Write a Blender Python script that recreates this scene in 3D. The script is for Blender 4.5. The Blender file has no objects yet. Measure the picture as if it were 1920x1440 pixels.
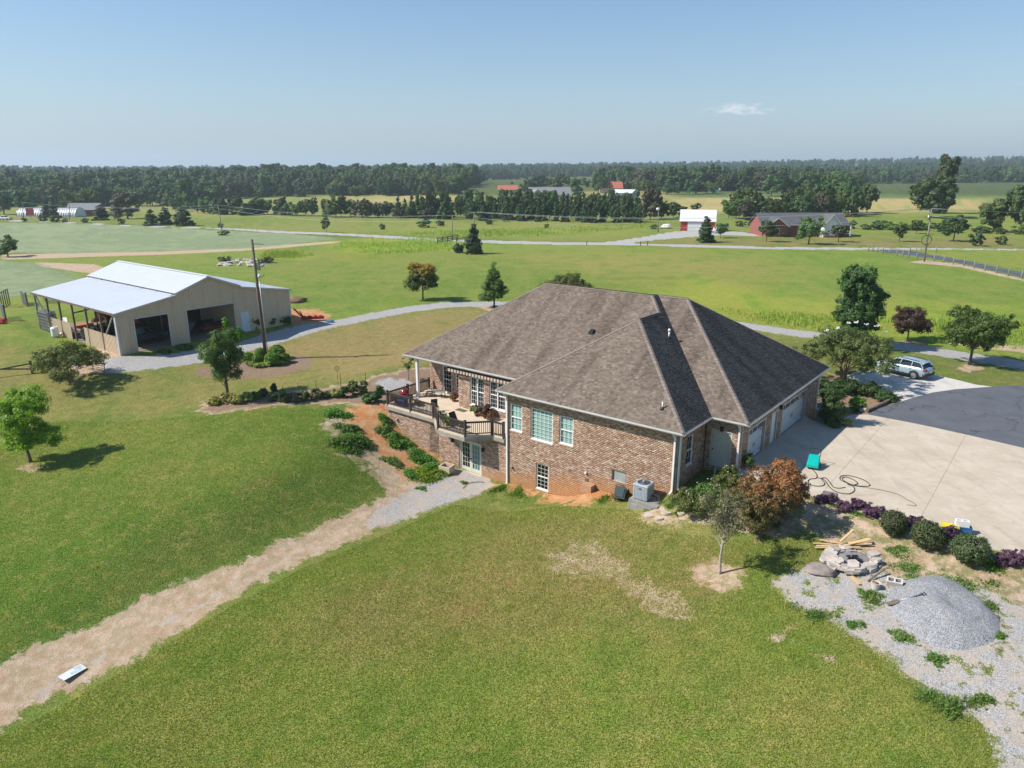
import bpy, math, random
import numpy as np
from mathutils import Vector, Matrix, noise as mnoise
sc = bpy.context.scene
col = sc.collection
R = math.radians
random.seed(7); rng = np.random.default_rng(7)

# ------------------------------------------------------------ camera, world, sun, exposure
FPX, HY, CH = 1360.0, 314.0, 17.4
PIT = math.atan((720-HY)/FPX)
cam = bpy.data.objects.new('camera', bpy.data.cameras.new('camera')); col.objects.link(cam)
cam.location = (0, 0, CH); cam.rotation_euler = (math.pi/2-PIT, 0, 0)
cam.data.sensor_width = 36; cam.data.lens = 36*FPX/1920
cam.data.clip_start = 0.3; cam.data.clip_end = 20000
sc.camera = cam

SUN_EL, SUN_TR = R(43.5), R(6)          # light travels toward +X, a little toward +Y
ld = Vector((math.cos(SUN_EL)*math.cos(SUN_TR), math.cos(SUN_EL)*math.sin(SUN_TR), -math.sin(SUN_EL)))
sun = bpy.data.objects.new('sun', bpy.data.lights.new('sun', 'SUN')); col.objects.link(sun)
sun.data.energy = 5.0; sun.data.angle = R(0.53); sun.data.color = (1.0, 0.955, 0.88)
sun.rotation_euler = ld.to_track_quat('-Z', 'Y').to_euler()
sun.location = (-60, 0, 60)

world = bpy.data.worlds.new('World'); sc.world = world; world.use_nodes = True
wn = world.node_tree; wn.nodes.clear()
def wnode(t, **k):
    n = wn.nodes.new(t)
    for a, b in k.items(): setattr(n, a, b)
    return n
sky = wnode('ShaderNodeTexSky', sky_type='NISHITA', sun_disc=False, sun_elevation=SUN_EL,
            sun_rotation=math.atan2(-ld.x, -ld.y), air_density=1.0, dust_density=.35, ozone_density=1.6, altitude=200)
bg = wnode('ShaderNodeBackground'); bg.inputs[1].default_value = 0.112
wo = wnode('ShaderNodeOutputWorld')
# a single small wisp of cloud low in the sky, by direction
tc = wnode('ShaderNodeTexCoord')
def vdot(sock, v):
    n = wnode('ShaderNodeVectorMath', operation='DOT_PRODUCT'); wn.links.new(sock, n.inputs[0]); n.inputs[1].default_value = v
    return n.outputs['Value']
def wm(op, a, b=None, c=None, clamp=False):
    n = wnode('ShaderNodeMath', operation=op, use_clamp=clamp)
    for i, s in enumerate((a, b, c)):
        if s is None: continue
        if isinstance(s, (int, float)): n.inputs[i].default_value = s
        else: wn.links.new(s, n.inputs[i])
    return n.outputs[0]
def pray(px, py):
    x = (px-960)/FPX; y = -(py-720)/FPX; c, s = math.cos(PIT), math.sin(PIT)
    return Vector((x, c+s*y, -s+c*y))
cd = pray(1392, 205).normalized()
ce = Vector((cd.y, -cd.x, 0)).normalized(); cu = ce.cross(cd).normalized()
g = tc.outputs['Generated']
u = wm('DIVIDE', vdot(g, ce), 0.060); v = wm('DIVIDE', vdot(g, cu), 0.0105)
nz = wnode('ShaderNodeTexNoise'); nz.inputs['Scale'].default_value = 60; nz.inputs['Detail'].default_value = 6; nz.inputs['Roughness'].default_value = .62
mp = wnode('ShaderNodeMapping'); mp.inputs['Scale'].default_value = (1, 1, 2.4); wn.links.new(g, mp.inputs[0]); wn.links.new(mp.outputs[0], nz.inputs[0])
rr = wm('ADD', wm('MULTIPLY', u, u), wm('MULTIPLY', v, v))
fall = wm('SUBTRACT', 1.0, wm('SQRT', rr), clamp=True)
fr = wm('GREATER_THAN', vdot(g, cd), 0.5)
msk = wm('MULTIPLY', wm('MULTIPLY', wm('SUBTRACT', wm('ADD', wm('MULTIPLY', fall, .55), wm('MULTIPLY', nz.outputs[0], 2.2)), 1.28), 1.6, clamp=True), fr, clamp=True)
msk = wm('MULTIPLY', msk, wm('MULTIPLY', fall, 2.5, clamp=True), clamp=True)
# summer haze: the sky pales to blue grey towards the horizon, the same in every direction
spz = wnode('ShaderNodeSeparateXYZ'); wn.links.new(g, spz.inputs[0])
hz = wm('POWER', wm('SUBTRACT', 1.0, wm('ABSOLUTE', spz.outputs[2]), clamp=True), 6.0, clamp=True)
mh = wnode('ShaderNodeMix', data_type='RGBA'); wn.links.new(wm('MULTIPLY', hz, .85), mh.inputs[0]); hs_ = wnode('ShaderNodeHueSaturation'); hs_.inputs['Saturation'].default_value = 1.22; wn.links.new(sky.outputs[0], hs_.inputs['Color']); wn.links.new(hs_.outputs[0], mh.inputs[6]); mh.inputs[7].default_value = (2.55, 3.3, 4.3, 1)
mixc = wnode('ShaderNodeMix', data_type='RGBA')
wn.links.new(wm('MULTIPLY', msk, 0.42), mixc.inputs[0]); wn.links.new(mh.outputs[2], mixc.inputs[6]); mixc.inputs[7].default_value = (9.5, 8.6, 9.0, 1)
wn.links.new(mixc.outputs[2], bg.inputs[0]); wn.links.new(bg.outputs[0], wo.inputs[0])

vs = sc.view_settings
vs.view_transform = 'Standard'; vs.look = 'None'; vs.exposure = 0.33; vs.gamma = 1.0; vs.use_curve_mapping = False
sc.cycles.max_bounces = 6; sc.cycles.diffuse_bounces = 2; sc.cycles.glossy_bounces = 3; sc.cycles.transmission_bounces = 4
sc.cycles.transparent_max_bounces = 10; sc.cycles.volume_bounces = 1
sc.cycles.caustics_reflective = False; sc.cycles.caustics_refractive = False

# ------------------------------------------------------------ helpers
class MB:
    def __init__(s): s.v = []; s.f = []; s.m = []; s.c = []; s.mi = 0; s.cc = None
    def add(s, vs, fs):
        b = len(s.v); s.v += [tuple(v) for v in vs]
        for f in fs:
            s.f.append(tuple(i+b for i in f)); s.m.append(s.mi); s.c.append(s.cc)
    def quad(s, a, b, c, d): s.add([a, b, c, d], [(0, 1, 2, 3)])
    def poly(s, pts): s.add(pts, [tuple(range(len(pts)))])
    def hexa(s, p):   # 8 points: bottom 4 ccw, top 4 ccw
        s.add(p, [(3, 2, 1, 0), (4, 5, 6, 7), (0, 1, 5, 4), (1, 2, 6, 5), (2, 3, 7, 6), (3, 0, 4, 7)])
    def box(s, x0, x1, y0, y1, z0, z1):
        x0, x1 = min(x0, x1), max(x0, x1); y0, y1 = min(y0, y1), max(y0, y1); z0, z1 = min(z0, z1), max(z0, z1)
        s.hexa([(x0, y0, z0), (x1, y0, z0), (x1, y1, z0), (x0, y1, z0), (x0, y0, z1), (x1, y0, z1), (x1, y1, z1), (x0, y1, z1)])
    def beam(s, a, b, w, h, up=(0, 0, 1)):
        a = Vector(a); b = Vector(b); d = (b-a).normalized(); up = Vector(up)
        if abs(d.dot(up)) > .98: up = Vector((1, 0, 0))
        r = d.cross(up).normalized()*(w/2); t = r.cross(d).normalized()*(h/2)
        s.hexa([a-r-t, a+r-t, b+r-t, b-r-t, a-r+t, a+r+t, b+r+t, b-r+t])
    def tube(s, pts, rad, n=6, cap=True):
        pts = [Vector(p) for p in pts]; k = len(pts)
        rad = rad if isinstance(rad, (list, tuple)) else [rad]*k
        base = len(s.v); ref = Vector((0.31, 0.17, 0.93)); rings = []
        for i, p in enumerate(pts):
            d = (pts[min(i+1, k-1)]-pts[max(i-1, 0)]); d = d.normalized() if d.length > 1e-9 else Vector((0, 0, 1))
            if abs(d.dot(ref)) > .97: ref = Vector((1, .1, 0)).normalized()
            a = d.cross(ref).normalized(); b = a.cross(d).normalized()
            rings.append([p+(a*math.cos(2*math.pi*j/n)-b*math.sin(2*math.pi*j/n))*rad[i] for j in range(n)])
        vv = [q for r_ in rings for q in r_]; ff = []
        for i in range(k-1):
            for j in range(n):
                ff.append((i*n+j, i*n+(j+1) % n, (i+1)*n+(j+1) % n, (i+1)*n+j))
        if cap: ff.append(tuple(range(n))[::-1]); ff.append(tuple((k-1)*n+j for j in range(n)))
        s.add(vv, ff)
    def lathe(s, prof, c=(0, 0, 0), n=16, ax=None):
        c = Vector(c); vv = []
        for r_, z in prof:
            for j in range(n):
                t = 2*math.pi*j/n; q = Vector((r_*math.cos(t), r_*math.sin(t), z))
                if ax is not None: q = ax @ q
                vv.append(c+q)
        k = len(prof); ff = []
        for i in range(k-1):
            for j in range(n): ff.append((i*n+j, i*n+(j+1) % n, (i+1)*n+(j+1) % n, (i+1)*n+j))
        if prof[0][0] > 1e-4: ff.append(tuple(range(n))[::-1])
        if prof[-1][0] > 1e-4: ff.append(tuple((k-1)*n+j for j in range(n)))
        s.add(vv, ff)
    def blob(s, c, r, seed=0, rough=.25, nu=10, nv=7, flat=None):
        c = Vector(c); vv = []; ff = []
        for i in range(nv+1):
            ph = math.pi*i/nv
            for j in range(nu):
                t = 2*math.pi*j/nu
                d = Vector((math.sin(ph)*math.cos(t), math.sin(ph)*math.sin(t), math.cos(ph)))
                k = 1+rough*mnoise.noise(d*1.7+Vector((seed*3.1, seed*1.7, seed)))*2
                q = Vector((d.x*r[0]*k, d.y*r[1]*k, d.z*r[2]*k))
                if flat is not None and q.z > flat: q.z = flat+(q.z-flat)*.1
                vv.append(c+q)
        for i in range(nv):
            for j in range(nu): ff.append((i*nu+j, (i+1)*nu+j, (i+1)*nu+(j+1) % nu, i*nu+(j+1) % nu))
        s.add(vv, ff)
    def build(s, name, mats, parent=None, smooth=False, bevel=0):
        me = bpy.data.meshes.new(name); me.from_pydata(s.v, [], s.f)
        for m in (mats if isinstance(mats, (list, tuple)) else [mats]): me.materials.append(m)
        if any(s.m): me.polygons.foreach_set('material_index', s.m)
        if any(c is not None for c in s.c):
            at_ = me.attributes.new('pc', 'FLOAT_COLOR', 'CORNER'); d = []
            for f, c in zip(s.f, s.c): d += list(c or (1, 1, 1, 1))*len(f)
            at_.data.foreach_set('color', d)
        if smooth: me.polygons.foreach_set('use_smooth', [True]*len(s.f))
        o = bpy.data.objects.new(name, me); col.objects.link(o)
        if parent is not None: o.parent = parent
        if bevel:
            b = o.modifiers.new('bevel', 'BEVEL'); b.width = bevel; b.segments = 2; b.limit_method = 'ANGLE'
        return o
def npmesh(name, V, F, mats, parent=None, colors=None, smooth=False, uv=None):
    """V (n,3) float, F (m,k) int ; colors per face (m,3)"""
    me = bpy.data.meshes.new(name); n, m, k = len(V), len(F), F.shape[1]
    me.vertices.add(n); me.vertices.foreach_set('co', np.asarray(V, dtype=np.float32).ravel())
    me.loops.add(m*k); me.loops.foreach_set('vertex_index', np.asarray(F, dtype=np.int32).ravel())
    me.polygons.add(m); me.polygons.foreach_set('loop_start', np.arange(0, m*k, k, dtype=np.int32))
    if smooth: me.polygons.foreach_set('use_smooth', np.ones(m, dtype=bool))
    for mt in (mats if isinstance(mats, (list, tuple)) else [mats]): me.materials.append(mt)
    if colors is not None:
        a = me.attributes.new('pc', 'FLOAT_COLOR', 'FACE')
        cc = np.ones((m, 4), dtype=np.float32); cc[:, :3] = colors; a.data.foreach_set('color', cc.ravel())
    me.update(calc_edges=True); me.validate()
    o = bpy.data.objects.new(name, me); col.objects.link(o)
    if parent is not None: o.parent = parent
    return o
def tag(o, label=None, cat=None, group=None, kind=None):
    if label: o['label'] = label
    if cat: o['category'] = cat
    if group: o['group'] = group
    if kind: o['kind'] = kind
    return o
def empty(name, loc=(0, 0, 0), rz=0, parent=None):
    o = bpy.data.objects.new(name, None); col.objects.link(o); o.location = loc; o.rotation_euler = (0, 0, rz)
    o.empty_display_size = .3
    if parent is not None: o.parent = parent
    return o
def kids(o): return [c for c in col.objects if c.parent == o]
def copy_tree(o, parent=None, cache={}):
    c = o.copy(); col.objects.link(c)
    if parent is not None: c.parent = parent
    if o.name not in cache: cache[o.name] = [x for x in kids(o)]
    for ch in cache[o.name]: copy_tree(ch, c)
    return c
def share(name, me, parent, loc=(0, 0, 0), rot=(0, 0, 0), scale=(1, 1, 1)):
    o = bpy.data.objects.new(name, me); col.objects.link(o); o.parent = parent; o.location = loc; o.rotation_euler = rot; o.scale = scale
    return o

# ------------------------------------------------------------ materials
class NT:
    def __init__(s, mat): s.t = mat.node_tree; s.n = s.t.nodes; s.l = s.t.links
    def node(s, t, **k):
        n = s.n.new(t)
        for a, b in k.items(): setattr(n, a, b)
        return n
    def set(s, inp, v):
        if isinstance(v, bpy.types.NodeSocket): s.l.new(v, inp)
        else:
            if isinstance(v, (tuple, list)) and len(v) == 3 and inp.type == 'RGBA': v = (*v, 1)
            inp.default_value = v
    def noise(s, vec, scale, detail=3, rough=.55, out=0):
        n = s.node('ShaderNodeTexNoise'); n.inputs['Scale'].default_value = scale; n.inputs['Detail'].default_value = detail
        n.inputs['Roughness'].default_value = rough
        if vec is not None: s.l.new(vec, n.inputs['Vector'])
        return n.outputs[out]
    def math(s, op, a, b=None, clamp=False):
        n = s.node('ShaderNodeMath', operation=op, use_clamp=clamp); s.set(n.inputs[0], a)
        if b is not None: s.set(n.inputs[1], b)
        return n.outputs[0]
    def mix(s, f, a, b, mode='MIX'):
        n = s.node('ShaderNodeMix', data_type='RGBA', blend_type=mode); s.set(n.inputs[0], f); s.set(n.inputs[6], a); s.set(n.inputs[7], b)
        return n.outputs[2]
    def ramp(s, f, lo, hi, a=0., b=1.):
        n = s.node('ShaderNodeMapRange'); n.clamp = True; s.set(n.inputs[0], f)
        n.inputs[1].default_value = lo; n.inputs[2].default_value = hi; n.inputs[3].default_value = a; n.inputs[4].default_value = b
        return n.outputs[0]
    def attr(s, name, out='Fac'):
        n = s.node('ShaderNodeAttribute'); n.attribute_name = name; return n.outputs[out]
    def coord(s, which='Object', scale=None):
        o = s.node('ShaderNodeTexCoord').outputs[which]
        if scale:
            m = s.node('ShaderNodeMapping'); m.inputs['Scale'].default_value = scale; s.l.new(o, m.inputs[0]); o = m.outputs[0]
        return o
    def wpos(s): return s.node('ShaderNodeNewGeometry').outputs['Position']
    def bump(s, h, strength, dist=.02):
        n = s.node('ShaderNodeBump'); n.inputs['Strength'].default_value = strength; n.inputs['Distance'].default_value = dist
        s.l.new(h, n.inputs['Height']); return n.outputs[0]
def newmat(name, rough=.8, metal=0., spec=.5):
    m = bpy.data.materials.new(name); m.use_nodes = True; t = NT(m)
    b = t.n['Principled BSDF']; b.inputs['Roughness'].default_value = rough; b.inputs['Metallic'].default_value = metal
    b.inputs['Specular IOR Level'].default_value = spec
    return m, t, b
def M(name, c, c2=None, scale=3., rough=.8, metal=0., spec=.4, bump=0., bscale=40., stretch=None, bdist=.01, fine=.0):
    m, t, b = newmat(name, rough, metal, spec)
    v = t.coord('Object', stretch)
    if c2 is None: c2 = tuple(x*.8 for x in c)
    f = t.ramp(t.noise(v, scale, 5, .6), .3, .7)
    cc = t.mix(f, c, c2)
    if fine: cc = t.mix(t.ramp(t.noise(v, scale*14, 3, .7), .35, .65, 0, fine), cc, tuple(x*.5 for x in c))
    t.set(b.inputs['Base Color'], cc)
    if bump: t.set(b.inputs['Normal'], t.bump(t.noise(t.coord('Object', stretch), bscale, 4, .6), bump, bdist))
    return m
def pcmat(name, rough=.85, nscale=30, amt=.25, bump=.3, spec=.3, stain=None):
    m, t, b = newmat(name, rough, 0, spec)
    c = t.attr('pc', 'Color'); v = t.coord('Object')
    n = t.noise(v, nscale, 4, .65)
    c = t.mix(t.ramp(n, .3, .7, 0, amt), c, t.mix(1., c, (.45, .45, .45), 'MULTIPLY'))
    if stain: c = stain(t, c, v)
    t.set(b.inputs['Base Color'], c)
    if bump: t.set(b.inputs['Normal'], t.bump(t.noise(v, nscale*2, 3, .7), bump, .006))
    return m
def leafmat(name, c, c2, trans=.3, rough=.55, objvar=.25, spec=.35, top=None):
    m, t, b = newmat(name, rough, 0, spec)
    gi = t.node('ShaderNodeNewGeometry'); ri = gi.outputs['Random Per Island']
    cl = t.mix(ri, c, c2)
    big = t.ramp(t.noise(t.coord('Object'), .9, 3, .6), .32, .68)
    cl = t.mix(t.math('MULTIPLY', big, .55), cl, t.mix(1., cl, (.62, .72, .55), 'MULTIPLY'))
    if top: # (colour, lo, hi) of object-space height: leaves that have turned
        sp = t.node('ShaderNodeSeparateXYZ'); t.l.new(t.coord('Object'), sp.inputs[0])
        tn = t.noise(t.coord('Object'), 2.2, 3, .6)
        f = t.ramp(t.math('ADD', sp.outputs[2], t.math('MULTIPLY', t.math('SUBTRACT', tn, .5), top[3])), top[1], top[2])
        cl = t.mix(f, cl, t.mix(ri, top[0], tuple(x*.6 for x in top[0])))
    oi = t.node('ShaderNodeObjectInfo').outputs['Random']
    hs = t.node('ShaderNodeHueSaturation'); t.set(hs.inputs['Hue'], t.ramp(oi, 0, 1, .5-objvar*.06, .5+objvar*.06))
    t.set(hs.inputs['Value'], t.ramp(oi, 0, 1, 1-objvar*.7, 1+objvar*.7)); t.set(hs.inputs['Color'], cl)
    cl = hs.outputs[0]
    t.set(b.inputs['Base Color'], cl)
    tr = t.node('ShaderNodeBsdfTranslucent'); t.set(tr.inputs[0], t.mix(1., cl, (1.5, 1.7, .7), 'MULTIPLY'))
    ms = t.node('ShaderNodeMixShader'); ms.inputs[0].default_value = trans
    t.l.new(b.outputs[0], ms.inputs[1]); t.l.new(tr.outputs[0], ms.inputs[2])
    t.l.new(ms.outputs[0], t.n['Material Output'].inputs[0])
    return m

# ------------------------------------------------------------ terrain: heights
def on_z(px, py, z):
    d = pray(px, py); t = (z-CH)/d.z
    return (d.x*t, d.y*t, z)
E5 = Vector((13.648, 39.489, 0.0))                 # corner of the garage eave
AZA, AZB = R(-51.6), R(38.4)
ua = Vector((math.sin(AZA), math.cos(AZA), 0)); ub = Vector((math.sin(AZB), math.cos(AZB), 0))
def hw(p, q, z=0.): return E5+ua*p+ub*q+Vector((0, 0, z))
CTL = []
def c_px(*a):
    for px, py, z in a: CTL.append(on_z(px, py, z))
def c_h(*a):
    for p, q, z in a: w = hw(p, q, z); CTL.append((w.x, w.y, w.z))
c_px((945, 905, -3.7), (1000, 918, -3.6), (1060, 930, -3.3), (1110, 925, -2.75), (1160, 925, -2.0), (1215, 950, -1.5), (1190, 985, -1.9),
     (830, 892, -3.8), (900, 900, -3.8), (870, 940, -3.95), (960, 960, -3.7))
c_h((27.4, -3.9, -1.35), (25.1, -3.9, -2.55), (23.2, -3.9, -3.1), (21.8, -4.2, -3.65), (28.6, -1.5, -.75), (28.6, 3, -.35), (28.6, 10, -.1), (28, 18, 0.),
    (2.6, -4.2, -.9), (1., -2., -.35), (0, -3.5, -.4), (24, 3, -3.), (22, -2.5, -3.4), (18, -1, -3.4), (10, -1, -2.2), (4, -1.5, -.9), (14, -3.4, -3.3), (8, -3.4, -2.0))
c_px((660, 745, -.75), (600, 765, -.95), (560, 800, -1.1), (470, 780, -.9), (640, 830, -1.75), (725, 912, -3.6), (690, 870, -2.7), (760, 880, -3.3), (735, 905, -3.65),
     (500, 900, -2.0), (560, 985, -3.9), (350, 880, -1.7), (60, 860, -2.3), (230, 980, -2.9), (330, 1090, -4.5), (100, 1080, -3.8), (0, 1225, -5.0), (60, 1290, -5.3),
     (0, 1350, -5.5), (250, 1190, -4.9), (480, 1060, -4.4), (640, 985, -4.15), (760, 955, -4.05), (300, 1300, -5.3), (500, 1150, -4.6))
c_px((700, 1080, -4.2), (700, 1250, -4.7), (900, 1000, -3.7), (950, 1150, -3.8), (1100, 1040, -2.9), (1350, 1075, -1.7), (1280, 1000, -1.7), (1420, 1000, -.95),
     (400, 1430, -5.6), (1000, 1430, -4.4), (1200, 1250, -3.0), (1500, 1300, -2.3), (1600, 1100, -1.1), (1520, 970, -.4), (1700, 1050, -.6), (1480, 920, -.12),
     (1800, 1280, -1.6), (1900, 1400, -1.9), (1750, 1150, -1.0), (1900, 1090, -.45), (1850, 1062, -.2), (1600, 975, -.18), (1720, 1012, -.15), (2100, 1150, -.4), (2200, 1500, -1.8))
c_px((1600, 700, -.02), (1750, 668, -.02), (1900, 700, -.02), (1820, 680, 0.), (1660, 640, .05), (1450, 615, .05), (900, 570, .2), (750, 585, .2), (620, 604, .1),
     (560, 640, -.05), (450, 700, -.5), (480, 735, -.65), (330, 690, -.2), (250, 740, -.8), (130, 715, -.3), (40, 760, -1.1), (700, 680, -.3), (640, 640, 0.), (210, 675, .1),
     (0, 650, .4), (60, 600, .9), (-200, 700, -.5), (-200, 900, -2.), (-100, 1100, -4.))
BO = Vector((-37.04, 66.72, .3))                  # barn front left corner
for b_, a_, z_ in ((0, 0, .2), (9, -1, .2), (19, -1, .25), (20, 10, .5), (20, 20, .7), (0, 20, .8), (-1, 10, .4), (10, 21, .7), (-6, 15, .7), (-6, 5, .1)):
    w = BO+ub*b_+ua*a_; CTL.append((w.x, w.y, z_))
c_px((960, 510, .6), (1200, 520, .8), (1450, 520, .9), (1650, 540, .7), (1900, 560, .3), (700, 520, .2), (450, 480, -.6), (250, 460, -1.2), (60, 470, -.8), (600, 470, -.8),
     (900, 452, 0.), (1200, 460, .2), (1500, 467, .3), (1735, 490, .4), (1900, 520, .3), (1900, 480, .2), (1500, 440, .0), (1300, 434, .2), (600, 435, -2.2), (300, 430, -2.8), (0, 425, -2.5),
     (0, 400, -3.5), (300, 400, -4.), (600, 408, -3.), (900, 412, -2.), (1200, 412, -1.0), (1600, 400, 0.), (1900, 400, 0.))
for az_, r_, z_ in ((-50, 500, -4), (-35, 500, -5), (-20, 500, -4), (-5, 500, -2), (10, 500, 0), (25, 500, 1), (40, 500, 2), (55, 500, 2),
                    (-50, 900, -4), (-35, 900, -3), (-22, 850, 1), (-12, 850, 3), (-3, 1000, 0), (6, 1000, 0), (15, 900, 0), (25, 900, 0), (35, 900, 1), (50, 900, 2),
                    (-50, 1600, -4), (-33, 1600, 4), (-20, 1600, 2), (-8, 1600, 4), (5, 1600, 9), (14, 1600, 6), (24, 1600, 6), (34, 1600, 12), (50, 1600, 12),
                    (-50, 3200, 4), (-30, 3200, 2), (-10, 3200, 4), (5, 3200, 16), (15, 3200, 18), (25, 3200, 32), (35, 3200, 38), (50, 3200, 36),
                    (-50, 5500, 0), (-20, 5500, 0), (5, 5500, 0), (25, 5500, 0), (50, 5500, 0)):
    CTL.append((r_*math.sin(R(az_)), r_*math.cos(R(az_)), z_))
for az_ in (-175, -130, -90, -72, 72, 90, 130, 175):
    for r_, z_ in ((30, -3.5 if az_ < 0 else -1.5), (120, -2.), (600, 0), (4000, 0)):
        CTL.append((r_*math.sin(R(az_)), r_*math.cos(R(az_)), z_))
for az_, z_ in ((-60, -6.), (-20, -6.), (20, -4.5), (60, -3.)): CTL.append((8*math.sin(R(az_)), 8*math.cos(R(az_)), z_))
CT = np.array(CTL)
def lp(x, y):
    r = np.hypot(x, y)+1e-6
    return np.stack([np.arctan2(x, y)*1.2, np.log(r)*2.2], -1)
PC = lp(CT[:, 0], CT[:, 1])
def tpsk(d2): return .5*d2*np.log(d2+1e-9)
_n = len(CT); _K = tpsk(((PC[:, None]-PC[None])**2).sum(-1))+np.eye(_n)*.0008
_Pm = np.c_[np.ones(_n), PC]; _A = np.zeros((_n+3, _n+3)); _A[:_n, :_n] = _K; _A[:_n, _n:] = _Pm; _A[_n:, :_n] = _Pm.T
_W = np.linalg.lstsq(_A, np.r_[CT[:, 2], 0, 0, 0], rcond=None)[0]
def sdpoly(P, x, y):
    """signed distance, positive inside"""
    P = np.asarray(P, float)[:, :2]; d = np.full(x.shape, 1e18); ins = np.zeros(x.shape, bool)
    for i in range(len(P)):
        ax, ay = P[i]; bx, by = P[(i+1) % len(P)]; ex, ey = bx-ax, by-ay
        t = np.clip(((x-ax)*ex+(y-ay)*ey)/(ex*ex+ey*ey+1e-12), 0, 1)
        d = np.minimum(d, (x-ax-t*ex)**2+(y-ay-t*ey)**2)
        cnd = (ay > y) != (by > y)
        with np.errstate(divide='ignore', invalid='ignore'): xi = ax+(y-ay)*ex/(by-ay if by != ay else 1e-12)
        ins ^= cnd & (x < xi)
    d = np.sqrt(d); return np.where(ins, d, -d)
FLAT = []   # (polygon, z, blend)
def hgt(x, y):
    x = np.atleast_1d(np.asarray(x, float)); y = np.atleast_1d(np.asarray(y, float)); sh = x.shape
    X, Y = x.ravel(), y.ravel(); out = np.empty(len(X))
    for i in range(0, len(X), 20000):
        q = lp(X[i:i+20000], Y[i:i+20000])
        d2 = (q[:, 0, None]-PC[None, :, 0])**2+(q[:, 1, None]-PC[None, :, 1])**2
        out[i:i+20000] = tpsk(d2)@_W[:_n]+_W[_n]+q@_W[_n+1:]
    for P, z, bl in FLAT:
        Pa = np.asarray(P)[:, :2]; m = (X > Pa[:, 0].min()-bl) & (X < Pa[:, 0].max()+bl) & (Y > Pa[:, 1].min()-bl) & (Y < Pa[:, 1].max()+bl)
        if m.any():
            w = np.clip(1+sdpoly(P, X[m], Y[m])/bl, 0, 1); w = w*w*(3-2*w); out[m] = out[m]*(1-w)+z*w
    return out.reshape(sh)
def gz(x, y): return float(hgt([x], [y])[0])
_T = np.geomspace(8, 7000, 420)
def at(px, py):
    """point of the ground seen at a pixel of the photograph"""
    d = pray(px, py); n = math.hypot(d.x, d.y); dx, dy, dz = d.x/n, d.y/n, d.z/n
    h = CH+_T*dz-hgt(_T*dx, _T*dy); k = np.argmax(h < 0)
    if h[k] >= 0: k = len(_T)-1
    t = _T[k-1]+(_T[k]-_T[k-1])*h[k-1]/(h[k-1]-h[k]+1e-9)
    for _ in range(2):
        lo, hi = t*.995, t*1.005
        a, b = [CH+s_*dz-gz(s_*dx, s_*dy) for s_ in (lo, hi)]
        if abs(a-b) > 1e-9: t = min(max(lo+(hi-lo)*a/(a-b), t*.98), t*1.02)
    return Vector((t*dx, t*dy, gz(t*dx, t*dy)))
def atp(*pts): return [tuple(at(*p)) for p in pts]
def topz(P, px, py):
    d = pray(px, py); return CH+d.z*(P[1]/d.y)
def pxm(P): # metres per photo pixel at P
    return (Vector(P)-Vector((0, 0, CH))).dot(Vector((0, math.cos(PIT), -math.sin(PIT))))/FPX

# ------------------------------------------------------------ terrain: paving outlines, masks, mesh
def zp(*pts): return [on_z(px, py, 0.)[:2] for px, py in pts]
def hp(*pts): return [tuple(hw(p, q))[:2] for p, q in pts]
CONC = hp((.52, -.2), (.52, 13.4))+zp((1520, 787), (1558, 797), (1594, 778), (1626, 777), (1680, 787), (1750, 801), (1830, 819), (1920, 840), (2080, 878), (2300, 960), (2200, 1110), (1990, 1056), (1920, 1041), (1800, 1018), (1700, 989), (1600, 955), (1510, 924), (1470, 912))
ASPH = zp((1626, 777), (1650, 765), (1692, 752), (1718, 744), (1748, 736), (1790, 730), (1860, 725), (1940, 722), (2100, 722), (2350, 760), (2400, 860), (2300, 960), (2080, 878), (1920, 840), (1830, 819), (1750, 801), (1680, 787))
PADC = zp((1584, 709), (1625, 697), (1655, 688), (1700, 691), (1750, 702), (1790, 711), (1830, 721), (1862, 725), (1790, 730), (1748, 736), (1718, 744), (1692, 752), (1640, 728))
FLAT.append((CONC, -.06, 1.6)); FLAT.append((ASPH, -.06, 1.6)); FLAT.append((PADC, -.06, 1.2))
FLAT.append(([tuple((BO+ub*b_+ua*a_))[:2] for b_, a_ in ((-.3, -.3), (19.3, -.3), (19.3, 20), (-.3, 20))], .3, 2.5))

T_ = lambda *pts: [p[:2] for p in atp(*pts)]
PATH = T_((-60, 1265), (0, 1240), (60, 1207), (130, 1180), (200, 1158), (260, 1118), (330, 1088), (400, 1068), (470, 1040), (540, 1005), (620, 975), (690, 940), (735, 915), (745, 890), (790, 885), (840, 878), (905, 885), (915, 912), (885, 928), (845, 940), (780, 962), (720, 990), (640, 1025), (560, 1060), (480, 1100), (400, 1150), (300, 1210), (230, 1250), (120, 1300), (50, 1335), (0, 1375), (-60, 1400))
PGRAV = T_((690, 990), (700, 965), (720, 950), (760, 925), (800, 895), (850, 882), (910, 885), (925, 912), (880, 930), (800, 955), (720, 985))
PSTRIP = T_((60, 1322), (200, 1240), (330, 1170), (440, 1110), (560, 1050), (640, 1015), (625, 1003), (540, 1040), (420, 1096), (300, 1158), (180, 1222), (40, 1300))
PSTR2 = T_((0, 1300), (120, 1228), (250, 1160), (380, 1090), (480, 1050), (470, 1040), (360, 1080), (230, 1148), (100, 1212), (-10, 1275))
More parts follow.
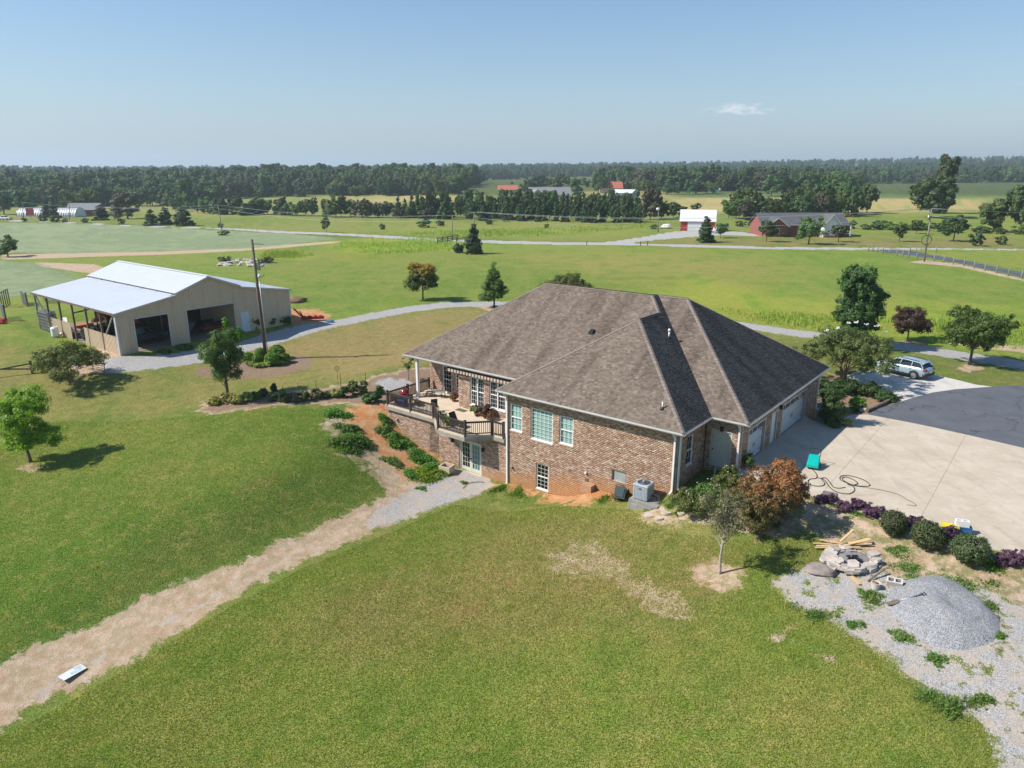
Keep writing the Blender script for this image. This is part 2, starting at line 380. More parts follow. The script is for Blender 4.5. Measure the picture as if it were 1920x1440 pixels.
DRIVE = T_((188, 673), (250, 668), (330, 662), (370, 655), (440, 646), (500, 625), (560, 610), (610, 603), (680, 590), (760, 575), (830, 567), (925, 565), (1060, 568), (1200, 578), (1300, 592), (1410, 607), (1500, 620), (1600, 632), (1660, 641), (1760, 652), (1860, 668), (1960, 685), (1960, 700), (1860, 684), (1760, 668), (1660, 652), (1600, 645), (1500, 632), (1410, 618), (1300, 603), (1200, 590), (1060, 579), (930, 574), (850, 576), (770, 585), (700, 598), (620, 615), (560, 632), (510, 648), (470, 658), (400, 675), (330, 688), (250, 697), (190, 700))
ROAD = T_((-100, 410), (0, 411.5), (240, 422), (420, 427), (600, 436), (750, 443), (850, 448.5), (960, 452), (1120, 455), (1300, 458), (1450, 463), (1600, 464), (1750, 465), (1920, 466.5), (2050, 468), (2050, 470.5), (1920, 469.5), (1750, 468), (1600, 468.5), (1450, 467.5), (1300, 463), (1120, 459.5), (960, 457.5), (850, 454), (750, 448), (600, 440), (420, 430), (240, 424.5), (0, 414), (-100, 412.5))
RDRV = T_((1105, 457), (1150, 452), (1210, 443), (1270, 434), (1310, 434), (1380, 434), (1425, 440), (1425, 443), (1370, 441), (1310, 443), (1230, 449), (1180, 455), (1150, 460))
ADRV = T_((1625, 468), (1660, 468), (1720, 471), (1740, 477), (1800, 487), (1860, 499), (1920, 511), (2000, 527), (2000, 538), (1920, 520), (1860, 507), (1800, 494), (1740, 484), (1690, 477), (1650, 472))
GRAVR = T_((1450, 1092), (1475, 1075), (1530, 1060), (1600, 1045), (1660, 1075), (1705, 1085), (1760, 1078), (1840, 1100), (1895, 1130), (2000, 1150), (2000, 1460), (1880, 1440), (1870, 1400), (1845, 1350), (1790, 1320), (1740, 1290), (1690, 1250), (1640, 1215), (1590, 1185), (1560, 1165), (1530, 1150), (1490, 1135), (1465, 1110))
GRAVR2 = T_((1880, 1440), (1930, 1470), (1990, 1460), (1990, 1380), (1870, 1380))
BEDR = T_((1505, 925), (1600, 962), (1700, 998), (1800, 1028), (1920, 1058), (2000, 1080), (2000, 1150), (1900, 1130), (1840, 1100), (1760, 1075), (1700, 1082), (1640, 1060), (1560, 1050), (1540, 1000), (1500, 1000), (1420, 1010), (1380, 990), (1300, 978), (1230, 985), (1200, 970), (1215, 955), (1300, 940), (1380, 900), (1420, 880), (1470, 912))
CLAYW = T_((905, 905), (960, 905), (1010, 922), (1060, 920), (1120, 905), (1170, 915), (1160, 935), (1100, 945), (1055, 945), (1010, 932), (960, 918))
CLAYB = T_((650, 775), (690, 765), (715, 770), (728, 800), (760, 830), (800, 855), (830, 880), (815, 892), (770, 885), (740, 860), (715, 830), (690, 810))
BAREB = T_((600, 800), (640, 770), (700, 760), (730, 790), (800, 850), (835, 885), (800, 905), (735, 920), (715, 885), (680, 860), (645, 840))
STRIPE = T_((640, 838), (665, 850), (700, 878), (735, 905), (745, 918), (725, 915), (700, 890), (665, 862), (640, 848))
MULCHP = T_((360, 700), (380, 688), (440, 680), (520, 668), (570, 665), (590, 675), (575, 692), (520, 705), (450, 712), (390, 708))
BEDL = T_((368, 770), (385, 752), (430, 742), (500, 738), (600, 728), (680, 715), (700, 705), (740, 700), (760, 690), (830, 690), (830, 730), (730, 780), (690, 765), (640, 757), (560, 757), (490, 765), (440, 770), (400, 778))
GRAVP = T_((700, 716), (730, 710), (765, 712), (770, 725), (735, 735), (708, 726))
BARNP = T_((120, 675), (185, 650), (235, 655), (235, 672), (190, 700), (130, 700))
BARNY = T_((540, 580), (590, 580), (618, 588), (610, 605), (545, 612))
SHADEBED = zp((1515, 786), (1530, 740), (1560, 700), (1584, 706), (1640, 726), (1700, 750), (1655, 765), (1626, 779), (1594, 780), (1558, 799))
TREEP = [(T_((1298, 1065), (1340, 1050), (1390, 1070), (1395, 1098), (1350, 1112), (1310, 1090)), .0), (T_((1000, 1045), (1060, 1000), (1130, 1005), (1180, 1040), (1210, 1070), (1300, 1105), (1325, 1150), (1250, 1190), (1190, 1145), (1130, 1095), (1080, 1090), (1020, 1080)), -.62), (T_((25, 878), (60, 868), (90, 870), (60, 888)), -.1), (T_((130, 700), (150, 695), (165, 700), (150, 708)), -.2),
         (T_((890, 575), (935, 570), (950, 578), (920, 584)), 0), (T_((1660, 641), (1700, 637), (1740, 645), (1700, 650)), -.1), (T_((1788, 690), (1820, 680), (1845, 690), (1815, 700)), -.1),
         (T_((1440, 1190), (1480, 1185), (1484, 1200), (1450, 1200)), -.1), (T_((1535, 1230), (1560, 1228), (1565, 1242), (1540, 1243)), -.1),
         (T_((1735, 640), (1850, 630), (1960, 650), (1960, 668), (1850, 655)), -.4), (T_((60, 490), (180, 495), (250, 520), (180, 515), (70, 500)), -.2), (T_((1700, 492), (1735, 488), (1800, 495), (1920, 522), (1920, 527), (1800, 501)), -.1),
         (T_((0, 476), (300, 472), (500, 462), (640, 452), (640, 456), (500, 468), (300, 478), (0, 486)), -.3), (T_((1720, 640), (1760, 655), (1790, 660), (1730, 655)), -.2)]
CROP = T_((-80, 416), (0, 417), (250, 423), (330, 428), (430, 433), (540, 438), (640, 448), (560, 457), (470, 466), (300, 472), (130, 475), (0, 472), (-80, 472))
CROP2 = T_((-120, 485), (0, 488), (60, 492), (120, 510), (150, 522), (110, 545), (30, 555), (-120, 560))

# tint regions: (pixel polygon, colour, blend metres)
LUSH = (.132, .225, .034); MID = (.215, .235, .072); DRY = (.34, .27, .135); OLIVE = (.255, .235, .095); LIME = (.270, .345, .045); FIELD = (.195, .290, .050); TAN = (.44, .38, .19); SOY = (.080, .165, .055)
TINT = [
 (((-100, 480), (400, 466), (650, 447), (960, 455), (1400, 465), (2000, 468), (2000, 690), (1400, 622), (925, 570), (620, 610), (540, 620), (200, 700), (-100, 640)), FIELD, 4),
 (((-100, 640), (60, 650), (200, 700), (500, 660), (640, 605), (925, 575), (830, 660), (740, 690), (640, 730), (480, 745), (370, 775), (0, 800), (-100, 800)), MID, 3),
 (((480, 660), (640, 610), (900, 578), (860, 625), (760, 680), (640, 700), (560, 665)), DRY, 4),
 (((600, 625), (760, 600), (860, 590), (830, 640), (700, 670), (600, 660)), OLIVE, 4),
 (((560, 470), (1000, 470), (1400, 500), (1250, 560), (900, 560), (560, 560), (430, 490)), (.190, .270, .050), 8),
 (((960, 480), (1300, 475), (1500, 500), (1350, 530), (1050, 510)), (.26, .29, .075), 10),
 (((1300, 520), (1500, 560), (1920, 575), (1920, 650), (1700, 635), (1450, 600), (1200, 560)), (.265, .355, .048), 5),
 (((1330, 575), (1500, 585), (1600, 600), (1600, 632), (1420, 606), (1300, 585)), LIME, 3),
 (((1650, 600), (1800, 600), (1940, 600), (1940, 655), (1750, 645), (1640, 636)), LIME, 3),
 (((700, 445), (900, 458), (860, 468), (700, 475), (640, 478), (620, 460)), LIME, 4),
 (((480, 470), (560, 473), (600, 480), (560, 488), (480, 482)), LIME, 3),
 (((1640, 470), (2000, 470), (2000, 510), (1900, 505), (1760, 480)), (.22, .30, .05), 3),
 (((640, 478), (760, 478), (700, 495), (620, 490)), (.21, .28, .04), 3),
 (((-100, 405), (400, 428), (1100, 455), (2000, 466), (2000, 400), (1600, 395), (900, 415), (500, 402), (-100, 395)), (.205, .265, .062), 8),
 (((720, 430), (1000, 425), (1200, 420), (1250, 433), (1000, 448), (760, 440)), (.215, .300, .050), 8),
 (((1150, 459), (1250, 452), (1420, 444), (1900, 448), (1920, 466), (1500, 463)), (.225, .225, .085), 5),
 (((1650, 395), (1920, 400), (1920, 432), (1650, 430)), (.20, .28, .05), 6),
 (((-60, 390), (420, 405), (640, 400), (640, 372), (860, 370), (860, 366), (400, 366), (-60, 380)), (.26, .29, .10), 20),
 (((640, 366), (860, 363), (860, 378), (640, 380)), TAN, 20),
 (((855, 352), (960, 338), (1120, 333), (1120, 348), (960, 358)), (.075, .165, .055), 30),
 (((1200, 361), (1640, 358), (1640, 372), (1200, 370)), SOY, 20),
 (((1250, 371), (1600, 371), (1860, 371), (1860, 398), (1640, 398), (1600, 400), (1250, 400)), TAN, 10),
 (((1560, 346), (1960, 340), (1960, 371), (1560, 371)), SOY, 20),
 (((1100, 360), (1250, 360), (1250, 372), (1100, 380)), TAN, 15),
 (((1830, 322), (1900, 326), (1900, 334), (1830, 332)), TAN, 30),
 (((-100, 800), (370, 775), (620, 765), (640, 830), (735, 910), (500, 1030), (0, 1245), (-100, 1300)), LUSH, 1.2),
 (((-100, 800), (250, 775), (520, 780), (560, 850), (300, 900), (-100, 900)), (.185, .245, .052), 4),
 (((640, 840), (735, 905), (500, 1030), (200, 1150), (0, 1235), (300, 1000), (600, 900)), (.110, .180, .034), 3),
 (((-100, 1460), (0, 1370), (500, 1090), (850, 940), (1200, 950), (1400, 1050), (1640, 1220), (1880, 1460)), (.200, .262, .056), 1.5),
 (((900, 950), (1150, 960), (1350, 1000), (1420, 1100), (1250, 1180), (1000, 1150), (850, 1080)), (.235, .225, .090), 2),
 (((850, 1080), (1000, 1050), (1100, 1100), (950, 1200), (750, 1190), (650, 1120)), (.33, .23, .12), 3),
 (((650, 1110), (800, 1100), (760, 1200), (640, 1220), (560, 1190)), (.28, .235, .105), 2),
 (((0, 1380), (350, 1180), (450, 1200), (200, 1400), (100, 1460)), (.170, .245, .045), 2),
 (((1380, 1050), (1480, 1060), (1480, 1130), (1600, 1220), (1500, 1260), (1360, 1160)), (.150, .235, .038), 1),
]
def region_color(x, y, tint0=(.15, .20, .05)):
    c = np.tile(np.array(tint0), (len(x), 1))
    for poly, cc, bl in TINTW:
        m = (x > poly[:, 0].min()-bl) & (x < poly[:, 0].max()+bl) & (y > poly[:, 1].min()-bl) & (y < poly[:, 1].max()+bl)
        if not m.any(): continue
        w = np.clip(.5+sdpoly(poly, x[m], y[m])/(2*bl), 0, 1); w = (w*w*(3-2*w))[:, None]
        c[m] = c[m]*(1-w)+np.array(cc)*w
    return c
TINTW = [(np.array(T_(*p)), c, b) for p, c, b in TINT]

dth = R(.2)
th = np.arange(R(-46), R(46), dth)
oth = np.r_[np.arange(R(46), R(64), R(.6)), np.arange(R(64), R(296), R(3.2)), np.arange(R(296), R(314), R(.6))]; th = np.r_[th, oth]
dep = np.r_[np.arange(R(47), R(9), -R(.17)), np.arange(R(9), R(4), -R(.10)), np.arange(R(4), R(.45), -R(.12))]; rr_ = 17.4/np.tan(dep)
rr_ = np.r_[1.5, 5, 9, 13, rr_[rr_ > 15], np.geomspace(rr_[-1]*1.1, 6500, 14)]
RG, TG = np.meshgrid(rr_, th, indexing='ij'); GX = (RG*np.sin(TG)).ravel(); GY = (RG*np.cos(TG)).ravel()
GZ = hgt(GX, GY)
near = np.hypot(GX, GY) < 130
und = np.array([mnoise.noise(Vector((a*.5, b*.5, 0)))*.035+mnoise.noise(Vector((a*.17, b*.17, 3)))*.09 if n_ else mnoise.noise(Vector((a*.03, b*.03, 3)))*.25 for a, b, n_ in zip(GX, GY, near)])
keep = np.ones(len(GX))
for P_, z_, b_ in FLAT: keep = np.minimum(keep, np.clip(-sdpoly(P_, GX, GY)/1.5, 0, 1))
GZ += und*keep
# a raised lip where the grass stands above the worn path
nr, nt = RG.shape
I = np.arange(nr*nt).reshape(nr, nt); J = np.roll(I, -1, axis=1)
QF = np.stack([I[:-1].ravel(), I[1:].ravel(), J[1:].ravel(), J[:-1].ravel()], -1)[:, ::-1]
FX = GX[QF].mean(1); FY = GY[QF].mean(1)
ATT = {}
def setatt(name, polys, lim=4.):
    a = np.full(len(GX), -lim)
    for P_ in polys:
        off = 0.
        if isinstance(P_, tuple) and len(P_) == 2 and isinstance(P_[1], (int, float)) and not isinstance(P_[0], (int, float)): P_, off = P_
        Pn = np.array(P_); m = (GX > Pn[:, 0].min()-lim) & (GX < Pn[:, 0].max()+lim) & (GY > Pn[:, 1].min()-lim) & (GY < Pn[:, 1].max()+lim)
        if m.any(): a[m] = np.maximum(a[m], np.clip(sdpoly(Pn, GX[m], GY[m])+off, -lim, lim))
    ATT[name] = a
setatt('dirt', [(PATH, -.22), BEDR, BAREB, BARNP, (BEDL, 0.), (STRIPE, .1), SHADEBED]+TREEP)
setatt('grav', [(PGRAV, .1), (PSTRIP, -.5), DRIVE, GRAVR, GRAVP])
setatt('clay', [CLAYW, (CLAYB, .7), BARNY])
setatt('mulch', [MULCHP, (BEDL, -.4), SHADEBED])
setatt('crop', [CROP, CROP2], 6)
setatt('road', [ROAD, RDRV], 3)
setatt('asph', [ADRV], 3)
tcol = region_color(GX, GY)
farm = np.hypot(GX, GY) > 520
tcol[farm & (tcol[:, 1] < .21) & (tcol[:, 0] < .17)] *= .55
cat = np.zeros(len(QF), int)
def catset(v_, polys):
    for P_ in polys:
        Pn = np.array(P_); m = (FX > Pn[:, 0].min()) & (FX < Pn[:, 0].max()) & (FY > Pn[:, 1].min()) & (FY < Pn[:, 1].max())
        k = np.where(m)[0]
        if len(k): k = k[sdpoly(Pn, FX[k], FY[k]) > 0]; cat[k] = v_
catset(1, [PATH]); catset(2, [DRIVE]); catset(3, [ROAD]); catset(4, [RDRV]); catset(5, [ADRV]); catset(6, [CROP]); catset(7, [CROP2]); catset(8, [GRAVR]); catset(9, [MULCHP, BEDL, SHADEBED]); catset(9, [BEDR])

def terrain_mat():
    m, t, b = newmat('terrain', .93, 0, .15)
    P = t.wpos()
    def ch(scale, d, r):
        o = t.noise(P, scale, d, r, 1); s_ = t.node('ShaderNodeSeparateColor'); t.l.new(o, s_.inputs[0]); return s_.outputs[0], s_.outputs[1], s_.outputs[2]
    n_mid, e1, e2 = ch(1.35, 5, .70)
    n_fine, f1, f2 = ch(17, 2, .75)
    n_big = t.attr('big')
    tint = t.attr('tint', 'Color')
    g = t.mix(t.ramp(n_big, -.25, .45, 0, .8), tint, t.mix(1., tint, (1.38, 1.02, 1.5), 'MULTIPLY'))
    g = t.mix(t.ramp(n_big, .0, -.6, 0, .8), g, t.mix(1., g, (.74, .86, .7), 'MULTIPLY'))
    g = t.mix(t.ramp(n_mid, .38, .60, 0, .7), g, t.mix(1., g, (.62, .76, .62), 'MULTIPLY'))
    g = t.mix(t.ramp(e1, .50, .66, 0, .5), g, (.37, .30, .12))
    g = t.mix(t.math('MULTIPLY', t.ramp(e2, .43, .60), t.attr('dry')), g, t.mix(t.ramp(e1, .4, .6), (.30, .205, .115), (.34, .29, .14)))
    g = t.mix(1., g, (1.30, 1.20, .90), 'MULTIPLY')
    g = t.mix(t.ramp(n_fine, .42, .60, 0, .9), g, t.mix(1., g, (.30, .40, .28), 'MULTIPLY'))
    g = t.mix(t.ramp(f1, .56, .66, 0, .6), g, (.48, .45, .20))
    def mask(name, amp, width, e=None):
        q = t.math('ADD', t.attr(name), t.math('MULTIPLY', t.math('SUBTRACT', e1 if e is None else e, .5), amp*2.2))
        q = t.math('ADD', q, t.math('MULTIPLY', t.math('SUBTRACT', f2, .5), amp*.75))
        return t.ramp(q, -width, width)
    d = t.mix(t.ramp(n_mid, .38, .62), (.50, .335, .215), (.63, .475, .34))
    d = t.mix(t.ramp(f1, .48, .7, 0, .7), d, (.22, .145, .09))
    d = t.mix(t.ramp(n_fine, .60, .72), d, (.58, .52, .42))
    weeds = t.ramp(e2, .45, .56, 0, .9)
    cl = t.mix(t.ramp(e2, .4, .6), (.54, .225, .085), (.62, .37, .19))
    cl = t.mix(t.ramp(f1, .5, .7, 0, .6), cl, (.27, .11, .045))
    mu = t.mix(t.ramp(f1, .4, .6), (.20, .12, .075), (.37, .25, .17))
    mu = t.mix(t.ramp(e2, .42, .6, 0, .5), mu, (.30, .24, .15))
    vo = t.node('ShaderNodeTexVoronoi'); vo.inputs['Scale'].default_value = 26; t.l.new(P, vo.inputs['Vector'])
    sp = t.node('ShaderNodeSeparateColor'); t.l.new(vo.outputs['Color'], sp.inputs[0])
    gr = t.mix(sp.outputs[0], (.36, .355, .35), (.68, .66, .64))
    gr = t.mix(t.ramp(vo.outputs['Distance'], .35, .75, 0, .65), gr, (.13, .12, .11))
    gr = t.mix(t.math('MULTIPLY', t.ramp(n_mid, .42, .58, 0, .8), t.attr('gdirt')), gr, t.mix(e1, (.42, .32, .225), (.58, .49, .39)))
    cr = t.mix(t.ramp(f1, .38, .62), (.17, .215, .095), (.38, .40, .25))
    cr = t.mix(t.ramp(n_mid, .40, .60, 0, .85), cr, (.16, .235, .10)); cr = t.mix(t.ramp(n_big, -.2, .3, 0, .4), cr, (.34, .37, .20))
    rd = t.mix(t.ramp(n_mid, .35, .65), (.38, .365, .335), (.48, .46, .42))
    dm = mask('dirt', 1.3, .10)
    dw = t.math('MULTIPLY', weeds, t.attr('dweed'))
    c = t.mix(dm, g, t.mix(dw, d, t.mix(.25, g, d)))
    c = t.mix(mask('mulch', .9, .12), c, mu)
    c = t.mix(mask('clay', 1.8, .22), c, cl)
    gm = mask('grav', 1.0, .12, n_mid)
    c = t.mix(t.math('MULTIPLY', gm, t.math('SUBTRACT', 1., t.math('MULTIPLY', t.ramp(e2, .555, .60), t.attr('weedy')))), c, gr)
    c = t.mix(mask('crop', 2.0, .4), c, cr)
    c = t.mix(mask('road', .7, .15), c, rd)
    c = t.mix(mask('asph', .3, .1), c, (.105, .115, .135))
    t.set(b.inputs['Base Color'], c)
    h = t.math('ADD', t.math('MULTIPLY', t.noise(P, 21, 2, .8), 1.5), t.noise(P, 3.0, 1, .6))
    t.set(b.inputs['Normal'], t.bump(h, .8, .06))
    return m
terr = terrain_mat()
weedy = np.zeros(len(GX)); weedy[sdpoly(np.array(GRAVR), GX, GY) > -3] = 1.
big = np.array([mnoise.noise(Vector((a*.33, b*.33, 7)))+.6*mnoise.noise(Vector((a*.09, b*.09, 9)))+.6*mnoise.noise(Vector((a*.022, b*.022, 19))) for a, b in zip(GX, GY)])
gdirt = np.where(np.maximum(sdpoly(np.array(GRAVR), GX, GY), sdpoly(np.array(PATH), GX, GY)) > -2, 1., .25)
sx_, sy_ = PATH[1][0]-PATH[12][0], PATH[1][1]-PATH[12][1]; sl_ = math.hypot(sx_, sy_); stripe = (GX*-sy_+GY*sx_)/sl_
big += .13*np.sin(stripe*2*math.pi/1.5+big*1.5)*(np.hypot(GX, GY) < 75)
dry = np.zeros(len(GX))
for px_, v_, bl_ in ((((640, 1060), (900, 985), (1230, 1005), (1330, 1100), (1250, 1190), (1000, 1190), (720, 1215), (560, 1180)), .85, 3.), (((480, 660), (640, 610), (900, 578), (860, 625), (760, 680), (640, 700), (560, 665)), .8, 3.), (((940, 960), (1200, 985), (1250, 1060), (1050, 1040)), .6, 2.), (((560, 700), (700, 690), (700, 710), (520, 725)), .7, 2.), (((1250, 1290), (1560, 1330), (1500, 1400), (1200, 1380)), .5, 3.)):
    dry = np.maximum(dry, v_*np.clip(.5+sdpoly(np.array(T_(*px_)), GX, GY)/(2*bl_), 0, 1))
dweed = np.full(len(GX), .12)
for P_, w_ in ((BEDR, 1.), (BAREB, .9), (BEDL, .5), (TREEP[0][0], .6), (TREEP[1][0], 1.), (PATH, .4)): dweed[sdpoly(np.array(P_), GX, GY) > -2] = w_
Vall = np.stack([GX, GY, GZ], -1)
def terrain_part(name, v_, label=None):
    F = QF[cat == v_]
    if not len(F): return
    us, inv = np.unique(F.ravel(), return_inverse=True)
    o = npmesh(name, Vall[us], inv.reshape(F.shape), terr, smooth=True)
    me = o.data
    a = me.attributes.new('tint', 'FLOAT_COLOR', 'POINT'); cc = np.ones((len(us), 4), dtype=np.float32); cc[:, :3] = tcol[us]; a.data.foreach_set('color', cc.ravel())
    for k, arr in list(ATT.items())+[('weedy', weedy), ('big', big), ('dweed', dweed), ('gdirt', gdirt), ('dry', dry)]:
        a = me.attributes.new(k, 'FLOAT', 'POINT'); a.data.foreach_set('value', arr[us].astype(np.float32))
    tag(o, label, None, None, 'structure'); return o
terrain_part('ground', 0, 'grass lawns and fields reaching to the wooded horizon')
terrain_part('dirt_path', 1, 'worn dirt and gravel path from the basement door to the lower left corner')
terrain_part('gravel_driveway', 2, 'pale gravel driveway curving behind the brick house to the barn')
terrain_part('country_road', 3, 'pale country road running across the far field')
terrain_part('concrete_driveway', 4, 'pale driveway leading to the far red garage')
terrain_part('asphalt_lane', 5, 'dark asphalt lane beside the row of fence posts')
terrain_part('crop_field', 6, 'bluish green crop field beyond the barn')
terrain_part('crop_field', 7, 'bluish green crop field left of the barn roof')
terrain_part('gravel_yard', 8, 'weedy gravel patch around the stone pile at lower right')
terrain_part('planting_bed', 9, 'bare mulched planting beds around the house')

# ---- paving slabs
def clip_half(P, a, b, c):   # keep a*x+b*y+c >= 0
    out = []
    for i in range(len(P)):
        p, q = P[i], P[(i+1) % len(P)]; dp = a*p[0]+b*p[1]+c; dq = a*q[0]+b*q[1]+c
        if dp >= 0: out.append(p)
        if (dp >= 0) != (dq >= 0):
            t = dp/(dp-dq); out.append((p[0]+(q[0]-p[0])*t, p[1]+(q[1]-p[1])*t))
    return out
def slabmesh(name, P, z, th_, mat, parent=None):
    a = sum(P[i][0]*P[(i+1) % len(P)][1]-P[(i+1) % len(P)][0]*P[i][1] for i in range(len(P)))
    if a < 0: P = P[::-1]
    n = len(P); mb = MB(); mb.add([(x, y, z) for x, y in P]+[(x, y, z-th_) for x, y in P], [tuple(range(n))]+[(i, i+n, (i+1) % n+n, (i+1) % n) for i in range(n)])
    return mb.build(name, mat, parent)
def conc_mat(name, c1, c2, stain=.5):
    m, t, b = newmat(name, .88, 0, .3); P = t.wpos()
    c = t.mix(t.ramp(t.noise(P, .55, 5, .65), .33, .67), c1, c2)
    c = t.mix(t.ramp(t.noise(P, 2.7, 5, .7), .52, .7, 0, .35), c, tuple(x*.68 for x in c1))
    st = t.node('ShaderNodeMapping'); st.inputs['Scale'].default_value = (.35, 1.3, 1); st.inputs['Rotation'].default_value = (0, 0, R(-20)); t.l.new(P, st.inputs[0])
    c = t.mix(t.ramp(t.noise(st.outputs[0], .9, 5, .7), .60, .72, 0, stain), c, (.40, .27, .14))
    ty = t.node('ShaderNodeMapping'); ty.inputs['Rotation'].default_value = (0, 0, R(52)); ty.inputs['Scale'].default_value = (.9, .12, 1); t.l.new(P, ty.inputs[0])
    c = t.mix(t.ramp(t.noise(ty.outputs[0], 1.3, 4, .65), .53, .66, 0, .30), c, tuple(x*.62 for x in c1))
    c = t.mix(t.ramp(t.noise(P, 60, 3, .8), .4, .7, 0, .25), c, tuple(x*.6 for x in c1))
    t.set(b.inputs['Base Color'], c); t.set(b.inputs['Normal'], t.bump(t.noise(P, 45, 3, .7), .25, .01)); return m
m_conc = conc_mat('concrete', (.49, .41, .31), (.60, .515, .405))
m_conc2 = conc_mat('pale_concrete', (.55, .51, .45), (.64, .60, .54), .35)
cr = tag(empty('concrete_apron', tuple(hw(0, 8, -.1))), 'wide tan concrete apron in front of the garage doors', None, None, 'structure')
bpy.context.view_layer.update(); cri = cr.matrix_world.inverted()
for i in range(-3, 1):
    for j in range(-2, 4):
        # joints follow the house axes
        P = list(CONC); p0, p1 = .52+4.9*i+(4.9 if i == 0 else 4.9)*0, .52+4.9*(i+1)
        if i == -3: p0 = -60
        q0, q1 = 8-4.9*2+4.9*j-3, 8-4.9*2+4.9*(j+1)-3
        if j == -2: q0 = -60
        if j == 3: q1 = 60
        gp = .007
        def half(u_, lo, hi, P):
            o_ = u_.dot(E5)
            P = clip_half(P, u_.x, u_.y, -(o_+lo+gp)); return clip_half(P, -u_.x, -u_.y, (o_+hi-gp)) if P else P
        P = half(ua, p0, p1 if i < 0 else p1, P)
        if P: P = half(ub, q0, q1, P)
        if len(P) >= 3:
            o = slabmesh('concrete_panel', P, 0, .16, m_conc, cr); o.matrix_parent_inverse = cri
m_asph, t, b = newmat('asphalt', .85, 0, .35); P = t.wpos()
c = t.mix(t.ramp(t.noise(P, .5, 5, .7), .35, .65), (.080, .086, .100), (.115, .122, .138))
c = t.mix(t.ramp(t.noise(P, 2.2, 5, .75), .55, .75, 0, .45), c, (.17, .17, .175))
c = t.mix(t.ramp(t.noise(P, 70, 3, .8), .45, .7, 0, .5), c, (.19, .19, .2))
vo = t.node('ShaderNodeTexVoronoi', feature='DISTANCE_TO_EDGE'); vo.inputs['Scale'].default_value = .13
dn = t.node('ShaderNodeMix', data_type='VECTOR'); dn.inputs[0].default_value = .035; t.l.new(P, dn.inputs[4]); nzz = t.node('ShaderNodeTexNoise'); nzz.inputs['Scale'].default_value = 1.; nzz.inputs['Detail'].default_value = 5; t.l.new(P, nzz.inputs['Vector'])
sc_ = t.node('ShaderNodeVectorMath', operation='SCALE'); sc_.inputs['Scale'].default_value = 60; t.l.new(nzz.outputs['Color'], sc_.inputs[0]); t.l.new(sc_.outputs[0], dn.inputs[5]); t.l.new(dn.outputs[1], vo.inputs['Vector'])
c = t.mix(t.ramp(vo.outputs['Distance'], .003, .0065, .8, 0), c, (.035, .037, .042))
t.set(b.inputs['Base Color'], c); t.set(b.inputs['Normal'], t.bump(t.noise(P, 80, 3, .8), .4, .01))
tag(slabmesh('asphalt_court', ASPH, .004, .2, m_asph), 'dark blue grey asphalt turning court beside the concrete apron', None, None, 'structure')
tag(slabmesh('parking_pad', PADC, -.004, .2, m_conc2), 'pale concrete parking pad under the parked car', None, None, 'structure')

# ------------------------------------------------------------ shared materials
m_white = M('white_paint', (.78, .77, .74), (.70, .69, .66), 2, .45, bump=.05)
m_trim = M('cream_trim', (.60, .585, .52), (.52, .50, .44), 1.5, .6)
m_gutter = M('gutter_white', (.62, .61, .59), (.50, .48, .46), 1.2, .5)
m_soffit = M('soffit', (.50, .48, .44), None, 2, .7)
m_mortar = M('mortar', (.50, .43, .36), (.38, .31, .25), 2.2, .95, bump=.3, bscale=30)
m_dark = M('dark_inside', (.012, .012, .012), (.02, .02, .02), 1, .9)
m_curtain = M('curtain', (.30, .30, .28), (.40, .40, .38), 4, .9, stretch=(8, 8, .3))
m_blind = M('blind', (.30, .44, .41), (.44, .57, .53), .8, .7)
m_blind2 = M('door_blind', (.16, .25, .28), (.26, .36, .38), 1.2, .7)
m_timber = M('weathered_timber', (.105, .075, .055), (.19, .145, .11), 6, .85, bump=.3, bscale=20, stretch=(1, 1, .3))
m_rail = M('dark_railing', (.038, .027, .021), (.075, .054, .042), 6, .8, bump=.3, bscale=20, stretch=(1, 1, .3))
m_beam = M('grey_beam', (.27, .235, .19), (.38, .34, .28), 3, .85, bump=.3, bscale=20)
m_deck = M('deck_concrete', (.55, .44, .32), (.64, .53, .40), 1.2, .85, bump=.1)
m_metal = M('galvanised', (.42, .44, .46), (.32, .33, .34), 2, .45, .6)
m_black = M('black_metal', (.018, .018, .02), (.03, .03, .03), 5, .5)
m_rubber = M('rubber', (.02, .02, .021), (.03, .03, .03), 5, .85)
m_door = M('beige_door', (.56, .555, .46), (.48, .475, .40), 1.5, .6)
m_gdoor = M('garage_door_white', (.66, .67, .66), (.58, .59, .58), 2, .5)
def glassmat(name, tint=(.86, .95, .92), refl=.03):
    m = bpy.data.materials.new(name); m.use_nodes = True; t = NT(m); t.n.clear()
    tr = t.node('ShaderNodeBsdfTransparent'); tr.inputs[0].default_value = (*tint, 1)
    gl = t.node('ShaderNodeBsdfGlossy'); gl.inputs['Roughness'].default_value = .02; gl.inputs[0].default_value = (.9, .95, 1, 1)
    fr = t.node('ShaderNodeLayerWeight'); fr.inputs[0].default_value = .5
    f = t.math('ADD', t.math('MULTIPLY', t.math('POWER', fr.outputs[1], 4.), .6), refl+.03, clamp=True); ms = t.node('ShaderNodeMixShader'); t.l.new(f, ms.inputs[0]); t.l.new(tr.outputs[0], ms.inputs[1]); t.l.new(gl.outputs[0], ms.inputs[2])
    o = t.node('ShaderNodeOutputMaterial'); t.l.new(ms.outputs[0], o.inputs[0]); return m
m_glass = glassmat('window_glass'); m_glass_dark = glassmat('dark_glass', (.5, .55, .55), .03)
def brickstain(t, c, v):
    z = t.node('ShaderNodeSeparateXYZ'); t.l.new(t.wpos(), z.inputs[0])
    return c
m_brick, t, b = newmat('brick', .9, 0, .2)
v = t.coord('Object'); c = t.attr('pc', 'Color'); n = t.noise(v, 24, 4, .7)
c = t.mix(t.ramp(n, .35, .7, 0, .5), c, t.mix(1., c, (.55, .5, .5), 'MULTIPLY'))
